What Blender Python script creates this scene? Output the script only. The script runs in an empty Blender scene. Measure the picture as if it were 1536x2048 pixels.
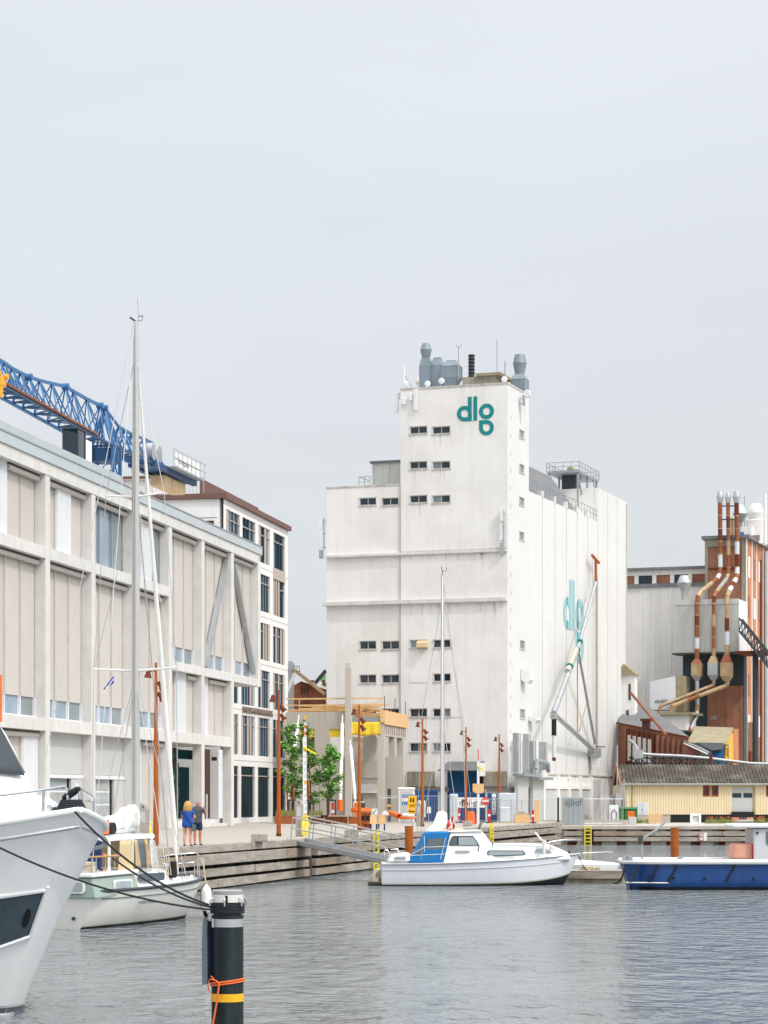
import bpy, math, random
from mathutils import Vector, Matrix
random.seed(7)
R = math.radians
scene = bpy.context.scene
COL = scene.collection

# ------------------------------------------------------------------ camera
F, CX, HY, CZ = 4758.0, 768.0, 1597.0, 3.6     # focal length (photo px), centre column, horizon row, eye height above the water
cam_d = bpy.data.cameras.new('camera')
cam = bpy.data.objects.new('camera', cam_d); COL.objects.link(cam)
cam.location = (0, 0, CZ); cam.rotation_euler = (R(90), 0, 0)
cam_d.sensor_fit = 'VERTICAL'; cam_d.sensor_height = 36.0
cam_d.lens = 36.0 * F / 2048.0
cam_d.shift_y = (HY - 1024.0) / 2048.0
cam_d.clip_start = 0.5; cam_d.clip_end = 6000
scene.camera = cam

# ------------------------------------------------------------------ sky and sun
SUN_EL, SUN_AZ = R(49), R(-40)      # azimuth from +X towards +Y
sun_d = bpy.data.lights.new('sun', 'SUN'); sun_d.energy = 1.3; sun_d.angle = R(2.0); sun_d.color = (1.0, 0.985, 0.96)
sun = bpy.data.objects.new('sun', sun_d); COL.objects.link(sun)
sdir = Vector((math.cos(SUN_EL) * math.cos(SUN_AZ), math.cos(SUN_EL) * math.sin(SUN_AZ), math.sin(SUN_EL)))
sun.rotation_euler = sdir.to_track_quat('Z', 'Y').to_euler(); sun.location = sdir * 200

w = bpy.data.worlds.new('World'); scene.world = w; w.use_nodes = True
nt = w.node_tree; nt.nodes.clear()
def N(tree, kind, **kw):
    n = tree.nodes.new(kind)
    for k, v in kw.items():
        if k.startswith('i_'): n.inputs[k[2:].replace('_', ' ')].default_value = v
        else: setattr(n, k, v)
    return n
sky = N(nt, 'ShaderNodeTexSky', sky_type='NISHITA', sun_disc=False, sun_elevation=SUN_EL, sun_rotation=R(90) - SUN_AZ,
        air_density=1.0, dust_density=8.0, ozone_density=1.0, altitude=0)
# a thin bright overcast: luminance rises from the horizon to the zenith (CIE overcast law), veiling the hazy sky with its sun glow
tc = N(nt, 'ShaderNodeTexCoord'); sep = N(nt, 'ShaderNodeSeparateXYZ'); nt.links.new(tc.outputs['Generated'], sep.inputs[0])
mx = N(nt, 'ShaderNodeMath', operation='MAXIMUM'); mx.inputs[1].default_value = 0; nt.links.new(sep.outputs['Z'], mx.inputs[0])
pw = N(nt, 'ShaderNodeMath', operation='POWER'); pw.inputs[1].default_value = 2.5; nt.links.new(mx.outputs[0], pw.inputs[0])
ml = N(nt, 'ShaderNodeMath', operation='MULTIPLY_ADD'); ml.inputs[1].default_value = 3.0; nt.links.new(pw.outputs[0], ml.inputs[0])
hz = N(nt, 'ShaderNodeMath', operation='SUBTRACT'); hz.inputs[0].default_value = 1.0; nt.links.new(mx.outputs[0], hz.inputs[1])
hp = N(nt, 'ShaderNodeMath', operation='POWER'); hp.inputs[1].default_value = 9.0; nt.links.new(hz.outputs[0], hp.inputs[0])      # pale haze low on the horizon
ha = N(nt, 'ShaderNodeMath', operation='MULTIPLY_ADD'); ha.inputs[1].default_value = 0.22; ha.inputs[2].default_value = 1.0; nt.links.new(hp.outputs[0], ha.inputs[0]); nt.links.new(ha.outputs[0], ml.inputs[2])
cl = N(nt, 'ShaderNodeTexNoise'); cl.inputs['Scale'].default_value = 3.5; cl.inputs['Detail'].default_value = 4
cm = N(nt, 'ShaderNodeMapping'); cm.inputs['Scale'].default_value = (1, 1, 4); nt.links.new(tc.outputs['Generated'], cm.inputs['Vector']); nt.links.new(cm.outputs[0], cl.inputs['Vector'])
cmr = N(nt, 'ShaderNodeMapRange'); cmr.inputs['To Min'].default_value = 0.90; cmr.inputs['To Max'].default_value = 1.10
nt.links.new(cl.outputs['Fac'], cmr.inputs['Value'])
m2 = N(nt, 'ShaderNodeMath', operation='MULTIPLY'); nt.links.new(ml.outputs[0], m2.inputs[0]); nt.links.new(cmr.outputs[0], m2.inputs[1])
cm2 = N(nt, 'ShaderNodeMix', data_type='RGBA'); nt.links.new(hp.outputs[0], cm2.inputs[0]); cm2.inputs[6].default_value = (5.32, 5.33, 5.26, 1); cm2.inputs[7].default_value = (5.12, 5.40, 5.90, 1)
oc = N(nt, 'ShaderNodeVectorMath', operation='SCALE'); nt.links.new(cm2.outputs[2], oc.inputs[0]); nt.links.new(m2.outputs[0], oc.inputs['Scale'])
mix = N(nt, 'ShaderNodeMix', data_type='RGBA', blend_type='ADD'); mix.inputs[0].default_value = 1.0
sk = N(nt, 'ShaderNodeVectorMath', operation='MULTIPLY'); sk.inputs[1].default_value = (0.58, 0.63, 0.67); nt.links.new(sky.outputs[0], sk.inputs[0]); nt.links.new(sk.outputs[0], mix.inputs[6]); nt.links.new(oc.outputs[0], mix.inputs[7])
bg = N(nt, 'ShaderNodeBackground'); bg.inputs['Strength'].default_value = 0.1
nt.links.new(mix.outputs[2], bg.inputs['Color'])
out = N(nt, 'ShaderNodeOutputWorld'); nt.links.new(bg.outputs[0], out.inputs[0])

vs = scene.view_settings
vs.view_transform = 'Standard'; vs.look = 'None'; vs.exposure = 0.17; vs.gamma = 1.0; vs.use_curve_mapping = False
scene.render.engine = 'CYCLES'
scene.cycles.max_bounces = 6; scene.cycles.use_denoising = True
scene.render.resolution_x, scene.render.resolution_y = 768, 1024

# ------------------------------------------------------------------ helpers
def lin(h):
    h = h.lstrip('#')
    return tuple((c / 12.92 if c <= 0.04045 else ((c + 0.055) / 1.055) ** 2.4) for c in (int(h[i:i + 2], 16) / 255 for i in (0, 2, 4)))
MATS = {}
def M(name, hexc, rough=0.75, var=0.10, scale=1.5, streak=0.0, dirt=None, dirt_amt=0.0, metal=0.0, bump=0.0, bscale=None, spec=0.35, detail=5, coat=0.0, stretch=(1, 1, 1), blotch=0.0, obj=0.035):
    """procedural surface: base colour with noise, optional vertical rain streaks and stains"""
    m = bpy.data.materials.new(name); m.use_nodes = True; t = m.node_tree
    b = t.nodes['Principled BSDF']; c = lin(hexc)
    tco = N(t, 'ShaderNodeTexCoord'); mp = N(t, 'ShaderNodeMapping'); mp.inputs['Scale'].default_value = stretch
    t.links.new(tco.outputs['Object'], mp.inputs['Vector'])
    no = N(t, 'ShaderNodeTexNoise'); no.inputs['Scale'].default_value = scale; no.inputs['Detail'].default_value = detail; no.inputs['Roughness'].default_value = 0.62
    t.links.new(mp.outputs[0], no.inputs['Vector'])
    mr = N(t, 'ShaderNodeMapRange'); mr.inputs['From Min'].default_value = 0.3; mr.inputs['From Max'].default_value = 0.7
    mr.inputs['To Min'].default_value = 1 - var; mr.inputs['To Max'].default_value = 1 + var * 0.6
    t.links.new(no.outputs['Fac'], mr.inputs['Value'])
    vm = N(t, 'ShaderNodeVectorMath', operation='SCALE'); vm.inputs[0].default_value = c; 
    oi = N(t, 'ShaderNodeObjectInfo'); ov = N(t, 'ShaderNodeMapRange'); ov.inputs['To Min'].default_value = 1 - obj; ov.inputs['To Max'].default_value = 1 + obj; t.links.new(oi.outputs['Random'], ov.inputs['Value'])   # pieces differ a little
    om = N(t, 'ShaderNodeMath', operation='MULTIPLY'); t.links.new(mr.outputs[0], om.inputs[0]); t.links.new(ov.outputs[0], om.inputs[1]); t.links.new(om.outputs[0], vm.inputs['Scale'])
    cur = vm.outputs[0]
    if dirt and (streak or dirt_amt):
        mp2 = N(t, 'ShaderNodeMapping'); mp2.inputs['Scale'].default_value = (1.6, 1.6, 0.09) if streak else (0.5, 0.5, 0.5)
        t.links.new(tco.outputs['Object'], mp2.inputs['Vector'])
        n2 = N(t, 'ShaderNodeTexNoise'); n2.inputs['Scale'].default_value = 1.3; n2.inputs['Detail'].default_value = 6; n2.inputs['Roughness'].default_value = 0.7
        t.links.new(mp2.outputs[0], n2.inputs['Vector'])
        r2 = N(t, 'ShaderNodeMapRange'); r2.inputs['From Min'].default_value = 0.48; r2.inputs['From Max'].default_value = 0.75
        r2.inputs['To Max'].default_value = streak or dirt_amt
        t.links.new(n2.outputs['Fac'], r2.inputs['Value'])
        mm = N(t, 'ShaderNodeMix', data_type='RGBA'); t.links.new(r2.outputs[0], mm.inputs[0]); t.links.new(cur, mm.inputs[6]); mm.inputs[7].default_value = (*lin(dirt), 1)
        cur = mm.outputs[2]
    if blotch:        # broad uneven weathering
        n4 = N(t, 'ShaderNodeTexNoise'); n4.inputs['Scale'].default_value = 0.16; n4.inputs['Detail'].default_value = 7; n4.inputs['Roughness'].default_value = 0.68; t.links.new(tco.outputs['Object'], n4.inputs['Vector'])
        r4 = N(t, 'ShaderNodeMapRange'); r4.inputs['From Min'].default_value = 0.45; r4.inputs['From Max'].default_value = 0.72; r4.inputs['To Max'].default_value = blotch; t.links.new(n4.outputs['Fac'], r4.inputs['Value'])
        m4 = N(t, 'ShaderNodeMix', data_type='RGBA'); t.links.new(r4.outputs[0], m4.inputs[0]); t.links.new(cur, m4.inputs[6]); m4.inputs[7].default_value = (*lin(dirt), 1); cur = m4.outputs[2]
    t.links.new(cur, b.inputs['Base Color'])
    b.inputs['Roughness'].default_value = rough; b.inputs['Metallic'].default_value = metal
    b.inputs['Specular IOR Level'].default_value = spec
    if coat: b.inputs['Coat Weight'].default_value = coat; b.inputs['Coat Roughness'].default_value = 0.08
    if bump:
        n3 = N(t, 'ShaderNodeTexNoise'); n3.inputs['Scale'].default_value = bscale or scale * 6; n3.inputs['Detail'].default_value = 4
        t.links.new(mp.outputs[0], n3.inputs['Vector'])
        bp = N(t, 'ShaderNodeBump'); bp.inputs['Strength'].default_value = bump; bp.inputs['Distance'].default_value = 0.03
        t.links.new(n3.outputs['Fac'], bp.inputs['Height']); t.links.new(bp.outputs[0], b.inputs['Normal'])
    MATS[name] = m
    return m

class MB:
    """collects faces, build() links them as one mesh object"""
    def __init__(s): s.v = []; s.f = []
    def face(s, *pts):
        n = len(s.v); s.v += [tuple(p) for p in pts]; s.f.append(tuple(range(n, n + len(pts)))); return s
    def box(s, x0, x1, y0, y1, z0, z1):
        n = len(s.v)
        s.v += [(x0, y0, z0), (x1, y0, z0), (x1, y1, z0), (x0, y1, z0), (x0, y0, z1), (x1, y0, z1), (x1, y1, z1), (x0, y1, z1)]
        s.f += [tuple(n + i for i in q) for q in ((0, 3, 2, 1), (4, 5, 6, 7), (0, 1, 5, 4), (1, 2, 6, 5), (2, 3, 7, 6), (3, 0, 4, 7))]
        return s
    def prism(s, poly, axis, a0, a1):
        mk = {'x': lambda p, a: (a, p[0], p[1]), 'y': lambda p, a: (p[0], a, p[1]), 'z': lambda p, a: (p[0], p[1], a)}[axis]
        n = len(s.v); k = len(poly)
        s.v += [mk(p, a0) for p in poly] + [mk(p, a1) for p in poly]
        s.f.append(tuple(n + i for i in range(k))); s.f.append(tuple(n + k + i for i in reversed(range(k))))
        for i in range(k): j = (i + 1) % k; s.f.append((n + i, n + k + i, n + k + j, n + j))
        return s
    def bar(s, p, q, wd, ht=None, up=(0, 0, 1)):
        """rectangular bar from p to q"""
        p = Vector(p); q = Vector(q); ht = ht or wd; d = (q - p)
        if d.length < 1e-6: return s
        d.normalize(); u = Vector(up)
        if abs(d.dot(u)) > 0.98: u = Vector((1, 0, 0))
        a = d.cross(u).normalized() * wd / 2; b = a.cross(d).normalized() * ht / 2
        n = len(s.v)
        for c in (p, q): s.v += [tuple(c - a - b), tuple(c + a - b), tuple(c + a + b), tuple(c - a + b)]
        s.f += [tuple(n + i for i in t) for t in ((0, 3, 2, 1), (4, 5, 6, 7), (0, 1, 5, 4), (1, 2, 6, 5), (2, 3, 7, 6), (3, 0, 4, 7))]
        return s
    def tube(s, pts, r, n=8, cap=True):
        """round tube along pts; r is a radius or one per point"""
        pts = [Vector(p) for p in pts]; k = len(pts)
        rr = r if isinstance(r, (list, tuple)) else [r] * k
        base = len(s.v); prev = None
        for i, p in enumerate(pts):
            d = (pts[min(i + 1, k - 1)] - pts[max(i - 1, 0)])
            if d.length < 1e-9: d = Vector((0, 0, 1))
            d.normalize()
            if prev is None:
                u = Vector((0, 0, 1)) if abs(d.z) < 0.95 else Vector((1, 0, 0)); a = d.cross(u).normalized()
            else:
                a = (prev - d * prev.dot(d))
                a = a.normalized() if a.length > 1e-6 else d.cross(Vector((1, 0, 0))).normalized()
            prev = a; b = d.cross(a)
            for j in range(n):
                an = 2 * math.pi * j / n
                s.v.append(tuple(p + (a * math.cos(an) + b * math.sin(an)) * rr[i]))
        for i in range(k - 1):
            for j in range(n):
                j2 = (j + 1) % n
                s.f.append((base + i * n + j, base + i * n + j2, base + (i + 1) * n + j2, base + (i + 1) * n + j))
        if cap:
            s.f.append(tuple(base + j for j in reversed(range(n)))); s.f.append(tuple(base + (k - 1) * n + j for j in range(n)))
        return s
    def lathe(s, prof, c=(0, 0, 0), n=20, sq=False):
        """profile [(r, z)] turned about a vertical axis at c; sq=True gives a square section"""
        if sq: n = 4
        base = len(s.v)
        for r, z in prof:
            for j in range(n):
                an = 2 * math.pi * (j + (0.5 if sq else 0)) / n; q = r * (math.sqrt(2) if sq else 1)
                s.v.append((c[0] + q * math.cos(an), c[1] + q * math.sin(an), c[2] + z))
        k = len(prof)
        for i in range(k - 1):
            for j in range(n):
                j2 = (j + 1) % n
                s.f.append((base + i * n + j, base + i * n + j2, base + (i + 1) * n + j2, base + (i + 1) * n + j))
        s.f.append(tuple(base + j for j in reversed(range(n)))); s.f.append(tuple(base + (k - 1) * n + j for j in range(n)))
        return s
    def grid(s, fn, nu, nv):
        base = len(s.v)
        for i in range(nu + 1):
            for j in range(nv + 1): s.v.append(tuple(fn(i / nu, j / nv)))
        for i in range(nu):
            for j in range(nv):
                a = base + i * (nv + 1) + j; s.f.append((a, a + 1, a + nv + 2, a + nv + 1))
        return s
    def xf(s, m, start=0):
        for i in range(start, len(s.v)): s.v[i] = tuple(m @ Vector(s.v[i]))
        return s
    def mesh(s, name):
        me = bpy.data.meshes.new(name); me.from_pydata(s.v, [], s.f); me.validate(); me.update(); return me
    def build(s, name, mat, parent=None, smooth=False, bevel=0.0, kind=None, label=None, solid=0.0, weld=False, subsurf=0):
        me = s.mesh(name); o = bpy.data.objects.new(name, me); COL.objects.link(o)
        me.materials.append(MATS[mat] if isinstance(mat, str) else mat)
        if smooth:
            me.polygons.foreach_set('use_smooth', [True] * len(me.polygons))
            if smooth != 'all':
                me.set_sharp_from_angle(angle=R(38))
        if parent: o.parent = parent
        if weld: md = o.modifiers.new('weld', 'WELD'); md.merge_threshold = 0.0005
        if solid: md = o.modifiers.new('solid', 'SOLIDIFY'); md.thickness = solid; md.offset = 0
        if subsurf: md = o.modifiers.new('sub', 'SUBSURF'); md.levels = md.render_levels = subsurf
        if bevel: md = o.modifiers.new('bevel', 'BEVEL'); md.width = bevel; md.segments = 2; md.limit_method = 'ANGLE'; md.angle_limit = R(40)
        if kind: o['kind'] = kind
        if label: o['label'] = label
        return o

def tag(o, label, cat, group=None):
    o['label'] = label; o['category'] = cat
    if group: o['group'] = group
    return o
def thing(name, label, cat, loc=(0, 0, 0), rz=0.0, group=None):
    o = bpy.data.objects.new(name, None); COL.objects.link(o); o.empty_display_size = 0.3
    o.location = loc; o.rotation_euler = (0, 0, rz)
    return tag(o, label, cat, group)
def inst(src, parent, loc=(0, 0, 0), rot=(0, 0, 0), scale=None, name=None):
    """another object sharing src's mesh"""
    o = src.copy(); COL.objects.link(o); o.parent = parent; o.location = loc; o.rotation_euler = rot
    if scale: o.scale = scale
    if name: o.name = name
    return o
def copy_tree(o, label=None, loc=None, rz=None, parent=None):
    c = o.copy(); COL.objects.link(c); c.parent = parent
    for ch in [x for x in bpy.data.objects if x.parent is o]: copy_tree(ch, parent=c)
    if label: c['label'] = label
    if loc is not None: c.location = loc
    if rz is not None: c.rotation_euler = (0, 0, rz)
    return c

def P(x, y, d): return Vector(((x - CX) / F * d, d, CZ - (y - HY) / F * d))          # photo point at distance d
def G(x, y, z=1.75): return P(x, y, (CZ - z) * F / (y - HY))                           # photo point on a level surface
class Frame:
    """a building's own axes: origin on plan, heading of its local x axis"""
    def __init__(s, X, Y, rz, z=0.0):
        s.X, s.Y, s.rz, s.z = X, Y, rz, z; s.c, s.s = math.cos(rz), math.sin(rz)
    def loc(s): return (s.X, s.Y, s.z)
    def w(s, x, y, z): return Vector((s.X + x * s.c - y * s.s, s.Y + x * s.s + y * s.c, s.z + z))
    def onY(s, px, py, y=0.0):     # meet the plane local y = const -> (x, z)
        k = (px - CX) / F; ox, oy = s.X - y * s.s, s.Y + y * s.c
        x = (k * oy - ox) / (s.c - k * s.s); d = oy + x * s.s
        return x, CZ - (py - HY) / F * d - s.z
    def onX(s, px, py, x=0.0):     # meet the plane local x = const -> (y, z)
        k = (px - CX) / F; ox, oy = s.X + x * s.c, s.Y + x * s.s
        y = (k * oy - ox) / (-s.s - k * s.c); d = oy + y * s.c
        return y, CZ - (py - HY) / F * d - s.z
def cutwall(mb, m, u0, u1, z0, z1, holes, dep=0.25, thick=None):
    """a wall sheet with openings and their reveals; m(u, z, depth) -> local point"""
    us = sorted({u0, u1, *[h[0] for h in holes], *[h[1] for h in holes]}); zs = sorted({z0, z1, *[h[2] for h in holes], *[h[3] for h in holes]})
    us = [u for u in us if u0 - 1e-6 <= u <= u1 + 1e-6]; zs = [z for z in zs if z0 - 1e-6 <= z <= z1 + 1e-6]
    for i in range(len(us) - 1):
        for j in range(len(zs) - 1):
            cu, cz = (us[i] + us[i + 1]) / 2, (zs[j] + zs[j + 1]) / 2
            if any(h[0] < cu < h[1] and h[2] < cz < h[3] for h in holes): continue
            mb.face(m(us[i], zs[j], 0), m(us[i + 1], zs[j], 0), m(us[i + 1], zs[j + 1], 0), m(us[i], zs[j + 1], 0))
    for a, b, c, d in holes:
        for p, q in (((a, c), (b, c)), ((b, c), (b, d)), ((b, d), (a, d)), ((a, d), (a, c))):
            mb.face(m(*p, 0), m(*q, 0), m(*q, dep), m(*p, dep))
    return mb
def rebox(mb, m, u0, u1, z0, z1, d0, d1):
    """box in wall coordinates (along, up, depth)"""
    a = [m(u, z, d) for d in (d0, d1) for (u, z) in ((u0, z0), (u1, z0), (u1, z1), (u0, z1))]
    n = len(mb.v); mb.v += [tuple(p) for p in a]
    mb.f += [tuple(n + i for i in q) for q in ((0, 1, 2, 3), (7, 6, 5, 4), (0, 4, 5, 1), (1, 5, 6, 2), (2, 6, 7, 3), (3, 7, 4, 0))]
    return mb
def text_mesh(s, size, depth=0.01, align='CENTER'):
    cu = bpy.data.curves.new('lettering', 'FONT'); cu.body = s; cu.size = size; cu.extrude = depth; cu.align_x = align; cu.align_y = 'CENTER'
    o = bpy.data.objects.new('lettering', cu); COL.objects.link(o)
    dg = bpy.context.evaluated_depsgraph_get(); me = bpy.data.meshes.new_from_object(o.evaluated_get(dg))
    bpy.data.objects.remove(o); bpy.data.curves.remove(cu); me.materials.clear(); return me
def lettering(s, size, mat, parent, loc, rot, sx=1.0, depth=0.01, align='CENTER', name='lettering'):
    me = text_mesh(s, size, depth, align); me.materials.append(MATS[mat]); o = bpy.data.objects.new(name, me); COL.objects.link(o)
    o.parent = parent; o.location = loc; o.rotation_euler = rot; o.scale = (sx, 1, 1); return o

# ------------------------------------------------------------------ materials
M('concrete', '#d0cfcc', 0.85, 0.10, 0.9, streak=0.35, dirt='#a5a199', bump=0.15, bscale=9)
M('concrete_new', '#bdb5aa', 0.85, 0.07, 0.5, streak=0.2, dirt='#a59d92', bump=0.1, bscale=9)
M('concrete_dirty', '#989384', 0.9, 0.25, 0.7, streak=0.9, dirt='#5f5a44', bump=0.2)
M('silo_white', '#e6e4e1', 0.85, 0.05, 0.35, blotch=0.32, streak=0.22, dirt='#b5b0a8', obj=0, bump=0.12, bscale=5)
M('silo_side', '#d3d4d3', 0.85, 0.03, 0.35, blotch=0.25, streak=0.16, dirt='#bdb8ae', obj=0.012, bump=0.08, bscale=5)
M('silo_stain', '#c2bfb8', 0.9, 0.25, 1.2, streak=0.8, dirt='#837c6c')
M('mast_grey', '#bfc1c3', 0.35, 0.05, 2, metal=0.3)
M('vent_metal', '#84919a', 0.5, 0.15, 1.2, metal=0.2, streak=0.4, dirt='#65737b')
M('gelcoat_cool', '#dce0e6', 0.3, 0.04, 0.8, streak=0.2, dirt='#c2c4c0', spec=0.5)
M('panel_beige', '#c0bbb6', 0.7, 0.03, 0.7, bump=0.03)
M('panel_white', '#dcdee2', 0.55, 0.03, 0.8)
M('panel_grey', '#bcbdbd', 0.6, 0.03, 0.8)
M('fascia_blue', '#b3bcc0', 0.5, 0.05, 0.8, streak=0.2, dirt='#9ba6ab')
M('screen_grey', '#aab1b3', 0.6, 0.06, 0.8)
M('metal_grey', '#9aa1a5', 0.5, 0.08, 2.0, metal=0.3)
M('metal_dark', '#3d4347', 0.5, 0.1, 2)
M('metal_galv', '#b2b6b8', 0.42, 0.12, 1.2, metal=0.55, streak=0.3, dirt='#7d888e')
M('steel', '#c9ccce', 0.22, 0.05, 3, metal=0.95)
M('steel_matt', '#b9bcbe', 0.42, 0.08, 3, metal=0.6)
M('brown_panel', '#b2a49b', 0.6, 0.08, 1.0)
M('brown_dark', '#4a2f22', 0.65, 0.12, 1.5)
M('brown_cap', '#6d5148', 0.6, 0.1, 1.0)
M('office_white', '#e2e2e1', 0.7, 0.05, 0.8, streak=0.15, dirt='#bfbfbd', bump=0.05)
M('black', '#15181a', 0.6, 0.15, 3)
M('gap_shade', '#22262a', 0.85, 0.2, 2)
M('mullion', '#3a4a57', 0.45, 0.05, 2)
M('window_white', '#d4d1cc', 0.7, 0.12, 3)
M('teal', '#12807f', 0.75, 0.08, 1.5, streak=0.2, dirt='#2e8f8d')
M('teal_faded', '#8fb9c0', 0.8, 0.05, 1.0, streak=0.2, dirt='#a9c6ca')
M('brick', '#9b6c57', 0.9, 0.22, 0.8, streak=0.45, dirt='#4d2d22', bump=0.3, bscale=12)
M('brick_orange', '#bd8261', 0.9, 0.16, 0.9, streak=0.4, dirt='#7d4630', bump=0.25, bscale=12)
M('brick_old', '#7a4a34', 0.92, 0.4, 0.5, dirt='#3d2a22', dirt_amt=0.8, bump=0.3)
M('rust', '#a85a22', 0.8, 0.25, 3, streak=0.5, dirt='#6f3a1c', bump=0.15)
M('rust_dark', '#6b3423', 0.85, 0.25, 3, streak=0.5, dirt='#46241b')
M('corten', '#9c5a33', 0.85, 0.2, 2.5, streak=0.5, dirt='#6d3f2b')
M('pipe_rust', '#925a3c', 0.65, 0.3, 1.6, streak=0.6, dirt='#6a3320', metal=0.2)
M('pipe_tan', '#b39b7a', 0.55, 0.25, 1.3, streak=0.6, dirt='#8c5a34', metal=0.3)
M('crane_blue', '#35699b', 0.45, 0.10, 2)
M('crane_blue_dark', '#23486f', 0.5, 0.12, 2)
M('crane_yellow', '#e0a32b', 0.5, 0.1, 2)
M('ballast', '#d2b893', 0.85, 0.1, 1)
M('yellow_tarp', '#e6c63a', 0.7, 0.10, 1.5)
M('yellow_paint', '#e8d32c', 0.6, 0.1, 3)
M('yellow_sign', '#eab020', 0.6, 0.2, 5, dirt='#8a6a1c', dirt_amt=0.35)
M('orange', '#e8702a', 0.6, 0.1, 3)
M('orange_rope', '#e8703a', 0.75, 0.15, 30)
M('red', '#d22a24', 0.55, 0.06, 3)
M('white', '#e8e8e6', 0.55, 0.04, 2)
M('white_plastic', '#dfe2e4', 0.5, 0.06, 2)
M('timber_new', '#dcb683', 0.8, 0.15, 2, stretch=(1, 1, 6))
M('timber_grey', '#a59d93', 0.9, 0.38, 1.6, dirt='#7d746a', dirt_amt=0.55, bump=0.35, bscale=14, stretch=(0.5, 3, 3))
M('timber_worn', '#998d7f', 0.9, 0.4, 1.3, dirt='#8a6a4c', dirt_amt=0.6, bump=0.35, bscale=14, stretch=(0.5, 3, 3))
M('timber_dark', '#3b3b33', 0.95, 0.3, 1.5, dirt='#5b5a2f', dirt_amt=0.6)
M('paving', '#a8a29a', 0.9, 0.09, 0.35, dirt='#b3aca2', dirt_amt=0.35, bump=0.1, bscale=8)
M('quay_concrete', '#b5afa6', 0.9, 0.18, 0.8, dirt='#857d71', dirt_amt=0.5, bump=0.15)
M('shed_gap_shade', '#b39c6c')  # darker backing tan, stands in for the shade between the boards
M('shed_yellow', '#e4d4b0', 0.75, 0.07, 1.0, streak=0.25, dirt='#c3ac74')
M('roof_tile', '#4e4841', 0.95, 0.4, 3.5, dirt='#918b7f', dirt_amt=0.7, bump=0.2)
M('roof_grey', '#75777a', 0.9, 0.2, 0.7, streak=0.4, dirt='#6e6f6e')
M('roof_moss', '#998f77', 0.95, 0.25, 1.2, dirt='#8a8266', dirt_amt=0.5)
M('white_wall', '#e2e0dc', 0.85, 0.05, 0.5, streak=0.35, dirt='#b6b2aa')
M('corr_grey', '#cdd0cc', 0.6, 0.06, 0.6, streak=0.45, dirt='#a08f72')
M('dark_clad', '#3f4a50', 0.8, 0.12, 0.6, streak=0.4, dirt='#2c3236')
M('window_red', '#8e2f22', 0.6, 0.1, 2)
M('container_blue', '#1f4f86', 0.55, 0.12, 1.0, streak=0.3, dirt='#173a63')
M('door_blue', '#1b5f93', 0.6, 0.1, 1.0, streak=0.3, dirt='#1c4a66')
M('green_bin', '#2f6b33', 0.5, 0.1, 2)
M('gelcoat', '#f5f6f6', 0.25, 0.02, 0.5, spec=0.5, coat=0.4)
M('gelcoat_old', '#eae9e3', 0.4, 0.05, 0.8, streak=0.15, dirt='#c3c0ae', spec=0.45)
M('gelcoat_shade', '#c9ccd0', 0.35, 0.03, 0.6)
M('hull_blue', '#133f7a', 0.35, 0.14, 0.8, spec=0.5, streak=0.3, dirt='#2a62a3')
M('hull_green', '#95a59c', 0.5, 0.05, 1)
M('antifoul', '#1d2427', 0.8, 0.2, 2)
M('canvas_blue', '#1a70ac', 0.8, 0.12, 1.2, bump=0.2, bscale=5)
M('canvas_navy', '#22345c', 0.85, 0.1, 2)
M('canvas_grey', '#3f464b', 0.85, 0.12, 1.5, bump=0.2, bscale=4)
M('canvas_beige', '#cdb792', 0.85, 0.1, 1.5, bump=0.2, bscale=4)
M('canvas_white', '#e4e3e0', 0.8, 0.06, 1.5, bump=0.5, bscale=3)
M('canvas_salmon', '#e0a58c', 0.8, 0.08, 2, bump=0.3, bscale=5)
M('rubber', '#1d2326', 0.55, 0.2, 3)
M('pile_black', '#0d181e', 0.5, 0.5, 2.2, bump=0.25, streak=0.5, dirt='#3c4a50')
M('scum', '#b5ab7e', 0.7, 0.3, 3)
M('stain', '#d6d2cb', 0.9, 0.15, 2)
M('rope_dark', '#23282e', 0.8, 0.25, 40)
M('rope_light', '#c7bda6', 0.85, 0.2, 30)
M('hose_yellow', '#e8d95a', 0.6, 0.1, 10)
M('fender_white', '#e6e6e4', 0.45, 0.05, 2)
M('fender_green', '#48584b', 0.6, 0.15, 2)
M('teak', '#b58a64', 0.7, 0.2, 6)
M('skin', '#d69a80', 0.6, 0.06, 8)
M('skin_tan', '#c27f63', 0.6, 0.06, 8)
M('hair_blond', '#c39a5a', 0.7, 0.35, 25)
M('shirt_blue', '#2351a3', 0.85, 0.10, 8)
M('shirt_grey', '#4c515c', 0.85, 0.10, 8)
M('shorts_navy', '#232f4a', 0.85, 0.10, 8)
M('shoe', '#1c2030', 0.7, 0.1, 8)
M('leaf_a', '#76a856', 0.6, 0.3, 3); M('leaf_b', '#94bf66', 0.6, 0.3, 3); M('leaf_c', '#4b7a3b', 0.6, 0.3, 3)
M('bark', '#6b4a35', 0.9, 0.2, 5)
M('grass', '#8c9255', 0.9, 0.3, 6)
M('flower_orange', '#d8632a', 0.8, 0.2, 6)
M('grey_post', '#aaa5a0', 0.5, 0.06, 2, metal=0.2)
M('acrylic', '#d4d4cf', 0.35, 0.1, 3)
M('sign_blue', '#3a78b0', 0.6, 0.05, 3)
M('print_grey', '#8b8580', 0.7, 0.2, 4)
M('letter_brown', '#85756b', 0.7, 0.1, 4)
M('graffiti', '#5b666c', 0.8, 0.1, 4)
M('pallet_wrap', '#c8d0d8', 0.4, 0.12, 1.5, bump=0.3)
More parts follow.
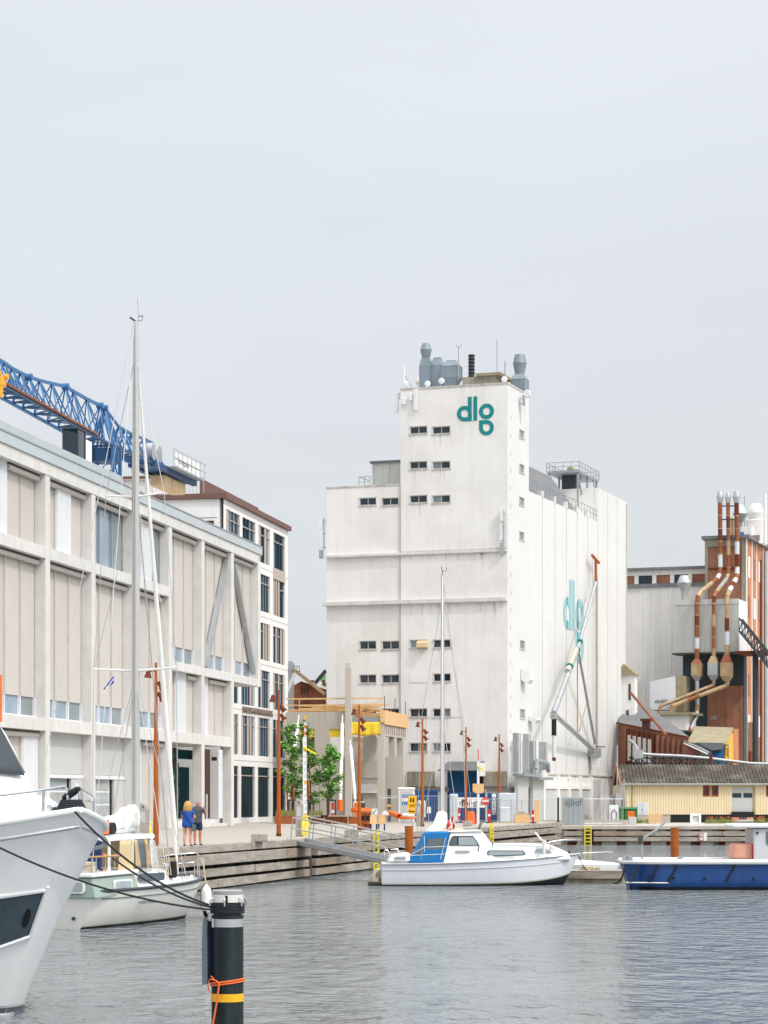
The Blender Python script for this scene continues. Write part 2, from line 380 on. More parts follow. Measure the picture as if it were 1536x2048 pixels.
def glass(name, hexc, rough=0.04, spec=0.6):
    m = bpy.data.materials.new(name); m.use_nodes = True; b = m.node_tree.nodes['Principled BSDF']
    t = m.node_tree; tco = N(t, 'ShaderNodeTexCoord'); no = N(t, 'ShaderNodeTexNoise'); no.inputs['Scale'].default_value = 0.8; t.links.new(tco.outputs['Object'], no.inputs['Vector'])
    mr = N(t, 'ShaderNodeMapRange'); mr.inputs['To Min'].default_value = 0.6; mr.inputs['To Max'].default_value = 1.4; t.links.new(no.outputs['Fac'], mr.inputs['Value'])
    vm = N(t, 'ShaderNodeVectorMath', operation='SCALE'); vm.inputs[0].default_value = lin(hexc); t.links.new(mr.outputs[0], vm.inputs['Scale']); t.links.new(vm.outputs[0], b.inputs['Base Color'])
    bp = N(t, 'ShaderNodeBump'); bp.inputs['Strength'].default_value = 0.04; bp.inputs['Distance'].default_value = 0.05; t.links.new(no.outputs['Fac'], bp.inputs['Height']); t.links.new(bp.outputs[0], b.inputs['Normal'])
    b.inputs['Roughness'].default_value = rough; b.inputs['Specular IOR Level'].default_value = spec; b.inputs['IOR'].default_value = 1.5
    MATS[name] = m
glass('glass_dark', '#1e2f3b'); glass('glass_hull', '#3c4a53'); glass('glass_grey', '#7c898e'); glass('glass_blue', '#8799a8'); glass('glass_green', '#0f3a40'); glass('glass_boat', '#5d676d'); glass('glass_pale', '#9fabb0')
mm_ = bpy.data.materials.new('clear_plastic'); mm_.use_nodes = True
b_ = mm_.node_tree.nodes['Principled BSDF']; b_.inputs['Base Color'].default_value = (0.8, 0.82, 0.82, 1); b_.inputs['Roughness'].default_value = 0.08; b_.inputs['Alpha'].default_value = 0.35
MATS['clear_plastic'] = mm_
# ================================================================== SETTING
# ---- water: one sheet to the horizon with real ripples in the material
m = bpy.data.materials.new('harbour_water'); m.use_nodes = True; t = m.node_tree; b = t.nodes['Principled BSDF']
b.inputs['Base Color'].default_value = (0.185, 0.21, 0.222, 1); b.inputs['Roughness'].default_value = 0.06; b.inputs['IOR'].default_value = 1.33; b.inputs['Specular IOR Level'].default_value = 0.55
tco = N(t, 'ShaderNodeTexCoord')
def wave(scale, stretch, detail, rot):
    mp = N(t, 'ShaderNodeMapping'); mp.inputs['Scale'].default_value = stretch; mp.inputs['Rotation'].default_value = (0, 0, rot)
    t.links.new(tco.outputs['Object'], mp.inputs['Vector'])
    n = N(t, 'ShaderNodeTexNoise'); n.inputs['Scale'].default_value = scale; n.inputs['Detail'].default_value = detail; n.inputs['Roughness'].default_value = 0.55
    t.links.new(mp.outputs[0], n.inputs['Vector']); return n.outputs['Fac']
a1 = wave(0.9, (1.35, 1.0, 1), 3, 0.3); a2 = wave(4.5, (1.2, 1.0, 1), 4, -0.25); a3 = wave(0.035, (0.6, 1.4, 1), 3, 0.2)
s1 = N(t, 'ShaderNodeMath', operation='MULTIPLY_ADD'); s1.inputs[1].default_value = 0.14; t.links.new(a2, s1.inputs[0]); t.links.new(a1, s1.inputs[2])
gust = N(t, 'ShaderNodeMapRange'); gust.inputs['From Min'].default_value = 0.35; gust.inputs['From Max'].default_value = 0.65; gust.inputs['To Min'].default_value = 0.5; gust.inputs['To Max'].default_value = 1.15; t.links.new(a3, gust.inputs['Value'])
bp = N(t, 'ShaderNodeBump'); bp.inputs['Distance'].default_value = 0.95
gm = N(t, 'ShaderNodeMath', operation='MULTIPLY'); gm.inputs[1].default_value = 1.0; t.links.new(gust.outputs[0], gm.inputs[0]); t.links.new(gm.outputs[0], bp.inputs['Strength'])
a4 = wave(1.2, (0.95, 1.1, 1), 2, 0.1)
cr = N(t, 'ShaderNodeMapRange'); cr.inputs['From Min'].default_value = 0.60; cr.inputs['From Max'].default_value = 0.78; t.links.new(a4, cr.inputs['Value'])     # a few steeper wavelets
s2 = N(t, 'ShaderNodeMath', operation='MULTIPLY_ADD'); s2.inputs[1].default_value = 0.6; t.links.new(cr.outputs[0], s2.inputs[0]); t.links.new(s1.outputs[0], s2.inputs[2])
t.links.new(s2.outputs[0], bp.inputs['Height']); t.links.new(bp.outputs[0], b.inputs['Normal'])
MATS['harbour_water'] = m
MB().face((-1500, -60, 0), (1500, -60, 0), (1500, 3000, 0), (-1500, 3000, 0)).build('water', 'harbour_water', kind='structure')

# ---- promenade on the left (z = 1.75) and the older quay on the right (z = 1.45)
QF = Frame(-7.4, 92.7, math.atan2(0.9746, 0.2239), 0.0)
qc = QF.w(92.3, 0, 0)                       # inner corner of the basin
RQ = Frame(qc.x, qc.y + 1.2, R(-3.0), 0.0)
qs = QF.w(-75, 0.12, 0); qe = QF.w(92.3, 0.12, 0)
MB().prism([(qs.x, qs.y), (qe.x, qe.y), (qe.x + 0.5, 190), (25, 900), (-700, 900), (-700, qs.y)], 'z', -3, 1.75).build('promenade', 'paving', kind='structure')
r1 = RQ.w(-0.3, 0.12, 0); r2 = RQ.w(220, 0.12, 0)
MB().prism([(r1.x, r1.y), (r2.x, r2.y), (900, 900), (26, 900), (qe.x + 0.55, 190)], 'z', -3, 1.45).build('quay_ground', 'quay_concrete', kind='structure')
# joints of the promenade paving: long narrow bands laid flush, 4 mm proud
jb = MB()
for k in range(9):
    a = QF.w(-20, 2.2 + k * 2.6, 0); c = QF.w(92, 2.2 + k * 2.6, 0); e = QF.w(92, 2.32 + k * 2.6, 0); g = QF.w(-20, 2.32 + k * 2.6, 0)
    jb.face((a.x, a.y, 1.754), (c.x, c.y, 1.754), (e.x, e.y, 1.754), (g.x, g.y, 1.754))
jb.build('paving_band', 'quay_concrete', kind='structure')
# far ground behind everything, beyond the built area
MB().face((-2500, 899, 1.4), (2500, 899, 1.4), (2500, 5000, 1.4), (-2500, 5000, 1.4)).build('ground', 'quay_concrete', kind='structure')

# ---- timber quay wall of the promenade
qw = bpy.data.objects.new('quay_wall', None); COL.objects.link(qw); qw.location = QF.loc(); qw.rotation_euler = (0, 0, QF.rz); qw['kind'] = 'structure'
MB().box(-75, 92.2, 0.10, 0.5, -2.5, 1.40).build('backing_wall', 'timber_dark', qw)
a_gap = QF.onY(608, 1690)[0]
beam_rows = [(-0.38, 0.35, 1.47, 1.785, 'timber_grey'), (-0.44, 0.0, 0.98, 1.40, 'timber_grey'), (-0.36, -0.02, 0.50, 0.82, 'timber_worn'), (-0.36, -0.02, 0.06, 0.38, 'timber_worn')]
rnd = random.Random(3)
for y0, y1, z0, z1, mt in beam_rows:
    a = -22.0
    while a < 91.5:
        L = rnd.uniform(4.2, 7.2); e = min(a + L, 91.9)
        skip = (a < a_gap < e) and mt != 'timber_grey' or (a < a_gap < e and z1 < 1.5)
        spans = [(a, e)] if not skip else [(a, a_gap - 0.35), (a_gap + 0.75, e)]
        for p, q in spans:
            if q - p < 0.3: continue
            j = rnd.uniform(-0.025, 0.025)
            MB().box(p + 0.012, q - 0.012, y0 + j, y1, z0 + rnd.uniform(-0.01, 0.01), z1 + rnd.uniform(-0.012, 0.012)).build('timber_beam', rnd.choice(['timber_grey', 'timber_worn']) if z1 < 1.5 else mt, qw, bevel=0.015)
        a = e
for k in range(38):
    a = -21 + 3 * k
    if a < 91: MB().box(a, a + 0.3, -0.03, 0.10, -2.5, 1.46).build('fender_post', 'timber_dark', qw)
MB().box(a_gap - 0.1, a_gap + 0.25, -0.30, 0.1, -2.5, 1.45).build('fender_post', 'timber_dark', qw)
# bollard blocks on the edge (worn grey timber)
def edge_block(px, py, lbl):
    g = G(px, py, 1.79)
    o = MB().prism([(-0.55, 0), (0.55, 0), (0.5, 0.33), (-0.5, 0.33)], 'y', -0.22, 0.22).build('mooring_block', 'timber_grey', bevel=0.04)
    o.location = (g.x, g.y, 1.787); o.rotation_euler = (0, 0, QF.rz); tag(o, lbl, 'mooring block', 'timber mooring blocks on the quay edge')
edge_block(519, 1683, 'timber mooring block on the quay edge, left of the grey power post')
edge_block(703, 1673, 'timber mooring block on the quay edge behind the aluminium gangway')
edge_block(935, 1652, 'timber mooring block on the quay edge at the foot of a rust lamp post')

# ---- older quay wall on the right
rw = bpy.data.objects.new('old_quay_wall', None); COL.objects.link(rw); rw.location = RQ.loc(); rw.rotation_euler = (0, 0, RQ.rz); rw['kind'] = 'structure'
MB().box(-0.2, 200, -0.12, 0.4, 1.22, 1.49).build('kerb', 'quay_concrete', rw, bevel=0.02)
MB().box(-0.2, 200, 0.35, 0.8, -2.5, 1.22).build('backing_wall', 'timber_dark', rw)
for k in range(12):
    x = 0.9 + k * 1.9
    MB().box(x, x + 0.75, 0.12, 0.35, -2.5, 1.2).build('sheet_pile', 'rust_dark', rw)
def rx(px): return RQ.onY(px, 1660)[0]
for z0, z1 in ((0.72, 1.06), (0.30, 0.62)):
    xs = [rx(1127), rx(1165)]
    MB().box(xs[0], xs[1], -0.15, 0.10, z0, z1).build('timber_beam', 'timber_grey', rw, bevel=0.015)
    a = rx(1187)
    while a < 24:
        e = a + rnd.uniform(4, 5.5)
        MB().box(a, e - 0.02, -0.15 + rnd.uniform(-0.02, 0.02), 0.10, z0, z1).build('timber_beam', rnd.choice(['timber_grey', 'timber_worn']), rw, bevel=0.015); a = e
for px in (1172, 1190, 1430):
    MB().box(rx(px), rx(px) + 0.25, -0.10, 0.1, -2.5, 1.2).build('fender_post', 'timber_dark', rw)

# ---- distant wood between the buildings
wd = MB(); rw2 = random.Random(5)
for i in range(2600):
    c = Vector((rw2.uniform(-26, -8), rw2.uniform(330, 350), 0)); top = 18.6 + 1.6 * math.sin(c.x * 0.5) + rw2.uniform(-3, 0.6)
    c.z = rw2.uniform(8, top); s = rw2.uniform(0.35, 0.8)
    a = Vector((rw2.uniform(-1, 1), rw2.uniform(-1, 1), rw2.uniform(-1, 1))) * s; bb = Vector((rw2.uniform(-1, 1), rw2.uniform(-1, 1), rw2.uniform(-1, 1))) * s
    wd.face(c - a, c + bb, c + a, c - bb)
tag(wd.build('wooded_hill', 'leaf_c', kind='stuff'), 'distant dark green trees seen over the old brick gable', 'trees')
# ================================================================== CONCRETE FRAME BUILDING (left)
AF = Frame(P(468, 1652, 161.1).x, 161.1, math.atan2(0.9837, 0.1799), 0.0)
PB = 7.83
A = thing('concrete_frame_building', 'long pale concrete frame building with beige panel bays along the promenade', 'building', AF.loc(), AF.rz)
BZ = 1.75
def mA(u, z, d): return (u, d, z)
def colbox(a, z0, z1, name='column', wd=0.72, dep=0.62, mat='concrete'):
    return MB().box(a - wd, a, 0.0, dep, z0, z1).build(name, mat, A, bevel=0.02)
cols = [1, 0, -1, -2, -3, -4, -5, -6, -7, -8, -9]
for k in cols:
    a = k * PB
    colbox(a, BZ if k <= 0 else 11.5, 20.2)
lo, hi = -9 * PB, PB
zb = [(7.06, 7.72, lo, -0.72), (20.2, 20.85, lo - 0.7, hi)]
def beams(z0, z1, k0, k1):
    for k in range(k0, k1):
        MB().box(k * PB + 0.004, (k + 1) * PB - 0.724, -0.015, 0.60, z0, z1).build('beam', 'concrete', A, bevel=0.015)
beams(7.06, 7.72, -9, 0); beams(15.9, 16.5, -9, -2); beams(11.5, 12.04, -2, 1)
for k in range(-9, 1): MB().box(k * PB - 0.72, (k + 1) * PB - 0.724, -0.03, 0.60, 20.205, 20.85).build('beam', 'concrete', A, bevel=0.015)
MB().box(-9 * PB, hi + 0.02, -0.12, 0.9, 20.852, 21.40).build('fascia', 'fascia_blue', A)
MB().box(-9 * PB, hi + 0.05, -0.16, 0.94, 21.401, 21.47).build('coping', 'metal_grey', A)
MB().box(-9 * PB, hi, 0.75, 22, 11.6, 21.2).build('upper_storeys', 'panel_beige', A)
MB().box(-9 * PB, -0.1 - PB * 2, 0.75, 22, BZ, 11.6).build('lower_storeys', 'panel_beige', A)
MB().box(-2 * PB - 0.1, -0.1, 0.85, 22, 7.1, 11.6).build('middle_storeys', 'panel_beige', A)
# set-back plant screen on the roof
x0, z0 = AF.onY(0, 838, 3.0); x1, z1 = AF.onY(243, 948, 3.0)
MB().box(x0 - 25, x1, 3.0, 8.0, 20.9, z0 - 0.05).build('roof_screen', 'screen_grey', A)
sl = x0 - 20
while sl < x1 - 4:
    MB().box(sl, sl + 6.4, 2.93, 2.99, z0 - 1.25, z0 - 0.98).build('louvre', 'metal_dark', A); sl += 7.0
rr = random.Random(11)
def ribs(u0, u1, z0, z1, d):
    mb = MB(); mb.box(u0, u1, d, d + 0.08, z0, z1); n = max(3, int((u1 - u0) / 0.2)); s = (u1 - u0) / n
    for i in range(n): mb.box(u0 + i * s + 0.02, u0 + i * s + s * 0.55, d - 0.05, d, z0, z1)
    return mb
def bay(k, z0, z1, kinds, win=0.0, wtop=1.05, blind='all'):
    """one bay between column k and k+1: three vertical fields"""
    u0, u1 = k * PB + 0.03, (k + 1) * PB - 0.75; n = 3; s = (u1 - u0) / n
    for i, kd in enumerate(kinds):
        a, b = u0 + i * s + 0.02, u0 + (i + 1) * s - 0.02
        if kd == 'w':
            ribs(a, b, z0, z1, 0.42).build('ribbed_panel', 'panel_white', A)
        elif kd == 'g':
            MB().box(a, b, 0.62, 0.72, z0, z1).build('pane', ('glass_blue', 'glass_blue', 'glass_grey')[i], A)
        else:
            zz = z0 + (wtop if win else 0)
            MB().box(a, b, 0.60, 0.74, zz, z1).build('panel', 'panel_beige', A)
            if win:
                MB().box(a + 0.06, b - 0.06, 0.68, 0.74, z0 + 0.12, zz - 0.02).build('pane', ('glass_blue', 'glass_blue', 'glass_grey')[i], A)
                MB().box(b - 0.05, b + 0.03, 0.52, 0.74, z0, zz).build('mullion', 'panel_white', A)
        if kd == 'g' or i: MB().box(a - 0.07, a + 0.01, 0.50, 0.74, z0 + (0 if kd == 'g' else (wtop if win else 0)), z1).build('mullion', 'metal_grey' if kd == 'g' else 'panel_beige', A)
    if win: MB().box(u0, u1, 0.48, 0.74, z0, z0 + 0.10).build('sill', 'panel_white', A)
    runs = [(u0, u1)] if blind == 'all' else [(u0 + blind[0] * s, u0 + blind[1] * s)] if blind else []
    for a, b in runs:
        MB().tube([(a + 0.1, 0.40, z1 - 0.22), (b - 0.1, 0.40, z1 - 0.22)], 0.14, 12).build('blind_roll', 'panel_beige', A, smooth=True)
        MB().box(a + 0.05, b - 0.05, 0.3, 0.6, z1 - 0.07, z1 - 0.002).build('blind_box', 'metal_dark', A)
for k in range(-9, -2): bay(k, 7.72, 15.9, 'bbb', win=1)
top = {-6: 'wbb', -5: 'bwb', -4: 'ggg', -3: 'gwg', -7: 'bbw', -8: 'bbb', -9: 'wbb'}
for k, v in top.items(): bay(k, 16.5, 20.2, v, blind={-6: (1, 3), -5: 'all'}.get(k, 'all'))
for k in (-2, -1, 0): bay(k, 12.04, 20.2, 'bbb', win=1)
bay(-2, 7.72, 11.5, 'bwb', blind=(2, 3)); bay(-1, 7.72, 11.5, 'wbb', blind=(1, 3))
# ground floor
def gate(k):
    u0, u1 = k * PB + 0.03, (k + 1) * PB - 0.75
    MB().box(u0, u1, 0.55, 0.74, 4.9, 7.06).build('panel', 'panel_grey', A)
    MB().box(u0, u1, 0.46, 0.74, 4.68, 4.88).build('lintel', 'panel_white', A)
    ue = u0 + (u1 - u0) * 0.68
    MB().box(ue + 0.25, u1, 0.5, 0.74, BZ, 4.68).build('panel', 'panel_grey', A)
    MB().box(ue + 0.02, ue + 0.24, 0.62, 0.74, BZ, 4.68).build('jamb', 'black', A)
    d = MB().box(u0, ue, 0.68, 0.74, BZ, 4.68).build('garage_door', 'panel_white', A)
    for i in range(4):
        z = BZ + 0.14 + i * 0.72; MB().box(u0 + 0.1, ue - 0.1, 0.655, 0.678, z, z + 0.60).build('pane', 'glass_pale', d)
gate(-5); gate(-4); gate(-7)
bay(-6, BZ, 7.06, 'bbw'); bay(-3, BZ, 7.06, 'wbb', blind=(1, 3)); bay(-8, BZ, 7.06, 'bbb'); bay(-9, BZ, 7.06, 'bwb')
# recessed entrance (bays -2, -1)
ent = MB().box(-2 * PB + 0.02, 0.3, 4.0, 4.3, 2.2, 7.05).build('entrance_wall', 'brown_dark', A)
MB().box(-2 * PB + 0.02, -0.02, 0.85, 4.2, BZ, 2.2).build('plinth_step', 'concrete', A)
MB().box(-2 * PB + 0.02, -0.02, 0.3, 0.84, BZ, 1.95).build('plinth_step', 'concrete', A)
MB().box(-2 * PB - 0.05, -2 * PB + 0.12, 0.85, 4.3, 2.2, 7.05).build('side_wall', 'concrete', A)
e0 = AF.onY(330, 1600, 3.95)[0]; e1 = AF.onY(377, 1600, 3.95)[0]
MB().box(e0 - 3, e1, 3.90, 3.98, 2.25, 5.75).build('pane', 'glass_green', A)
MB().box(e0 - 3, e1 + 3, 3.92, 3.98, 6.3, 6.95).build('pane', 'glass_green', A)
for px in (354,):
    x = AF.onY(px, 1600, 3.86)[0]; MB().box(x - 0.05, x + 0.05, 3.82, 3.9, 2.2, 7.0).build('mullion', 'steel_matt', A)
MB().box(-2 * PB + 0.02, 0, 3.84, 3.9, 5.75, 6.0).build('transom', 'brown_dark', A)
d0 = AF.onY(426, 1600, 3.0)[0]; d1 = AF.onY(449, 1600, 3.0)[0]
MB().box(d0, d1 + 0.6, 2.6, 4.0, 2.2, 7.05).build('panel', 'panel_white', A)
MB().box(d0 - 3.2, d0 - 0.05, 3.2, 3.3, 2.2, 7.05).build('door', 'brown_dark', A)
MB().box(d0 - 2.0, d0 - 1.9, 2.9, 3.0, BZ, 3.9).build('sign_post', 'panel_white', A)
MB().box(-0.85, -0.73, 1.0, 1.35, 6.15, 6.4).build('wall_lamp', 'metal_dark', A)
# diagonal braces of the cantilevered bays
def brace(p, q):
    a = AF.onY(*p, 0.3); c = AF.onY(*q, 0.3)
    MB().bar((a[0], 0.36, a[1]), (c[0], 0.36, c[1]), 0.34, 0.34).build('brace', 'metal_galv', A)
brace((458, 1104), (412, 1335)); brace((470, 1130), (513, 1366))
MB().box(0.0, hi - 0.74, 0.62, 22, 11.5, 11.62).build('soffit', 'concrete', A)

# ================================================================== WHITE OFFICE BUILDING behind it
bx0 = P(447, 1000, 174.5)
BF = Frame(bx0.x, bx0.y, AF.rz, 0.0)
B = thing('office_building', 'white panelled office block with brown and blue window strips behind the concrete frame building', 'building', BF.loc(), BF.rz)
xe = BF.onY(576, 1300)[0]
rows = [(2.15, 6.05), (6.92, 9.92), (10.73, 13.66), (14.5, 17.4), (18.3, 21.2), (22.1, 24.95)]
bays = [(462, 477), (482.5, 510), (516, 540), (546, 570)]
bays_top = [(452, 480), (485, 511), (517, 540), (547, 570)]
holes = []; specs = []
for r, (z0, z1) in enumerate(rows):
    for i, (p, q) in enumerate(bays_top if r == 5 else bays):
        u0 = BF.onY(p, 1300)[0]; u1 = BF.onY(q, 1300)[0]
        holes.append((u0, u1, z0, z1)); specs.append((r, i, u0, u1, z0, z1))
bw = MB(); cutwall(bw, mA, 0, xe, BZ, 25.6, holes, 0.22)
bw.box(0.001, xe, 0.30, 16, BZ, 25.59)
bw.build('wall', 'office_white', B)
def mE(u, z, d): return (d, u, z)
MB().box(-0.25, xe + 0.25, -0.25, 16.2, 25.61, 25.98).build('parapet', 'brown_cap', B)
for z in (6.45, 10.3, 14.1, 17.85, 21.65, 25.25):
    MB().box(0, xe, -0.012, -0.002, z, z + 0.03).build('joint', 'print_grey', B)
ro = random.Random(21)
for r, i, u0, u1, z0, z1 in specs:
    n = 5 if r < 5 else 4; s = (u1 - u0) / n
    wn = MB().box(u0, u1, 0.16, 0.215, z0, z1).build('window', 'mullion', B)
    pat = [ro.random() < 0.40 for _ in range(n)]
    if r == 0: pat = [False] * n
    for j in range(n):
        a, c = u0 + j * s + 0.06, u0 + (j + 1) * s - 0.06
        if pat[j]: MB().box(a - 0.03, c + 0.03, 0.05, 0.158, z0 + 0.03, z1 - 0.03).build('panel', 'brown_panel', wn)
        else: MB().box(a, c, 0.12, 0.158, z0 + 0.05, z1 - 0.05).build('pane', ('glass_green' if r == 0 else 'glass_blue' if r < 4 or ro.random() < 0.4 else 'glass_dark'), wn)
        if j: MB().box(u0 + j * s - 0.025, u0 + j * s + 0.025, 0.0, 0.118, z0, z1).build('mullion', 'mullion' if r else 'metal_dark', wn)
    MB().box(u0 + 0.02, u1 - 0.02, 0.03, 0.10, z1 - 0.75, z1 - 0.66).build('transom', 'brown_panel', wn)
for r, i, u0, u1, z0, z1 in specs:
    if r == 0 and i in (1, 3): MB().box(u0, u1, 0.02, 0.21, 6.06, 6.90).build('panel', 'brown_panel', B)
    if r == 4 and i == 3: MB().box(u0, u1, -0.02, 0.21, 21.2, 22.1).build('panel', 'brown_panel', B)
# end wall above the roof of the first building
MB().box(-0.02, -0.005, 0.5, 16, 24.2, 24.25).build('joint', 'print_grey', B)
y0 = BF.onX(429, 1040)[0]; y1 = BF.onX(352, 1040)[0]
for j in range(3):
    yy = y0 + (y1 - y0) * j / 3; MB().box(-0.06, 0.0, yy + 0.05, yy + (y1 - y0) / 3 - 0.05, 21.0, 24.0).build('panel', 'brown_dark' if j < 2 else 'glass_dark', B)
# roof terrace: brown screen and a railing of fine bars, stair head
ts = BF.onX(408, 960, 1.2)
rz1 = 27.3
MB().box(1.2, BF.onY(517, 1012, 2.0)[0], 2.0, 2.12, 25.98, rz1).build('roof_screen', 'brown_cap', B)
rl = MB(); yk = ts[0]
while yk < 16:
    rl.box(1.2, 1.23, yk, yk + 0.035, 25.98, rz1); yk += 0.28
rl.box(1.19, 1.24, ts[0], 16, rz1, rz1 + 0.05); rl.build('railing', 'panel_grey', B, kind='stuff')
yh = BF.onX(306, 970, 4.0)[0]
st = MB().box(4.0, 9.0, yh, yh + 6.5, 25.98, 27.7).build('stair_head', 'office_white', B)
MB().box(3.8, 9.2, yh - 0.2, yh + 6.7, 27.7, 27.95).build('roof_cap', 'brown_cap', st)
# raised lettering on the spandrel
lx0 = BF.onY(484, 1420)[0]; lx1 = BF.onY(544, 1430)[0]
lt = lettering('SVENDBORG MARITIM ERHVERVSPARK', 0.70, 'letter_brown', B, ((lx0 + lx1) / 2, -0.06, 10.32), (R(90), 0, 0), depth=0.04)
lt.scale = ((lx1 - lx0) / max(0.1, lt.dimensions.x), 1.0, 1.0)
# ================================================================== GRAIN SILO
SF = Frame(P(1015, 1640, 198).x, 198.0, math.atan2(0.9431, 0.3325), 0.0)
S = thing('grain_silo', 'tall white grain silo with stair tower and teal lettering', 'silo', SF.loc(), SF.rz)
def L(px, py, x=0.0): return SF.onX(px, py, x)        # on the front face -> (y, z)
def Rr(px, py, y=0.0): return SF.onY(px, py, y)       # on the long right face -> (x, z)
yW, yT = L(652, 1200)[0], L(801, 900)[0]
xT = Rr(1058, 900)[0]; xU = Rr(1196, 1000)[0]; xE = Rr(1253, 1100)[0]
zT = L(1014, 768)[1]; zW = L(652, 977)[1]; zR = Rr(1062, 984)[1]; zU = Rr(1197, 976)[1]
def mL(u, z, d): return (d, u, z)
def mR(u, z, d): return (u, d, z)
# windows of the front: (left px, right px, top px, bottom px)
fw = []
for y0, y1 in ((852, 868), (922, 938), (990, 1006)):
    for x0, x1 in ((820, 854), (865, 900)): fw.append((x0, x1, y0, y1))
for x0, x1 in ((718, 751), (763, 796)): fw.append((x0, x1, 994.5, 1010.5))
for x0, x1 in ((718, 751), (763, 797)): fw += [(x0, x1, 1281.5, 1298.5), (x0, x1, 1349, 1366)]
fw += [(820, 854, 1279.5, 1296), (866, 901, 1279, 1295.5), (867, 901, 1347, 1363), (820, 854, 1417, 1434), (866, 901, 1417, 1433.5), (820, 854, 1486, 1503), (866, 901, 1486, 1503), (718, 751, 1417, 1434), (763, 797, 1417, 1434)]
holes = []
for x0, x1, y0, y1 in fw:
    a = L(x1, y0); c = L(x0, y1); holes.append((a[0], c[0], c[1], a[1]))
front_tower = [h for h in holes if h[1] < yT]; front_wing = [h for h in holes if h[0] > yT]
wl = MB(); cutwall(wl, mL, 0, yT, 1.5, zT, front_tower, 0.16)
sidew = []
for y0, y1 in ((858, 878), (926.5, 947), (993, 1012), (1062, 1081)):
    p = Rr(1038.5, y0); q = Rr(1048, y1); sidew.append((p[0], q[0], q[1], p[1]))
for y0, y1 in ((1280, 1299), (1418, 1437)):
    p = Rr(1040, y0); q = Rr(1049.5, y1); sidew.append((p[0], q[0], q[1], p[1]))
p = Rr(1038, 1488); q = Rr(1050, 1504); sidew.append((p[0], q[0], q[1], p[1]))
vents = []
for y in (837, 872, 908, 942, 977, 1012, 1115, 1150, 1186, 1220, 1255, 1291, 1326, 1360, 1395, 1430, 1464, 1498):
    p = Rr(1021.0, y); vents.append((p[0], p[0] + 0.16, p[1] - 0.2, p[1] + 0.2))
wl2 = MB(); cutwall(wl2, mR, 0, xT, 1.5, zT, sidew + vents, 0.14)
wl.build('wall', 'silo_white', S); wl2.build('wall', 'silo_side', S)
MB().box(xT - 0.01, xT, 0, yT, 28, zT).box(0.16, xT, yT - 0.01, yT, 28, zT).box(0.1, xT, 0.1, yT, zT - 0.9, zT - 0.7).build('wall', 'silo_white', S)
MB().box(0.5, xT - 0.2, 0.5, yT - 0.3, 1.5, zT - 1).build('core', 'black', S)
cap = MB().box(-0.04, 0.3, -0.04, yT + 0.04, zT, zT + 0.16).box(0.31, xT + 0.04, -0.04, 0.3, zT, zT + 0.16).box(0.31, xT + 0.04, yT - 0.3, yT + 0.04, zT, zT + 0.16); cap.build('coping', 'silo_stain', S)
ww = MB(); cutwall(ww, lambda u, z, d: (0.14 + d, u, z), yT, yW, 1.5, zW, front_wing, 0.16)
ww.box(0.55, 30, yW - 0.01, yW, 1.5, zW).box(0.14, 0.55, yW - 0.01, yW, 1.5, zW); ww.build('wing_wall', 'silo_white', S)
MB().box(0.6, 30, yT + 0.1, yW - 0.3, 1.5, zW - 0.15).build('core', 'silo_stain', S)
MB().box(0.1, 30, yT + 0.02, yW + 0.05, zW, zW + 0.14).build('coping', 'silo_stain', S)
MB().box(0.10, 0.138, yT + 0.01, yT + 0.09, 1.5, zW).build('seam', 'print_grey', S)
# window units
def unit(h, m, d, panes=2, kinds=('glass_dark',), wall=None):
    a, c, z0, z1 = h; fr = MB(); t = 0.05
    rebox(fr, m, a, c, z0, z0 + t, d - 0.05, d); rebox(fr, m, a, c, z1 - t, z1, d - 0.05, d)
    for i in range(panes + 1):
        u = a + (c - a) * i / panes; rebox(fr, m, max(a, u - t / 2 - (t / 2 if i == panes else 0)), min(c, u + t / 2 + (t / 2 if i == 0 else 0)), z0 + t, z1 - t, d - 0.05, d)
    w_ = fr.build('window', 'window_white', S)
    for i in range(panes):
        mb = MB(); rebox(mb, m, a + (c - a) * i / panes + 0.03, a + (c - a) * (i + 1) / panes - 0.03, z0 + 0.03, z1 - 0.03, d - 0.02, d + 0.02)
        mb.build('pane', kinds[i % len(kinds)], w_)
    sl = MB(); rebox(sl, m, a - 0.08, c + 0.08, z0 - 0.10, z0, -0.06, d - 0.01); sl.build('sill', 'silo_stain', w_)
    fr2 = MB()
    for (p0, p1, q0, q1) in ((a - 0.09, a, z0, z1), (c, c + 0.09, z0, z1), (a - 0.09, c + 0.09, z1, z1 + 0.09)): rebox(fr2, m, p0, p1, q0, q1, -0.025, 0.02)
    fr2.build('surround', 'window_white', w_)
rk = random.Random(2)
for h in front_tower: unit(h, mL, 0.14, 2, rk.choice([('glass_dark',), ('glass_dark',), ('glass_dark', 'glass_grey'), ('print_grey', 'glass_dark')]))
for h in front_wing: unit(h, lambda u, z, d: (0.14 + d, u, z), 0.14, 2)
for h in sidew: unit(h, mR, 0.12, 2 if h[1] - h[0] < 1.75 else 4, ('glass_grey',))
for h in vents: MB().box(h[0], h[1], 0.10, 0.13, h[2], h[3]).build('vent', 'metal_dark', S)
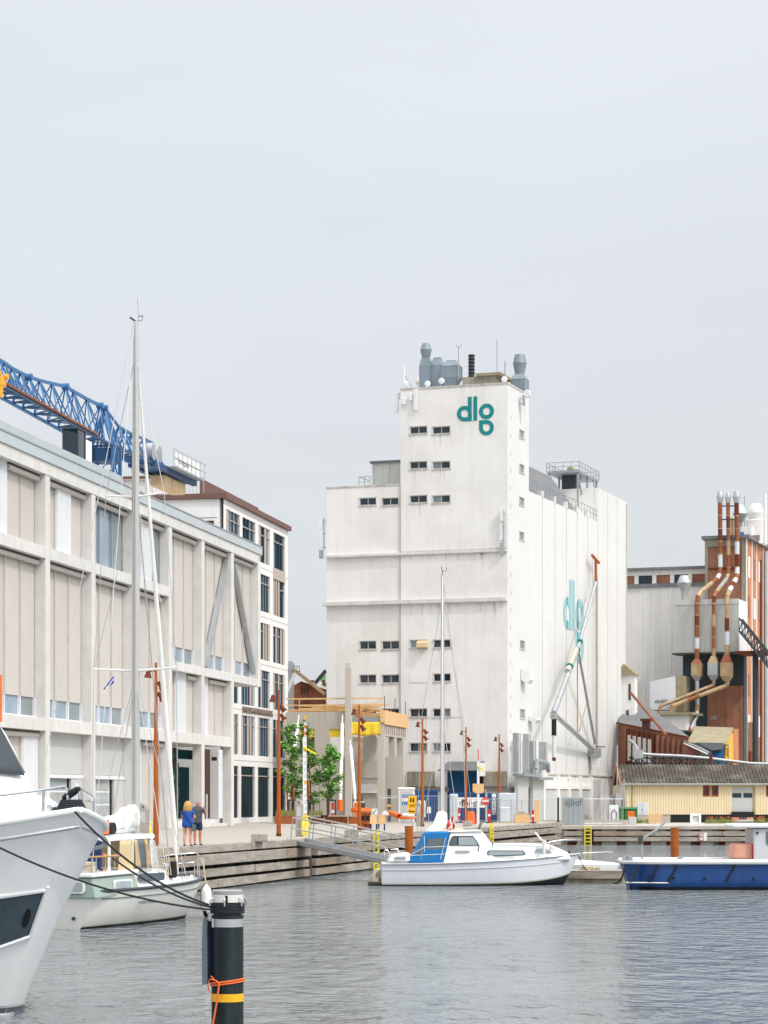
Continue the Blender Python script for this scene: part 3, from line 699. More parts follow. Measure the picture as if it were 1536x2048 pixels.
# hood over one window, blocked window
a = L(857, 1281); c = L(836, 1296)
MB().prism([(-0.03, c[1]), (-0.55, c[1]), (-0.5, a[1] - 0.3), (-0.2, a[1]), (-0.03, a[1])], 'x', 0, 0.01)
hd = MB(); n0 = len(hd.v); hd.prism([(-0.03, c[1]), (-0.5, c[1]), (-0.48, a[1] - 0.2), (-0.2, a[1]), (-0.03, a[1])], 'y', a[0], c[0]); hd.build('window_hood', 'ballast', S, bevel=0.03)
a = L(854, 1348); c = L(820, 1365); MB().box(-0.04, -0.002, a[0], c[0], c[1], a[1]).build('blocked_window', 'silo_white', S)
for (px, py, py2) in ((1041, 1338, 1367), (1056, 1433, 1447)):
    q = Rr(px, py); q2 = Rr(px, py2)
    MB().prism([(-0.03, q[1]), (-0.8, q[1] - 0.15), (-0.85, q2[1] + 0.3), (-0.6, q2[1]), (-0.03, q2[1] + 0.3)], 'x', q[0], q[0] + 1.1).build('vent_hood', 'white_plastic', S)
# string courses
for py, hgt, pr in ((1098, 0.22, 0.20), (1194, 0.34, 0.30)):
    zc = L(1015, py)[1]
    MB().box(-pr, 0.13, 0.01, yW + (0.25 if pr > 0.25 else 0.02), zc - hgt, zc).build('string_course', 'concrete', S, bevel=0.02)
    for k in range(14):
        u = rk.uniform(0.3, yW - 1.5)
    MB().box(-0.02, -0.004, 0.02, yT, zc + 0.005, zc + 0.12).build('moss_stain', 'silo_stain', S) if pr < 0.25 else None
# rain runs below sills and ledges
for h in holes:
    for k in range(rk.randint(1, 3)):
        u = rk.uniform(h[0], h[1]); ln = rk.uniform(0.4, 1.6); xo = 0.0 if h[1] < yT else 0.14; MB().prism([(u, h[2] - 0.1), (u + rk.uniform(0.05, 0.14), h[2] - 0.1), (u + 0.04, h[2] - 0.1 - ln)], 'x', xo - 0.006, xo - 0.002).build('stain', 'stain', S)
for py in (1104, 1204):
    for k in range(18):
        u = rk.uniform(0.2, yT - 0.3); z = L(1015, py)[1]; MB().prism([(u, z), (u + rk.uniform(0.06, 0.3), z), (u + 0.06, z - rk.uniform(0.2, 1.3))], 'x', -0.006, -0.002).build('stain', 'stain', S)
# lower concrete band and plinth with dirt
for p, q in ((870, 816), (1014, 968)):
    a = L(p, 1543); c = L(q, 1573); MB().box(-0.22, -0.002, a[0], c[0], c[1], a[1]).build('concrete_band', 'concrete_dirty', S)
a = L(816, 1574); MB().box(-0.12, -0.003, 0.0, yT + 0.3, a[1] - 0.4, a[1]).build('ledge', 'print_grey', S)

# ---- long storage block: panels with grooves
gx = [xT] + [Rr(px, 1300)[0] for px in (1085.5, 1110.5, 1133.5, 1155, 1176)] + [xU] + [Rr(px, 1300)[0] for px in (1216, 1234.5)] + [xE]
zB = Rr(1130, 1550)[1]
for i in range(len(gx) - 1):
    zt = zR if i < 6 else zU
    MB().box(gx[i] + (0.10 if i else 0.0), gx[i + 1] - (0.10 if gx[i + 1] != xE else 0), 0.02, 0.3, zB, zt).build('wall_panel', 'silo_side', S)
    if 0 < i: MB().box(gx[i] - 0.099, gx[i] + 0.099, 0.14, 0.3, zB, zt - 0.05).build('groove', 'silo_white', S)
    if 0 < i < 6: MB().box(gx[i] - 0.22, gx[i] + 0.22, -0.02, 0.35, zt - 0.02, zt + 0.55).build('buttress_head', 'silo_side', S)
MB().box(xT, xU, 0.3, yT, 1.5, zR - 0.05).box(xU, xE, 0.3, 12, 1.5, zU - 0.03).build('core', 'silo_side', S)
MB().box(xU - 0.05, xU, 0.02, 12, zR - 1, zU).build('wall', 'silo_white', S)
MB().box(xE, xE + 0.3, 0.02, 12, 1.5, zU).build('wall', 'silo_side', S)
MB().tube([(xE - 0.15, -0.06, 2), (xE - 0.15, -0.06, zU - 0.2)], 0.04, 6).build('downpipe', 'silo_stain', S)
# conveyor gallery roof: sloping grey sheeting between tower and the far block
zk = Rr(1060, 935, 3.2)[1]
MB().prism([(0.6, zR), (3.4, zk), (6.5, zk), (9.0, zR)], 'x', xT + 0.02, xU - 4.0).build('gallery_roof', 'roof_grey', S)
MB().prism([(3.4, zk + 0.01), (6.5, zk + 0.01), (6.5, zk + 0.2), (3.4, zk + 0.2)], 'x', xT + 0.02, xU - 4.0).build('ridge', 'metal_grey', S)
MB().prism([(0.6, zR), (3.6, zU - 0.3), (6.5, zU - 0.3), (9, zR)], 'x', xU - 3.2, xU - 0.06).build('gallery_end', 'concrete', S)
rt = MB()
for k in range(22):
    x = xT + 0.5 + k * (xU - xT - 0.8) / 21; rt.box(x, x + 0.04, 0.10, 0.14, zR, zR + 1.1)
rt.box(xT, xU, 0.10, 0.14, zR + 1.1, zR + 1.14).box(xT, xU, 0.10, 0.14, zR + 0.6, zR + 0.63); rt.build('railing', 'metal_grey', S, kind='stuff')
# platform with a fan on top of the far block
p0 = Rr(1128, 952, 3.0); 
px0, px1, zpl = Rr(1126, 950, 3.0)[0], Rr(1196, 950, 1.5)[0], zU + 1.35
pf = MB().box(px0, px1, 1.4, 4.6, zpl, zpl + 0.22).build('platform', 'metal_grey', S)
for x in (px0 + 0.2, (px0 + px1) / 2, px1 - 0.2):
    for y in (1.6, 4.4): MB().bar((x, y, zU - (0 if x > xU else 2.0)), (x, y, zpl), 0.16).build('post', 'metal_grey', S)
br = MB().bar((px0 + 0.2, 1.6, zpl), (xU, 1.6, zU - 0.6), 0.12).bar((px1 - 0.2, 1.6, zU), (px1 - 1.5, 1.6, zpl), 0.1); br.build('brace', 'metal_grey', S)
rl = MB()
for y in (1.4, 4.6):
    for k in range(8):
        x = px0 + k * (px1 - px0) / 7; rl.bar((x, y, zpl + 0.2), (x, y, zpl + 1.0), 0.05)
    for h in (0.6, 1.0): rl.bar((px0, y, zpl + h), (px1, y, zpl + h), 0.05)
for x in (px0, px1):
    for k in range(5): rl.bar((x, 1.4 + k * 0.8, zpl + 0.2), (x, 1.4 + k * 0.8, zpl + 1.0), 0.05)
    for h in (0.6, 1.0): rl.bar((x, 1.4, zpl + h), (x, 4.6, zpl + h), 0.05)
rl.build('railing', 'metal_grey', S, kind='stuff')
MB().tube([((px0 + px1) / 2 - 1.2, 3, zpl + 0.6), ((px0 + px1) / 2 + 1.2, 3, zpl + 0.6)], [0.32, 0.4], 14).build('fan_motor', 'roof_moss', S, smooth=True)
MB().box(xU + 0.1, xU + 1.8, 2.2, 3.6, zU, zpl - 0.01).build('hopper', 'metal_dark', S)
# little penthouse on the wing, with rail
a = L(744, 927, 1.5); c = L(801, 970, 1.5)
MB().box(1.5, 6, yT + 0.02, a[0], zW, a[1]).build('penthouse', 'corr_grey', S)
pr = MB(); n = 18
for i in range(n): u = yT + 0.1 + i * (a[0] - yT - 0.15) / n; pr.box(1.44, 1.498, u, u + 0.07, zW + 0.14, a[1] - 0.05)
pr.build('cladding_rib', 'corr_grey', S, kind='stuff')
MB().box(1.3, 6.2, yT + 0.02, a[0] + 0.15, a[1], a[1] + 0.18).build('roof_edge', 'roof_grey', S)
rg = MB(); g0 = L(718, 958, 1.0)[0]; g1 = L(740, 958, 1.0)[0]
for u in (g0, (g0 + g1) / 2, g1): rg.bar((1, u, zW + 0.1), (1, u, zW + 1.0), 0.05)
rg.bar((1, g0, zW + 1.0), (1, g1, zW + 1.0), 0.05).bar((1, g0, zW + 0.55), (1, g1, zW + 0.55), 0.05).bar((1, g1, zW + 0.1), (3.5, g1, zW + 0.1), 0.05).bar((1, g0, zW + 1.0), (3.5, g0, zW + 1.0), 0.05); rg.build('railing', 'metal_grey', S)

# ---- the dlg logo
def ring(mb, cu, cz, Ro, Ri, corner, m, d0, d1, n=48):
    def pt(r, k):
        an = 2 * math.pi * k / n; cx_, cz_ = math.cos(an), math.sin(an); q = r
        if corner and cx_ * corner[0] >= -1e-9 and cz_ * corner[1] >= -1e-9: q = r / max(abs(cx_), abs(cz_))
        return cu + q * cx_, cz + q * cz_
    for k in range(n):
        o0, o1, i0, i1 = pt(Ro, k), pt(Ro, k + 1), pt(Ri, k), pt(Ri, k + 1)
        for d in (d0,): mb.face(m(*o0, d), m(*o1, d), m(*i1, d), m(*i0, d))
        mb.face(m(*o0, d0), m(*o1, d0), m(*o1, d1), m(*o0, d1)); mb.face(m(*i0, d0), m(*i1, d0), m(*i1, d1), m(*i0, d1))
def logo(m, s, mat, d0=-0.03, d1=0.02):
    """unit layout: x to the right, z up, 1 unit = height of the d"""
    for nm, build in (('letter_d', 0), ('letter_l', 1), ('letter_g', 2)):
        mb = MB(); mm = lambda u, z, d: m(u * s, z * s, d)
        if build == 0:
            ring(mb, 0.32, 0.32, 0.32, 0.155, (1, -1), mm, d0, d1); rebox(mb, mm, 0.475, 0.635, 0.0, 1.0, d0 - 0.005, d1)
        elif build == 1: rebox(mb, mm, 0.71, 0.87, 0.005, 1.0, d0, d1)
        else:
            ring(mb, 1.27, 0.36, 0.32, 0.155, None, mm, d0, d1); ring(mb, 1.27, -0.31, 0.315, 0.155, (-1, 1), mm, d0 - 0.004, d1)
        mb.build(nm, mat, S)
ll = L(914, 843.5); lr = L(988, 843.5); sc = (ll[0] - lr[0]) / 1.59
logo(lambda u, z, d: (d, ll[0] - u, ll[1] + z), sc, 'teal')
rl0 = Rr(1126.5, 1256); rl1 = Rr(1167.5, 1256); sc2 = (rl1[0] - rl0[0]) / 1.59
logo(lambda u, z, d: (rl0[0] + u, d, rl0[1] + z), sc2, 'teal_faded', d0=-0.02, d1=0.018)
for gi in (3, 4):
    u = (gx[gi] - rl0[0]) / sc2
    for (z0, z1) in ([(0.02, 0.17), (0.47, 0.63)] if gi == 3 else [(0.09, 0.62), (-0.22, -0.02)]):
        MB().box(gx[gi] - 0.10, gx[gi] + 0.10, -0.05, -0.021, rl0[1] + z0 * sc2, rl0[1] + z1 * sc2).build('letter_joint', 'teal', S)

# ---- roof plant on the tower
def at_roof(px, py, x): y, z = SF.onX(px, py, x); return y, z
def stack(px, x, parts, mat='vent_metal', name='roof_vent'):
    """vent stack from rows of (photo half-width, photo row, square?)"""
    sq = MB(); y = SF.onX(px, 700, x)[0]; k = (SF.Y + x * SF.s + y * SF.c) / F
    prof = [(hw * k, SF.onX(px, py, x)[1]) for hw, py, q in parts]
    for i in range(len(parts) - 1):
        q = parts[i][2] and parts[i + 1][2]
        sq.lathe([prof[i], prof[i + 1]], (x, y, 0), 22, q)
    o = sq.build(name, mat, S, smooth=True)
    return o, y
stack(852, 3.0, [(11, 776, 1), (11, 735, 1), (11, 733, 1), (7.5, 717, 1), (7.5, 717, 0), (8, 715, 0), (11.5, 701, 0), (11.8, 700, 0), (7.5, 687.5, 0), (7.2, 687, 0)])
stack(876, 3.4, [(12, 776, 1), (12, 733, 1), (12.5, 732, 1), (7, 717.5, 1), (7, 716, 1)])
stack(903.5, 3.0, [(8, 776, 1), (17, 757, 1), (17, 735, 1), (17.6, 734, 1), (9, 723, 1), (9, 722, 1)])
stack(1039.5, 5.6, [(15, 790, 1), (15, 762, 1), (15.5, 760, 1), (9.5, 750, 1), (9.5, 749, 0), (13.5, 728, 0), (14, 727, 0), (10, 710, 0), (9.8, 709.5, 0)])
stack(837, 4.5, [(3, 776, 0), (3, 770, 0), (6, 766, 0), (6, 762, 0), (3, 755, 0), (2.5, 754, 0)], 'white_wall')
st_, yy = stack(943, 3.4, [(6, 760, 0), (6, 710, 0)], 'metal_dark', 'exhaust_stack')
for k in range(7):
    z = SF.onX(943, 756 - k * 7, 3.4)[1]; MB().lathe([(0.23, 0), (0.31, 0.1), (0.23, 0.2)], (3.4, yy, z), 16).build('louvre_ring', 'black', st_, smooth=True)
a = L(1003, 750, 2.0); c = L(925, 770, 2.0)
MB().box(2.0, 5.2, a[0] + 0.5, c[0], zT, a[1]).build('penthouse', 'concrete_dirty', S)
MB().box(1.7, 5.5, a[0], L(953, 750, 2.0)[0], a[1], a[1] + 0.22).build('penthouse_roof', 'roof_moss', S)
def rod(px, y0, y1, x=0.6, r=0.035, mat='metal_grey', name='antenna'):
    a = L(px, y0, x); c = L(px, y1, x); return MB().tube([(x, a[0], a[1]), (x, c[0], c[1])], r, 6).build(name, mat, S)
rod(994, 680, 752, 2.5); rod(1010, 722, 758, 2.5, 0.05); rod(917, 692, 760, 2.2, 0.04); rod(808, 733, 780, 0.8, 0.09, 'white_plastic')
a = L(917, 692, 2.2); MB().tube([(2.2, a[0] + 0.22, a[1] + 0.3), (2.2, a[0] + 0.2, a[1] - 0.05), (2.2, a[0], a[1] - 0.1), (2.2, a[0] - 0.2, a[1] - 0.1), (2.2, a[0] - 0.22, a[1] + 0.15)], 0.03, 6).build('wind_gauge', 'metal_grey', S)
a = L(810, 752, 0.8); c = L(826, 777, 0.8); MB().bar((0.8, a[0], a[1]), (0.8, c[0], c[1]), 0.05).build('antenna_stay', 'metal_grey', S)
def dish(px, py, x, r=0.26):
    y, z = L(px, py, x); MB().tube([(x - 0.12, y, z), (x - 0.1, y, z), (x, y, z), (x + 0.1, y, z)], [r * 0.8, r, r, r * 0.4], 16).build('dish_antenna', 'white_plastic', S, smooth=True)
    MB().bar((x, y, z), (x, y, zT), 0.06).build('bracket', 'metal_grey', S)
for q in ((855.5, 768, 0.5), (883.5, 762, 0.5), (812, 768, 0.5), (1009, 759, 0.6)): dish(*q)
def cell(px0, px1, py0, py1, x, mat='white_plastic'):
    a = L(px1, py0, x); c = L(px0, py1, x); o = MB().box(x - 0.28, x - 0.12, a[0], c[0], c[1], a[1]).build('cell_antenna', mat, S, bevel=0.03)
    MB().bar((x - 0.12, (a[0] + c[0]) / 2, a[1] - 0.2), (x, (a[0] + c[0]) / 2, a[1] - 0.2), 0.06).build('bracket', 'metal_grey', o)
cell(829, 836.5, 779, 822, 0); cell(805.5, 812.5, 796, 810, 0); cell(820.5, 825.5, 787, 802, 0); cell(793, 799, 786, 826, 0.4); cell(797.5, 802, 784, 800, 0.5)
def side_cell(px0, px1, py0, py1, y=-0.25, mat='white_plastic'):
    a = Rr(px0, py0, y); c = Rr(px1, py1, y); MB().box(a[0], c[0], y - 0.1, y + 0.06, c[1], a[1]).build('cell_antenna', mat, S, bevel=0.03); MB().bar((a[0], y, a[1] - 0.3), (a[0], 0, a[1] - 0.3), 0.05).build('bracket', 'metal_grey', S)
side_cell(1050, 1052, 800, 830, -0.5); side_cell(1046, 1048, 790, 812, -0.4, 'metal_grey')
o = Rr(1054, 788, -0.6); MB().tube([(o[0] - 0.15, -0.6, o[1]), (o[0], -0.6, o[1]), (o[0] + 0.1, -0.6, o[1])], [0.3, 0.36, 0.2], 16).build('dish_antenna', 'white_plastic', S, smooth=True)
# side masts at the string course: left and right corner
def mast_set(px, py0, py1, py2, left):
    x = 0.3 if left else -0.25
    y = yW + 0.45 if left else 0.3
    z0 = SF.onX(px, py0, x)[1]; z1 = SF.onX(px, py1, x)[1]; z2 = SF.onX(px, py2, x)[1]
    q = MB().tube([(x, y - (0.15 if left else 0), z0), (x, y - (0.15 if left else 0), z1)], 0.05, 6)
    for z in (z0 - 0.3, (z0 + z1) / 2, z1 + 0.2): q.bar((x, y, z), (0.1 if left else 0.05, yW if left else 0.25, z), 0.05)
    q.build('antenna_mast', 'metal_grey', S)
    MB().box(x - 0.1, x + 0.1, y + 0.05, y + 0.28, z1 + 0.2, z0 - 1.2).box(x - 0.12, x + 0.12, y, y + 0.28, z0 - 1.0, z0).build('cell_antenna', 'white_plastic', S, bevel=0.03)
    MB().box(x - 0.15, x + 0.15, y - 0.05, y + 0.25, z2, z1).build('antenna_box', 'metal_galv', S)
mast_set(646, 1036, 1100, 1117, True); mast_set(1018, 1018, 1085, 1107, False)

# ---- loading spouts on the long face
def RP(px, py, y): x, z = Rr(px, py, y); return Vector((x, y, z))
ar = MB().tube([RP(1191.5, 1165, -1.0), RP(1158, 1290, -1.4)], 0.16, 12).tube([RP(1158, 1290, -1.4), RP(1107, 1426, -2.0)], [0.22, 0.25], 12); ar.build('loading_spout', 'metal_galv', S, smooth=True)
MB().tube([RP(1152, 1298, -1.45), RP(1135, 1342, -1.6)], 0.25, 12).build('spout_sleeve', 'concrete_new', S, smooth=True)
for q in ((1160, 1283, -1.4, 0.25), (1154, 1300, -1.42, 0.32), (1139, 1333, -1.6, 0.34)):
    c = RP(*q[:3]); d = (RP(1191.5, 1165, -1.0) - RP(1107, 1426, -2.0)).normalized() * 0.09
    MB().tube([c - d, c + d], q[3], 14).build('flange', 'teal', S)
MB().tube([RP(1107, 1426, -2.0), RP(1108, 1436, -2.0)], 0.32, 12).build('spout_knuckle', 'metal_galv', S, smooth=True)
MB().tube([RP(1108, 1437, -2.0), RP(1108, 1471, -2.0)], 0.22, 12).build('spout_hose', 'black', S, smooth=True)
MB().tube([RP(1108, 1471, -2.0), RP(1108, 1515, -2.0)], 0.19, 12).build('spout_tube', 'gelcoat_shade', S, smooth=True)
MB().tube([RP(1108, 1515, -2.0), RP(1108, 1522, -2.0)], [0.19, 0.14], 12).build('spout_tip', 'rust_dark', S, smooth=True)
for nm, p, q, r, mt in (('boom', (1113, 1430, -2.0), (1190, 1501, -0.4), 0.2, 'steel_matt'), ('boom', (1113, 1436, -2.0), (1190, 1507, -0.4), 0.12, 'metal_grey'), ('tie_rod', (1156, 1298, -1.4), (1190, 1487, -0.4), 0.2, 'metal_grey'), ('tie_rod', (1155, 1320, -1.2), (1155, 1464, -1.2), 0.10, 'pipe_tan'), ('strut', (1173, 1408, -0.9), (1158, 1464, -1.2), 0.08, 'pipe_tan'), ('counter_arm', (1192, 1493, -0.4), (1209, 1494, -0.6), 0.1, 'metal_dark')):
    MB().bar(RP(*p), RP(*q), r).build(nm, mt, S)
MB().tube([RP(1192, 1160, -0.55), RP(1192, 1495, -0.55)], 0.055, 8).build('king_post', 'pipe_tan', S, smooth=True)
MB().tube([RP(1194, 1150, -0.35), RP(1194, 1500, -0.35)], 0.10, 8).build('king_post', 'metal_galv', S, smooth=True)
MB().tube([RP(1191.5, 1120, -0.6), RP(1191.5, 1163, -0.6)], 0.13, 8).build('feed_pipe', 'rust', S, smooth=True)
MB().bar(RP(1184, 1110, -0.6), RP(1198, 1126, -0.6), 0.2).build('spout_head', 'rust', S)
MB().bar(RP(1184.5, 1112, -0.6), RP(1186, 1178, -0.8), 0.04).build('stay_rope', 'metal_grey', S)
c = RP(1189, 1505, -0.5); MB().box(c.x - 0.5, c.x + 0.6, -1.0, 0, c.z - 0.4, c.z + 0.4).build('pivot', 'metal_galv', S)
MB().box(c.x - 0.2, c.x + 0.3, -0.9, -0.3, c.z - 1.4, c.z - 0.4).build('winch', 'white_plastic', S)

# ---- lower annexes along the foot of the long face
za = Rr(1130, 1550)[1]
MB().box(xT + 0.2, xU, -0.05, 0.35, 1.4, za).build('lower_wall', 'white_wall', S)
MB().box(xU, xE, -0.04, 0.35, 1.4, za + 0.02).build('lower_wall', 'silo_side', S)
MB().box(xT - 0.5, xE, -0.16, -0.051, za - 0.04, za + 0.08).build('ledge', 'silo_stain', S)
for px in (1112, 1134, 1156, 1178):
    x = Rr(px, 1600)[0]; MB().box(x - 0.25, x + 0.25, -0.32, -0.052, 1.4, za - 0.06).build('pier', 'white', S)
zz = Rr(1130, 1578)[1]
for p, q in ((1090, 1112), (1114, 1133), (1136, 1155), (1158, 1177)):
    a = Rr(p, 1600)[0]; c = Rr(q, 1600)[0]
    MB().box(a, c, -0.20, -0.053, zz, zz + 0.35).build('lintel', 'white', S)
    MB().box(a + 0.1, c - 0.1, -0.09, -0.051, 1.5, zz - 0.02).build('shutter', 'panel_grey', S)
a = Rr(1179, 1560)[0]; c = Rr(1199, 1600)[0]; MB().box(a, c, -0.12, -0.052, 1.4, Rr(1188, 1559)[1]).build('door', 'panel_grey', S)
for p, q in ((1201, 1220), (1222, 1243)):
    a = Rr(p, 1600)[0]; c = Rr(q, 1600)[0]; o = MB().box(a, c, -0.15, -0.042, 1.4, Rr(1220, 1590)[1]).build('gate', 'white', S)
    g = MB(); n = 12
    for i in range(n): u = a + (c - a) * (i + 0.3) / n; g.box(u, u + 0.12, -0.19, -0.151, 1.5, Rr(1220, 1594)[1])
    g.build('gate_bar', 'panel_white', o, kind='stuff')
# chutes, ladders and doors at the tower foot
zt1 = Rr(1030, 1482)[1]
MB().box(1.0, xT + 3.5, -0.7, -0.02, Rr(1025, 1574)[1], zt1).build('annex', 'silo_side', S)
for px, pt, pb in ((1036, 1466, 1545), (1056, 1468, 1546), (1066, 1482, 1560), (1089, 1484, 1540)):
    a = Rr(px, pt, -1.1); c = Rr(px, pb, -1.1)
    o = MB().box(a[0] - 0.28, a[0] + 0.28, -1.15, -0.72, c[1], a[1]).build('chute', 'metal_galv', S)
    ld = MB(); z = c[1]
    for s_ in (0.4, 0.85): ld.box(a[0] + s_, a[0] + s_ + 0.05, -1.1, -1.05, c[1], a[1])
    while z < a[1]: ld.box(a[0] + 0.4, a[0] + 0.9, -1.09, -1.06, z, z + 0.04); z += 0.45
    ld.build('ladder', 'metal_grey', o)
for p, q, y0 in ((1036, 1057, 1553), (1066, 1088, 1560)):
    a = Rr(p, y0, -1.0); c = Rr(q, y0, -1.0); MB().box(a[0], c[0], -1.0, -0.71, 1.4, a[1]).build('roller_door', 'panel_grey', S)
    MB().box(a[0] - 0.5, c[0] + 0.5, -1.7, -0.705, a[1] + 0.02, a[1] + 0.25).build('door_canopy', 'metal_grey', S)
a = Rr(1072, 1538, -1.5); c = Rr(1097, 1538, -1.5); MB().tube([(a[0], -1.5, a[1]), (a[0] + 0.3, -1.5, a[1] + 0.7), (c[0] - 0.3, -1.5, a[1] + 0.5), (c[0], -1.5, a[1] - 0.2)], 0.2, 8).build('pipe_bridge', 'metal_grey', S, smooth=True)
# blue gate with a corrugated canopy on the front
a = L(968, 1544, -1.4); c = L(895, 1600, -1.4)
cp = MB(); n = 40; yA, yC, zA = L(970, 1525)[0], L(895, 1525)[0], L(930, 1524)[1]
cp.grid(lambda u, v: (-0.02 - v * 2.6, yA + (yC - yA) * u, zA - v * 0.75 + 0.05 * math.sin(u * 2 * math.pi * n)), n * 6, 1); cp.build('canopy', 'roof_grey', S, solid=0.02)
MB().box(-0.03, -0.004, yA, yC, 1.4, zA - 0.8).build('recess_shade', 'gap_shade', S)  # near-black sheet on the flat wall, its colour stands in for shade
o = MB().box(-0.12, -0.032, L(955, 1560)[0], L(898, 1560)[0], 1.4, L(930, 1541)[1]).build('gate', 'door_blue', S)
g = MB(); y0_, y1_ = L(955, 1560)[0], L(898, 1560)[0]
for i in range(30): u = y0_ + (y1_ - y0_) * i / 30; g.box(-0.15, -0.121, u, u + 0.04, 1.4, L(930, 1541)[1])
g.build('gate_rib', 'door_blue', o, kind='stuff')
a = L(955, 1545, -1.0); MB().box(-1.8, -0.05, yA - 0.1, yA, zA - 1.2, zA - 0.1).build('canopy_cheek', 'white_wall', S)
# ================================================================== BRICK MILL AND ITS PIPES (right)
o0 = P(1490, 1500, 245); IF = Frame(o0.x, o0.y, SF.rz, 0.0)
def IX(px, py, x=0.0): return IF.onX(px, py, x)
def IP(px, py, x=0.0): y, z = IF.onX(px, py, x); return Vector((x, y, z))
I = thing('brick_mill', 'red brick mill tower with concrete corner strips and white cyclones on its roof', 'building', IF.loc(), IF.rz)
yl = IX(1410, 1200)[0]; zi = IX(1450, 1078)[1]
MB().box(0.0, 30, 0.0, yl, 1.4, zi).build('wall', 'brick', I)
MB().box(0.35, 30, -0.06, -0.003, 1.4, zi - 0.01).build('side_wall', 'brick_orange', I)
MB().box(-0.35, 30.2, -0.5, yl + 0.3, zi, zi + 0.35).build('cornice', 'roof_grey', I)
for y0, y1 in ((0.0, 0.35), (yl - 0.35, yl)): MB().box(-0.12, -0.003, y0, y1, 1.4, zi - 0.01).build('corner_strip', 'concrete_dirty', I)
MB().box(-0.14, -0.004, 0.36, yl - 0.36, zi - 0.75, zi - 0.02).build('corner_strip', 'concrete_dirty', I)
zb_ = IX(1450, 1137)[1]; MB().box(-0.1, -0.005, 0.36, yl - 0.36, zb_ - 0.1, zb_ + 0.1).build('string_course', 'rust_dark', I)
for x in (0.02, 3.0, 5.6, 9.5, 12.0, 16.0, 20): MB().box(x, x + 0.35, -0.16, -0.062, 1.4, zi - 0.01).build('corner_strip', 'white_wall', I)
for x in (1.4, 4.4, 7.2, 10.7, 14):
    for k in range(6):
        z = 6 + k * 4.1; MB().box(x, x + 1.0, -0.09, -0.061, z, z + 2.2).build('blind_window', 'brick' if (k + int(x)) % 2 else 'white_wall', I)
MB().box(7.9, 8.5, -0.2, -0.07, 3, zi - 1.5).build('ladder_shaft', 'rust_dark', I)
MB().tube([(9.0, -0.5, 2), (9.0, -0.5, zi - 0.5)], 0.22, 8).build('downpipe', 'metal_galv', I, smooth=True)
MB().tube([(1.2, -0.4, 8.5), (1.2, -0.4, 4.2), (3.2, -0.4, 3.9), (3.4, -0.4, 1.5)], 0.2, 8).build('gas_pipe', 'pipe_rust', I, smooth=True)
MB().bar((1.25, -0.5, 11.5), (1.25, -0.5, 4.4), 0.7, 0.2).build('cable_duct', 'pipe_tan', I)
# roof cyclones
def cyc(px, x, rows, mat='white_wall'):
    y = IX(px, 1000, x)[0]; k = (IF.Y + x * IF.s + y * IF.c) / F
    MB().lathe([(hw * k, IX(px, py, x)[1]) for hw, py in rows], (x, y, 0), 24).build('cyclone', mat, I, smooth=True)
cyc(1512, 6, [(20, 1088), (20, 1046), (21, 1042), (13, 1039), (18, 1027), (18, 1026), (10, 1009), (9, 1008)]); cyc(1481, 7, [(4, 1075), (4, 1044), (6, 1044), (15, 1029), (16, 1028), (8, 1011), (7, 1010)], 'metal_galv')
cyc(1466, 5, [(5, 1075), (5, 1042), (5.5, 1040), (3, 1034)], 'pipe_tan')
MB().box(3.0, 6.0, *sorted((IX(1503, 1060, 3)[0], IX(1481, 1060, 3)[0])), zi + 0.35, IX(1490, 1053, 3)[1]).build('lift_house', 'white_wall', I)
MB().box(2.94, 2.99, *sorted((IX(1488, 1060, 3)[0], IX(1480, 1060, 3)[0])), zi + 0.5, IX(1484, 1064, 3)[1]).build('panel', 'sign_blue', I)
for k in range(3):
    y = IX(1509 + k * 7, 1080, 5.6)[0]; MB().box(3.6, 3.7, y - 0.18, y + 0.18, IX(1512, 1080, 3.6)[1], IX(1512, 1070, 3.6)[1]).build('vent', 'print_grey', I)
MB().tube([IP(1489, 1058, 8), IP(1489, 992, 8)], 0.05, 6).build('antenna', 'metal_grey', I)
MB().tube([IP(1530, 1090, 4), IP(1530, 988, 4)], 0.16, 8).build('antenna_mast', 'white_plastic', I)
MB().box(3.9, 4.3, IP(1530, 990, 4).y, IP(1519, 990, 4).y, IP(1525, 1002, 4).z, IP(1525, 991, 4).z).build('antenna_box', 'white_plastic', I)
# dark conveyor frame at the right edge
cv = MB(); p = IP(1478, 1262, -7); q = IP(1545, 1345, -7)
for off in (Vector((0, 0, 0)), Vector((0, 0, 1.3)), Vector((1.6, 0, 0)), Vector((1.6, 0, 1.3))): cv.bar(p + off, q + off, 0.16)
for k in range(12):
    a = p.lerp(q, k / 11); cv.bar(a, a + Vector((0, 0, 1.3)), 0.09); cv.bar(a, a + Vector((1.6, 0, 0)), 0.09)
    if k < 11: cv.bar(a, p.lerp(q, (k + 1) / 11) + Vector((0, 0, 1.3)), 0.09)
cv.bar(p + Vector((0.8, 0, 0)), q + Vector((0.8, 0, 0)), 1.2, 0.15); cv.build('conveyor', 'metal_dark', I)
pl = IP(1511, 1305, -5); MB().tube([pl, Vector((pl.x, pl.y, 2))], 0.32, 10).build('conveyor_leg', 'metal_dark', I, smooth=True)
MB().box(-6.5, -1, IP(1502, 1305, -5).y - 2, IP(1475, 1305, -5).y, pl.z - 0.15, pl.z + 0.1).build('walkway', 'rust_dark', I)

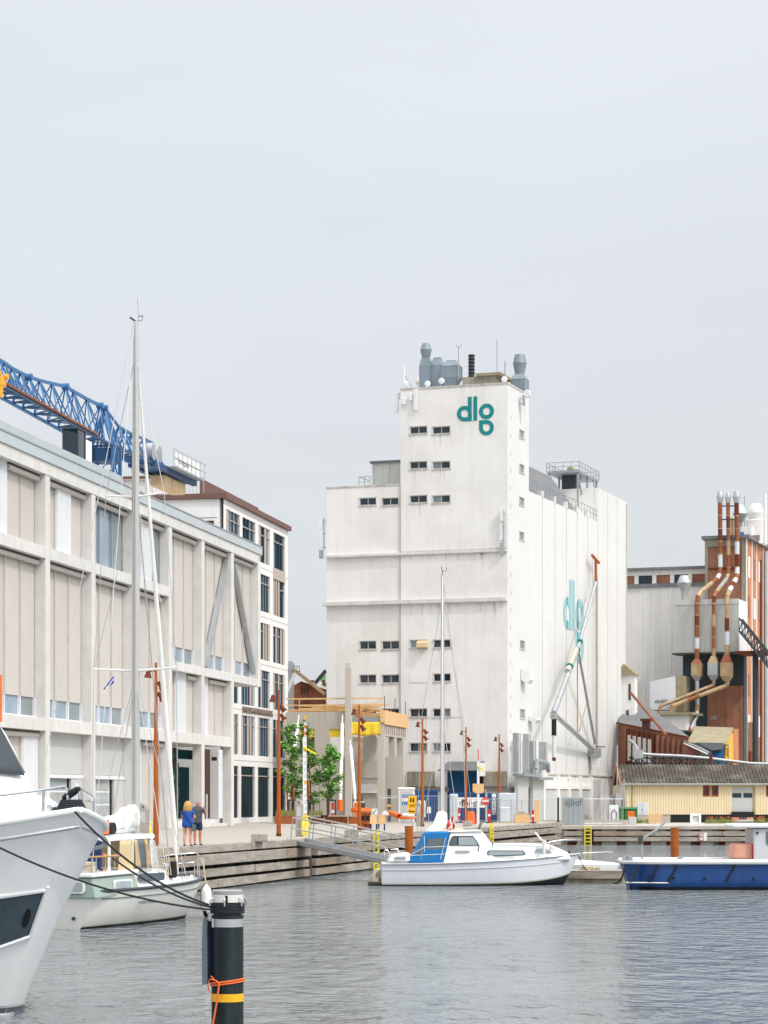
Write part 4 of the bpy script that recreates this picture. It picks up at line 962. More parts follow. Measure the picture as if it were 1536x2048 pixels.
# ---- white storage hall with a brick clerestory, left of the mill
H = thing('white_storage_hall', 'white storage hall with a brick clerestory strip beside the mill tower', 'building', IF.loc(), IF.rz)
xw = 2.0; y0, y1 = yl + 0.02, IX(1215, 1200, xw)[0]
zt_, zs_ = IX(1330, 1139, xw)[1], IX(1330, 1169, xw)[1]
MB().box(xw, 30, y0, y1, 1.4, zs_).build('wall', 'white_wall', H)
MB().box(xw + 0.25, 30, y0, y1, zs_, zt_).build('clerestory_wall', 'brick', H)
MB().box(xw - 0.25, 30, y0, y1, zt_, zt_ + 0.25).build('roof', 'roof_grey', H); MB().box(xw - 0.2, xw + 0.2, y0, y1, zs_ - 0.25, zs_ + 0.12).build('ledge', 'roof_grey', H)
MB().box(xw + 0.1, xw + 0.245, y0, y1, zt_ - 0.55, zt_ - 0.01).build('lintel', 'white_wall', H)
for px in (1272.5, 1308, 1344, 1379.5):
    y = IX(px, 1150, xw)[0]; MB().box(xw + 0.08, xw + 0.24, y - 0.22, y + 0.22, zs_ + 0.13, zt_ - 0.56).build('pillar', 'white_wall', H)
for p, q in ((1275, 1305.5), (1347, 1377)):
    a = IX(q, 1150, xw)[0]; c = IX(p, 1150, xw)[0]; o = MB().box(xw + 0.16, xw + 0.246, a, c, zt_ - 1.35, zt_ - 0.57).build('window', 'mullion', H)
    for k in range(3): MB().box(xw + 0.13, xw + 0.158, a + (c - a) * k / 3 + 0.05, a + (c - a) * (k + 1) / 3 - 0.05, zt_ - 1.3, zt_ - 0.62).build('pane', 'glass_dark', o)
for px in (1290, 1309, 1342, 1370):
    y = IX(px, 1300, xw)[0]; MB().box(xw - 0.06, xw - 0.003, y, y + 0.12, 6, zs_ - (0.3 if px < 1345 else 2)).build('seam', 'white', H)
MB().lathe([(0.33, 0), (0.33, 0.8), (0.42, 1.0), (0.75, 1.7), (0.78, 1.75), (0.5, 2.4), (0.4, 2.5)], (-3.5, IX(1369, 1190, -3.5)[0], IX(1369, 1200, -3.5)[1]), 18).build('roof_vent', 'metal_galv', H, smooth=True)

# ---- corrugated filter house with dark recess, hoppers and pipes
K = thing('filter_house', 'grey corrugated filter house on stilts in front of the brick mill', 'building', IF.loc(), IF.rz)
xa = -5.0; ya, yb = IX(1477, 1250, xa)[0], IX(1350, 1250, xa)[0]; zc0, zc1 = IX(1410, 1305, xa)[1], IX(1410, 1200, xa)[1]
MB().box(xa, -0.45, ya, yb, zc0, zc1).build('wall', 'corr_grey', K)
cr = MB(); n = 52
for i in range(n): u = ya + (yb - ya) * i / n; cr.box(xa - 0.07, xa - 0.002, u, u + (yb - ya) / n * 0.5, zc0 + 0.05, zc1 - 0.5)
cr.build('cladding_rib', 'corr_grey', K, kind='stuff')
MB().box(xa - 0.1, xa - 0.002, ya - 0.05, yb + 0.05, zc1 - 0.48, zc1 + 0.06).build('eaves_trim', 'panel_grey', K)
MB().box(xa, -0.45, ya - 0.06, ya - 0.003, zc0, zc1).build('side_wall', 'panel_white', K)
MB().box(-2.2, -0.45, ya, yb - 0.2, 1.4, zc0).build('recess_wall', 'dark_clad', K)
MB().box(-2.4, -2.21, ya + 0.1, IX(1415, 1400, -2.3)[0], 1.4, IX(1440, 1372, -2.3)[1]).build('brick_infill', 'brick', K)
MB().box(xa - 0.1, -2.2, ya - 0.3, yb + 0.3, zc0 - 0.15, zc0 - 0.003).build('floor_slab', 'metal_dark', K)
lettering('AR', 0.55, 'panel_grey', K, (-2.44, IX(1427, 1436, -2.4)[0], IX(1427, 1436, -2.4)[1]), (R(90), 0, R(-90)), depth=0.01, name='graffiti')
# low panel box with graffiti and concrete shelf
a = IX(1351, 1352, -7); c = IX(1300, 1420, -7)
MB().prism([(c[0], IX(1300, 1363, -7)[1]), (a[0], a[1]), (a[0], c[1]), (c[0], c[1])], 'x', -7, -4.5).build('lower_bin', 'panel_white', K)
MB().box(-7.0, -4.4, a[0] - 0.9, a[0] - 0.01, c[1] - 0.2, a[1]).build('bin_end', 'roof_moss', K)
lettering('ANEO', 0.5, 'metal_dark', K, (-7.03, IX(1323, 1403, -7)[0], IX(1323, 1403, -7)[1]), (R(90), 0, R(-90)), depth=0.01, name='graffiti')
a = IX(1386, 1424, -9); c = IX(1312, 1430, -9)
MB().box(-9, -4, a[0], c[0], c[1], a[1]).build('concrete_shelf', 'roof_moss', K)
MB().box(-8.6, -4, IX(1373, 1430, -8.6)[0], c[0] - 0.3, IX(1340, 1460, -8.6)[1], c[1] - 0.01).build('shelf_wall', 'white_wall', K)

def pipe(name, label, pts, r, bands, hop=None):
    """round duct of short lengths with raised joints; bands picks the paint of each length"""
    o = thing(name, label, 'pipe', IF.loc(), IF.rz, 'rusty exhaust ducts of the mill')
    V = [IP(*p) for p in pts]; i = 0
    # round off the bends
    W = [V[0]]
    for k in range(1, len(V) - 1):
        d0 = (V[k - 1] - V[k]); d1 = (V[k + 1] - V[k]); e = min(0.9, d0.length * 0.3, d1.length * 0.3)
        A0 = V[k] + d0.normalized() * e; A1 = V[k] + d1.normalized() * e
        W += [A0, A0.lerp(V[k], 0.5).lerp(V[k].lerp(A1, 0.5), 0.5), A1]
    W.append(V[-1]); run = 0.0; idx = 0
    for k in range(len(W) - 1):
        p, q = W[k], W[k + 1]; Ls = (q - p).length; m_ = max(1, round(Ls / 1.25))
        for s_ in range(m_):
            a = p.lerp(q, s_ / m_); c = p.lerp(q, (s_ + 1) / m_)
            MB().tube([a - (c - a) * 0.03, c + (c - a) * 0.03], r * (1 + 0.012 * (idx % 2)), 14).build('duct_length', bands[idx % len(bands)], o, smooth=True); idx += 1
            d = (c - a).normalized() * 0.05
            MB().tube([c - d, c + d], r * 1.07, 14).build('joint_ring', 'pipe_tan', o, smooth=True)
    return o
def cap_on(o, px, py0, py1, py2, hw0, hw1, hw2, x):
    y = IX(px, py0, x)[0]; k = (IF.Y + x * IF.s + y * IF.c) / F
    MB().lathe([(hw0 * k, IX(px, py0, x)[1]), (hw1 * k, IX(px, py1, x)[1]), (hw1 * k, IX(px, py1 - 0.5, x)[1]), (hw2 * k, IX(px, py2, x)[1])], (x, y, 0), 18).build('rain_cap', 'steel_matt', o, smooth=True)
def hop_on(o, px, rows, x, mt):
    y = IX(px, 1340, x)[0]; k = (IF.Y + x * IF.s + y * IF.c) / F
    for i in range(len(rows) - 1):
        MB().lathe([(rows[i][0] * k, IX(px, rows[i][1], x)[1]), (rows[i + 1][0] * k, IX(px, rows[i + 1][1], x)[1])], (x, y, 0), 4, True).build('hopper', mt[i], o)
up, fr, lw = -0.9, -5.7, -5.7
bA = ['pipe_rust', 'pipe_rust', 'pipe_rust', 'pallet_wrap', 'rust', 'pallet_wrap', 'rust', 'pipe_tan']
kk = (245 / F)
p1 = pipe('exhaust_duct', 'leftmost of three rusty banded exhaust ducts climbing the brick mill', [(1440, 1006, up), (1441, 1152, up), (1394, 1190, fr), (1394, 1320, fr)], 4.6 * kk, ['pipe_rust', 'pipe_rust', 'rust_dark', 'pipe_rust', 'pallet_wrap', 'pipe_rust', 'pallet_wrap', 'pipe_rust', 'pipe_tan', 'pipe_tan', 'pipe_tan'])
cap_on(p1, 1440, 1006, 995, 984, 4.8, 7.2, 4.8, up)
hop_on(p1, 1394, [(4.5, 1318), (10, 1327), (10, 1351), (4.2, 1361)], lw, ['pipe_rust', 'pipe_tan', 'metal_galv'])
p2 = pipe('exhaust_duct', 'middle one of three rusty exhaust ducts climbing the brick mill', [(1456, 1006, up), (1457.5, 1152, up), (1427.5, 1190, fr), (1427.5, 1320, fr)], 3.9 * kk, ['pipe_rust', 'rust_dark', 'pipe_rust', 'pipe_tan', 'pipe_rust', 'pipe_rust', 'pipe_tan', 'metal_galv', 'metal_galv', 'pipe_tan'])
cap_on(p2, 1456, 1006, 995, 986, 4.2, 6.0, 4.0, up)
hop_on(p2, 1427, [(4.2, 1312), (10, 1326), (10, 1350), (4, 1361)], lw, ['pipe_tan', 'metal_galv', 'metal_galv'])
p3 = pipe('exhaust_duct', 'rightmost of three rusty banded exhaust ducts, with red and white bands', [(1473, 1006, up), (1475, 1152, up), (1454, 1190, fr), (1454, 1318, fr)], 4.6 * kk, ['rust_dark', 'pipe_rust', 'pipe_rust', 'pallet_wrap', 'rust_dark', 'pallet_wrap', 'pipe_rust', 'pallet_wrap', 'rust_dark', 'pallet_wrap', 'pipe_tan', 'pipe_tan', 'pipe_tan', 'rust_dark', 'pallet_wrap', 'pipe_tan', 'pallet_wrap', 'pipe_rust', 'pallet_wrap'])
cap_on(p3, 1473, 1006, 994, 982.5, 4.8, 7.6, 4.9, up)
hop_on(p3, 1453.5, [(4.4, 1308), (11, 1326), (11, 1352), (4.6, 1363)], lw, ['pipe_rust', 'pipe_tan', 'pipe_tan'])
for py in (1012, 1039): MB().bar(IP(1440, py, up), IP(1473, py, up), 0.12).build('duct_tie', 'metal_dark', p2)
pipe('return_duct', 'galvanised duct bending from the left hopper down to the mossy roof', [(1394, 1361, lw), (1395, 1425, lw), (1381, 1459, -7.5), (1384, 1462, -7.5), (1418, 1482, -8.5)], 4.4 * kk, ['metal_galv', 'metal_galv', 'pipe_tan', 'metal_galv'])
pipe('return_duct', 'upper of two tan ducts slanting down left from the filter hoppers', [(1428, 1361, lw), (1427, 1370, lw), (1321, 1412, -7.8), (1319, 1424, -7.8)], 3.3 * kk, ['pipe_tan'])
pipe('return_duct', 'lower and thicker of two tan ducts slanting down left from the filter hoppers', [(1456, 1362, lw), (1453, 1371, lw), (1345, 1412, -7.9), (1341, 1424, -7.9)], 4.2 * kk, ['pipe_tan', 'pipe_tan', 'pipe_rust'])

# ---- old warehouses in front
def quadthing(name, label, cat, faces):
    o = thing(name, label, cat)
    for nm, mt, pts in faces: MB().face(*pts).build(nm, mt, o, solid=0.12)
    return o
E0, E1, R0, R1, E2 = P(1238, 1446, 233), P(1377, 1474, 223), P(1238, 1393, 242), P(1288, 1408, 240), P(1330, 1474, 250)
dn = lambda v, z=1.4: Vector((v.x, v.y, z))
wh = quadthing('brick_warehouse', 'low red brick warehouse with a worn grey roof right of the white silo', 'warehouse',
    [('roof', 'roof_grey', (E0, E1, R1, R0)), ('roof', 'roof_grey', (R1, E1, E2)), ('wall', 'brick', (dn(E0), dn(E1), E1 - Vector((0, 0, 0.1)), E0 - Vector((0, 0, 0.1))))])
ev = (E1 - E0); ev.z = 0; evn = ev.normalized(); nrm = Vector((evn.y, -evn.x, 0))
for k in range(12):
    f = 0.16 + k * 0.074; c = E0.lerp(E1, f) + nrm * 0.22; MB().box(-0.14, 0.14, -0.14, 0.14, 1.4, c.z - 0.35).xf(Matrix.Translation((c.x, c.y, 0)) @ Matrix.Rotation(math.atan2(evn.y, evn.x), 4, 'Z')).build('pilaster', 'brick' if f > 0.55 else 'rust_dark', wh)
    if f < 0.5:
        c2 = E0.lerp(E1, f + 0.037) + nrm * 0.3; MB().box(-0.42, 0.42, -0.05, 0.05, c2.z - 3.4, c2.z - 0.9).xf(Matrix.Translation((c2.x, c2.y, 0)) @ Matrix.Rotation(math.atan2(evn.y, evn.x), 4, 'Z')).build('panel', 'window_white', wh)
MB().bar(E0 + nrm * 0.3, E1 + nrm * 0.3, 0.16).build('gutter', 'rust_dark', wh)
# small white hoist tower
t0 = P(1262, 1420, 236)
ht = thing('hoist_tower', 'slim white hoist tower with a gabled cap at the corner of the silo', 'tower', (t0.x, t0.y, 0), SF.rz)
zt2 = P(1262, 1350, 236).z
MB().box(-0.5, 0.6, -0.5, 1.6, 1.4, zt2).build('wall', 'white_wall', ht)
MB().prism([(-0.75, zt2), (0.55, zt2 + 1.05), (1.85, zt2)], 'x', -0.8, 0.9).build('roof', 'roof_moss', ht)
MB().box(-0.56, -0.505, -0.1, 0.12, zt2 - 2.5, zt2 - 0.9).build('window', 'metal_dark', ht); MB().box(-0.56, -0.505, 0.1, 0.35, zt2 - 6, zt2 - 3.5).build('window', 'metal_dark', ht)
a = P(1262, 1386, 231); c = P(1333, 1471, 222)
tag(MB().tube([a, c], 0.13, 8).build('grain_pipe', 'pipe_rust', smooth=True), 'thin rusty grain pipe slanting down over the grey warehouse roof', 'pipe')
c0 = a.lerp(c, 0.48); dm = thing('roof_dormer', 'small rusty hatch on the grey warehouse roof under the grain pipe', 'hatch', (c0.x, c0.y + 1.2, c0.z - 1.1), SF.rz)
MB().box(-0.3, 0.3, -0.35, 0.35, -0.5, 0.35).build('hatch_box', 'brown_dark', dm); MB().box(-0.4, 0.4, -0.5, 0.5, 0.35, 0.6).build('hatch_cap', 'rust_dark', dm)
# mossy roofed shed with yellow gable and low lean-tos
ms = quadthing('mossy_roofed_shed', 'shed with a pale mossy roof and a yellow curved gable by the mill', 'shed',
    [('roof', 'roof_moss', (P(1373, 1486, 229), P(1455, 1490, 227), P(1467, 1456, 236), P(1392, 1454, 237))),
     ('wall', 'roof_grey', (dn(P(1373, 1486, 229)), dn(P(1457, 1490, 227)), P(1457, 1490, 227), P(1373, 1486, 229))),
     ('gable', 'brick_orange', (P(1466, 1458, 236), P(1476, 1458, 237), dn(P(1476, 1500, 237)), dn(P(1466, 1500, 229))))])
gb = MB(); gp = [P(1465, 1466, 234.0), P(1465, 1520, 228), P(1450, 1518, 226.5), P(1453, 1495, 226.5), P(1459, 1478, 229)]
gb.face(*gp).build('yellow_gable', 'crane_yellow', ms, solid=0.15)
lt_ = quadthing('lean_to', 'dark lean-to with a grey sloping roof between warehouse and mossy shed', 'lean-to',
    [('roof', 'roof_grey', (P(1368, 1484, 222), P(1378, 1486, 225), P(1424, 1503, 223), P(1415, 1507, 219))), ('wall', 'brick', (dn(P(1368, 1484, 222)), dn(P(1400, 1500, 221)), P(1400, 1498, 221), P(1368, 1486, 222))),
     ('roof', 'metal_dark', (P(1393, 1486, 224), P(1447, 1487, 224), P(1443, 1499, 221), P(1424, 1502, 221))), ('wall', 'door_blue', (dn(P(1424, 1500, 221.5)), dn(P(1447, 1500, 221.5)), P(1447, 1498, 221.5), P(1424, 1500, 221.5))),
     ('gutter', 'white', (P(1368, 1486, 221.9), P(1414, 1507, 218.9), P(1414, 1508.5, 218.9), P(1368, 1487.5, 221.9)))])
# silver pipe bridge over the yard
pbz = thing('pipe_bridge', 'long silver insulated pipe on a dark trestle behind the yellow shed', 'pipe bridge')
MB().tube([P(1272, 1507, 218), P(1310, 1510, 218), P(1360, 1512, 218), P(1420, 1517, 218), P(1500, 1527, 218), P(1600, 1530, 218)], 0.15, 10).build('insulated_pipe', 'metal_galv', pbz, smooth=True)
MB().box(-0.4, 0.4, -0.4, 0.4, -0.5, 0.3).xf(Matrix.Translation(P(1276, 1506, 218))).build('valve_box', 'metal_galv', pbz)
tr = MB()
for k in range(12):
    a = P(1262 + k * 16, 1514, 219); tr.bar(a, dn(a), 0.14)
    if k < 11: b2 = P(1278 + k * 16, 1528, 219); tr.bar(a, b2, 0.1)
tr.bar(P(1258, 1515, 219), P(1440, 1520, 219), 0.14).bar(P(1258, 1526, 219), P(1440, 1529, 219), 0.14); tr.build('trestle', 'metal_dark', pbz)
MB().tube([P(1422, 1509, 217), P(1422, 1532, 217)], 0.16, 8).build('flue', 'rust_dark', pbz)
MB().tube([P(1258, 1480, 224), P(1270, 1490, 224), P(1276, 1502, 222)], 0.18, 8).build('flexible_hose', 'steel_matt', pbz, smooth=True)

# ================================================================== YELLOW SHED
ys = P(1252, 1643, 213); YF = Frame(ys.x, ys.y, R(-1.2), 1.45)
Y = thing('yellow_shed', 'long pale yellow boarded shed with a corrugated tile roof on the old quay', 'shed', YF.loc(), YF.rz)
ze = YF.onY(1390, 1566)[1]; zp = YF.onY(1390, 1629)[1]; LY = 26
pr_ = YF.onY(1260, 1530, 4.0)
def yx(px): return YF.onY(px, 1600)[0]
dr = (yx(1463), yx(1507)); wins = [(yx(1406.5), yx(1419), 0.0), (yx(1424), yx(1436.5), 0), (yx(1533), yx(1546), 0)]
zw0, zw1 = YF.onY(1420, 1592)[1], YF.onY(1420, 1572)[1]
hs = [(dr[0], dr[1], zp, YF.onY(1480, 1574)[1])] + [(a, c, zw0, zw1) for a, c, _ in wins]
yw = MB(); cutwall(yw, mR, 0, LY, zp, ze, hs, 0.15); yw.box(0, LY, 0.3, 7.8, zp, ze); yw.build('wall', 'shed_gap_shade', Y)
bd = MB(); x = 0.05
while x < LY:
    if not any(a - 0.2 < x < c + 0.02 for a, c, *_ in hs): bd.box(x, x + 0.205, -0.035, -0.002, zp, ze)
    else:
        for a, c, z0, z1 in hs:
            if a - 0.2 < x < c + 0.02:
                if z0 > zp: bd.box(x, x + 0.205, -0.035, -0.002, zp, z0 - 0.08)
                bd.box(x, x + 0.205, -0.035, -0.002, z1 + 0.08, ze)
    x += 0.235
bd.build('board_strip', 'shed_yellow', Y, kind='stuff')
pl0 = yx(1341); MB().box(pl0, dr[0] - 0.05, 0.02, 0.4, 0, zp - 0.004).box(dr[1] + 0.05, LY, 0.02, 0.4, 0, zp - 0.004).build('plinth', 'black', Y); MB().box(0, pl0 - 0.002, 0.03, 0.4, 0, zp - 0.004).build('plinth', 'quay_concrete', Y)
rf = MB(); nW = 84
rf.grid(lambda u, v: (-0.5 + (LY + 0.8) * u, -0.45 + v * 4.45, ze - 0.1 + v * (pr_[1] - ze + 0.1) + 0.06 * math.sin(u * 2 * math.pi * nW) + 0.02 * math.floor(v * 6 + 1e-6) / 6), nW * 6, 12)
rf.grid(lambda u, v: (-0.5 + (LY + 0.8) * u, 8.45 - v * 4.45, ze - 0.1 + v * (pr_[1] - ze + 0.1)), 2, 2)
rf.build('roof', 'roof_tile', Y, solid=0.03)
rc = MB(); k = 0
for r_ in range(1, 7): rc.box(-0.5, LY + 0.3, -0.45 + r_ * 0.7, -0.42 + r_ * 0.7, 0, 0.01)
MB().tube([(-0.5, -0.5, ze - 0.12), (LY, -0.5, ze - 0.12)], 0.07, 8).build('gutter', 'metal_grey', Y)
for s_ in (-1, 1):
    MB().bar((-0.55, 4.0 - s_ * 4.5, ze - 0.15), (-0.55, 4.0, pr_[1] + 0.05), 0.08, 0.3).build('barge_board', 'brick_orange', Y)
MB().prism([(0, 0), (7.8, 0), (7.8, ze), (4.0, pr_[1] - 0.1), (0, ze)], 'x', -0.06, -0.003).build('gable', 'window_white', Y)
MB().box(-0.35, -0.07, 0.3, 2.4, 0, 2.1).build('gable_door', 'rust_dark', Y)
MB().tube([(0.55, -0.1, ze - 0.2), (0.55, -0.1, 0.1)], 0.05, 6).build('downpipe', 'roof_moss', Y)
for i, (a, c, _) in enumerate(wins):
    f = MB()
    for q in ((a, c, zw0, zw0 + 0.1), (a, c, zw1 - 0.1, zw1), (a, a + 0.1, zw0 + 0.1, zw1 - 0.1), (c - 0.1, c, zw0 + 0.1, zw1 - 0.1)): f.box(q[0], q[1], -0.05, 0.12, q[2], q[3])
    o = f.build('window', 'window_red', Y); MB().box(a + 0.1, c - 0.1, 0.06, 0.1, zw0 + 0.1, zw1 - 0.1).build('pane', 'glass_dark', o)
zd = hs[0][3]; do = MB().box(dr[0], dr[1], 0.10, 0.15, zp + 0.25, zd).build('loading_door', 'panel_grey', Y)
for k in (0, 1):
    a = dr[0] + 0.1 + k * (dr[1] - dr[0]) / 2; MB().box(a, a + (dr[1] - dr[0]) / 2 - 0.2, 0.08, 0.098, zd - 0.95, zd - 0.55).build('pane', 'glass_dark', do)
MB().box(dr[0] - 0.02, dr[1] + 0.02, -0.25, 0.14, zp - 0.25, zp + 0.24).build('loading_sill', 'black', Y)

# ================================================================== OLD BRICK GABLE seen between office block and silo
ob = P(600, 1420, 238); OF = Frame(ob.x, ob.y, AF.rz - R(90), 0.0)
O = thing('old_brick_gable', 'sooty old brick warehouse gable behind the construction site', 'building', (ob.x, ob.y, 0), 0)
k = 238 / F
pts = [((585 - 600) * k, 1.4), ((660 - 600) * k, 1.4), ((668 - 600) * k, P(0, 1384, 238).z), ((603 - 600) * k, P(0, 1362, 238).z), ((585 - 600) * k, P(0, 1372, 238).z)]
MB().prism(pts, 'y', 0, 12).build('wall', 'brick_old', O)
MB().bar(Vector((pts[3][0], -0.15, pts[3][1] + 0.1)), Vector((pts[2][0], -0.15, pts[2][1] + 0.1)), 0.5, 0.25).build('verge', 'white_wall', O)
for px in (603.5, 608.5, 615): MB().box((px - 601) * k, (px - 599) * k, -0.05, -0.003, P(0, 1388, 238).z, P(0, 1375, 238).z).build('slit_window', 'black', O)
for px in (623, 646): MB().box((px - 603) * k, (px - 597) * k, 2, 3.5, 12, P(0, 1358, 238).z).build('chimney', 'brick_old', O)
ev_ = thing('grain_elevator', 'grey steel grain elevator leg with slanting spouts beside the old brick gable', 'elevator', (0, 0, 0))
e1 = P(580, 1420, 226)
MB().box(e1.x - 0.3, e1.x + 0.35, 226, 226.6, 1.4, P(0, 1330, 226).z).build('leg', 'metal_galv', ev_)
MB().tube([(e1.x, 225.8, P(0, 1331, 226).z), (e1.x, 227, P(0, 1331, 226).z)], 0.42, 16).build('head', 'metal_galv', ev_, smooth=True)
MB().bar(P(588, 1340, 225), P(650, 1388, 225), 0.32).build('spout', 'pipe_tan', ev_); MB().bar(P(589, 1348, 225), P(574, 1385, 225), 0.3).build('spout', 'white_wall', ev_)
MB().bar(P(630, 1367, 225), P(652, 1341, 225), 0.35).build('conveyor', 'metal_dark', ev_)
pf_ = MB()
for px in (589, 594, 599): pf_.bar(P(px, 1342, 226), P(px, 1332, 226), 0.05)
pf_.bar(P(589, 1332, 226), P(599, 1332, 226), 0.05).bar(P(585, 1343, 226), P(600, 1343, 226), 0.1); pf_.build('platform_rail', 'metal_dark', ev_)
# ================================================================== CONSTRUCTION SHELL
c0 = P(767, 1640, 188); CF = Frame(c0.x, c0.y, AF.rz, 1.75)     # corner column; local x recedes, local y to the left
C = thing('concrete_shell', 'unfinished concrete shell with yellow tarpaulin and timber formwork', 'construction site', CF.loc(), CF.rz)
def cx(px, py, x=0.0): return CF.onX(px, py, x)
def slab(px0, px1, py0, py1, x0=0.0, th=0.3, name='wall', mat='concrete_new', z0=None):
    a = cx(px1, py0, x0); c = cx(px0, py1, x0); return MB().box(x0, x0 + th, a[0], c[0], (z0 if z0 is not None else c[1]), a[1]).build(name, mat, C)
def mC(u, z, d): return (d, u, z)
# left wall with two openings
ya, yb = cx(689.5, 1500)[0], cx(571, 1500)[0]; zt = cx(640, 1424)[1]
hol = []
for p, q, y0, y1 in ((599, 629, 1458, 1508), (659, 689, 1458, 1524), (640, 646, 1585, 1640)):
    a = cx(q, y0); c = cx(p, y1); hol.append((a[0], c[0], max(0, c[1]), a[1]))
w_ = MB(); cutwall(w_, mC, ya, yb, 0, zt, hol[:2], 0.28); w_.build('wall', 'concrete_new', C)
for (a, c, z0, z1) in hol[:2]:
    zz = cx(640, 1474)[1]; MB().box(0.1, 0.16, a, c, zz, z1).build('tarpaulin', 'yellow_tarp', C)
MB().box(3.0, 3.2, ya - 4, yb, 0, 5.2).build('inner_wall', 'concrete_new', C); MB().box(0.35, 9, ya, yb, zt - 0.5, zt - 0.1).build('floor_slab', 'concrete_new', C)
for k in range(8):
    for r_ in range(5):
        px = 587 + k * 13; a = cx(px, 1430 + r_ * 6.3); MB().box(-0.012, -0.002, a[0], a[0] + 0.06, a[1] - 0.06, a[1]).build('formwork_hole', 'print_grey', C)
for py in (1521,): z = cx(640, py)[1]; MB().box(-0.02, -0.003, ya, yb, z, z + 0.06).build('joint', 'print_grey', C)
for px in (640, 657): a = cx(px, 1570); MB().box(-0.015, -0.004, a[0], a[0] + 0.05, 0, cx(640, 1522)[1]).build('joint', 'print_grey', C)
slab(690, 702, 1335, 1640, -0.55, 0.5, 'column', z0=0)
rb = MB()
for dy in (0.1, 0.25, 0.4):
    a = cx(701, 1335, -0.4); rb.box(-0.4, -0.37, a[0] + dy * 0.9, a[0] + dy * 0.9 + 0.025, a[1], a[1] + 0.35)
rb.build('rebar', 'rust_dark', C)
# right part: edge beam, tarpaulin, corner columns and side frame
a = cx(761, 1434); c = cx(702, 1444); MB().box(0, 0.4, a[0], c[0], c[1], a[1]).build('edge_beam', 'metal_grey', C)
tp = MB(); a = cx(761, 1444, -0.06); c = cx(702, 1471, -0.06); rt_ = random.Random(4)
tp.grid(lambda u, v: (-0.06 + 0.05 * math.sin(u * 23) * v, a[0] + (c[0] - a[0]) * u, a[1] + (c[1] - a[1]) * v + 0.05 * math.sin(u * 9) * v), 40, 6); tp.build('tarpaulin', 'yellow_tarp', C, solid=0.02, smooth=True)
slab(702.5, 726, 1474, 1523, 2.0, 0.2, 'inner_wall', 'window_white'); slab(726, 751, 1470, 1640, 2.0, 0.3, 'inner_wall', z0=0); slab(751, 762, 1474, 1523, 2.0, 0.2, 'inner_wall', 'window_white')
slab(702.5, 762, 1523, 1556, 1.6, 0.3, 'parapet_wall', 'concrete_new'); slab(702.5, 762, 1556, 1586, 1.8, 0.3, 'lower_wall', 'white_wall')
lettering('SVAMBERG', 0.5, 'quay_concrete', C, (1.57, cx(742, 1565, 1.6)[0], cx(742, 1565, 1.6)[1]), (R(90), 0, R(-90)), depth=0.005)
zcb, zct = CF.onY(774, 1472)[1], CF.onY(774, 1446)[1]
xs = [0.0, CF.onY(789, 1500)[0], CF.onY(805, 1500)[0]]
for i, x in enumerate(xs):
    MB().box(x, x + 0.55, -0.02, 0.48, 0, zct).build('column', 'concrete_new', C)
for i in range(2): MB().box(xs[i] + 0.56, xs[i + 1] - 0.01, 0.0, 0.46, zcb, zct - 0.01).build('side_beam', 'concrete_new', C)
MB().box(xs[2] + 0.56, xs[2] + 1.6, 0.0, 0.46, zcb, zct - 0.01).build('side_beam', 'concrete_new', C)
MB().box(-0.05, xs[2] + 2.2, -0.12, -0.025, zct - 0.15, zct + 0.95).build('formwork_board', 'timber_new', C); MB().box(-0.12, -0.052, -0.1, cx(761, 1440)[0], zct, zct + 0.95).build('formwork_board', 'timber_new', C)
for k in range(12):
    x = 0.4 + k * 0.85; MB().box(x, x + 0.04, -0.05, -0.022, zct - 0.9, zct - 0.15).build('starter_bar', 'rust_dark', C)
for i, px in enumerate((769, 790, 811)):
    a = CF.onY(px, 1430, 0.4); MB().tube([(max(0.2, a[0]), 0.4, zct), (max(0.2, a[0]), 0.4, zct + 2.2)], 0.03, 5).build('rebar', 'rust_dark', C)
# timber stacks and guard rails on the deck
rt = random.Random(8)
for k in range(30):
    x = rt.uniform(0.2, 4.0); y0 = rt.uniform(ya - 1, yb - 4); z = zt + 0.03 + 0.12 * (k % 4)
    MB().bar((x, y0, z), (x + rt.uniform(-0.6, 0.6), y0 + rt.uniform(2.5, 4.5), z + rt.uniform(0, 0.15)), 0.12, 0.10).build('plank', 'timber_new', C)
for k in range(22):
    x = rt.uniform(0.2, 5.0); y0 = rt.uniform(-0.2, 1.2); z = zct + 0.2 + 0.11 * k * 0.6
    MB().bar((x, y0, z), (x + rt.uniform(-0.5, 0.5), y0 + rt.uniform(1.5, 2.6), z + rt.uniform(-0.3, 0.3)), 0.10, 0.10).build('plank', 'timber_new', C)
gr = MB(); yk = 0.2
while yk < yb:
    gr.box(0.05, 0.1, yk, yk + 0.05, zt, zt + 1.1); yk += 2.2
gr.box(0.05, 0.08, 0, yb, zt + 1.0, zt + 1.12).box(0.05, 0.08, 0, yb, zt + 0.5, zt + 0.6); gr.build('guard_rail', 'timber_new', C)
# white push-pull props
def prop(p, q, label, foot=None):
    o = thing('steel_prop', label, 'prop', (p.x, p.y, p.z), 0, 'steel props against the concrete shell'); d = q - p
    MB().tube([(0, 0, 0), d * 0.08, d * 0.1, d * 0.9, d * 0.92, d], [0.05, 0.05, 0.14, 0.14, 0.05, 0.05], 10).build('tube', 'white', o, smooth=True)
    if foot: MB().tube([(0, 0, -0.1), (0, 0, 0.75)], 0.22, 12).build('foot_cover', 'orange', o, smooth=True)
    return o
prop(P(571, 1625, 183), P(598, 1430, 187), 'long white steel prop leaning against the concrete wall behind the left sapling')
prop(P(680, 1619, 183), P(685, 1430, 186.5), 'upright white steel prop with an orange foot by the tall concrete column', True)
prop(P(711, 1610, 184), P(700, 1480, 187), 'thin leaning prop just right of the tall concrete column')

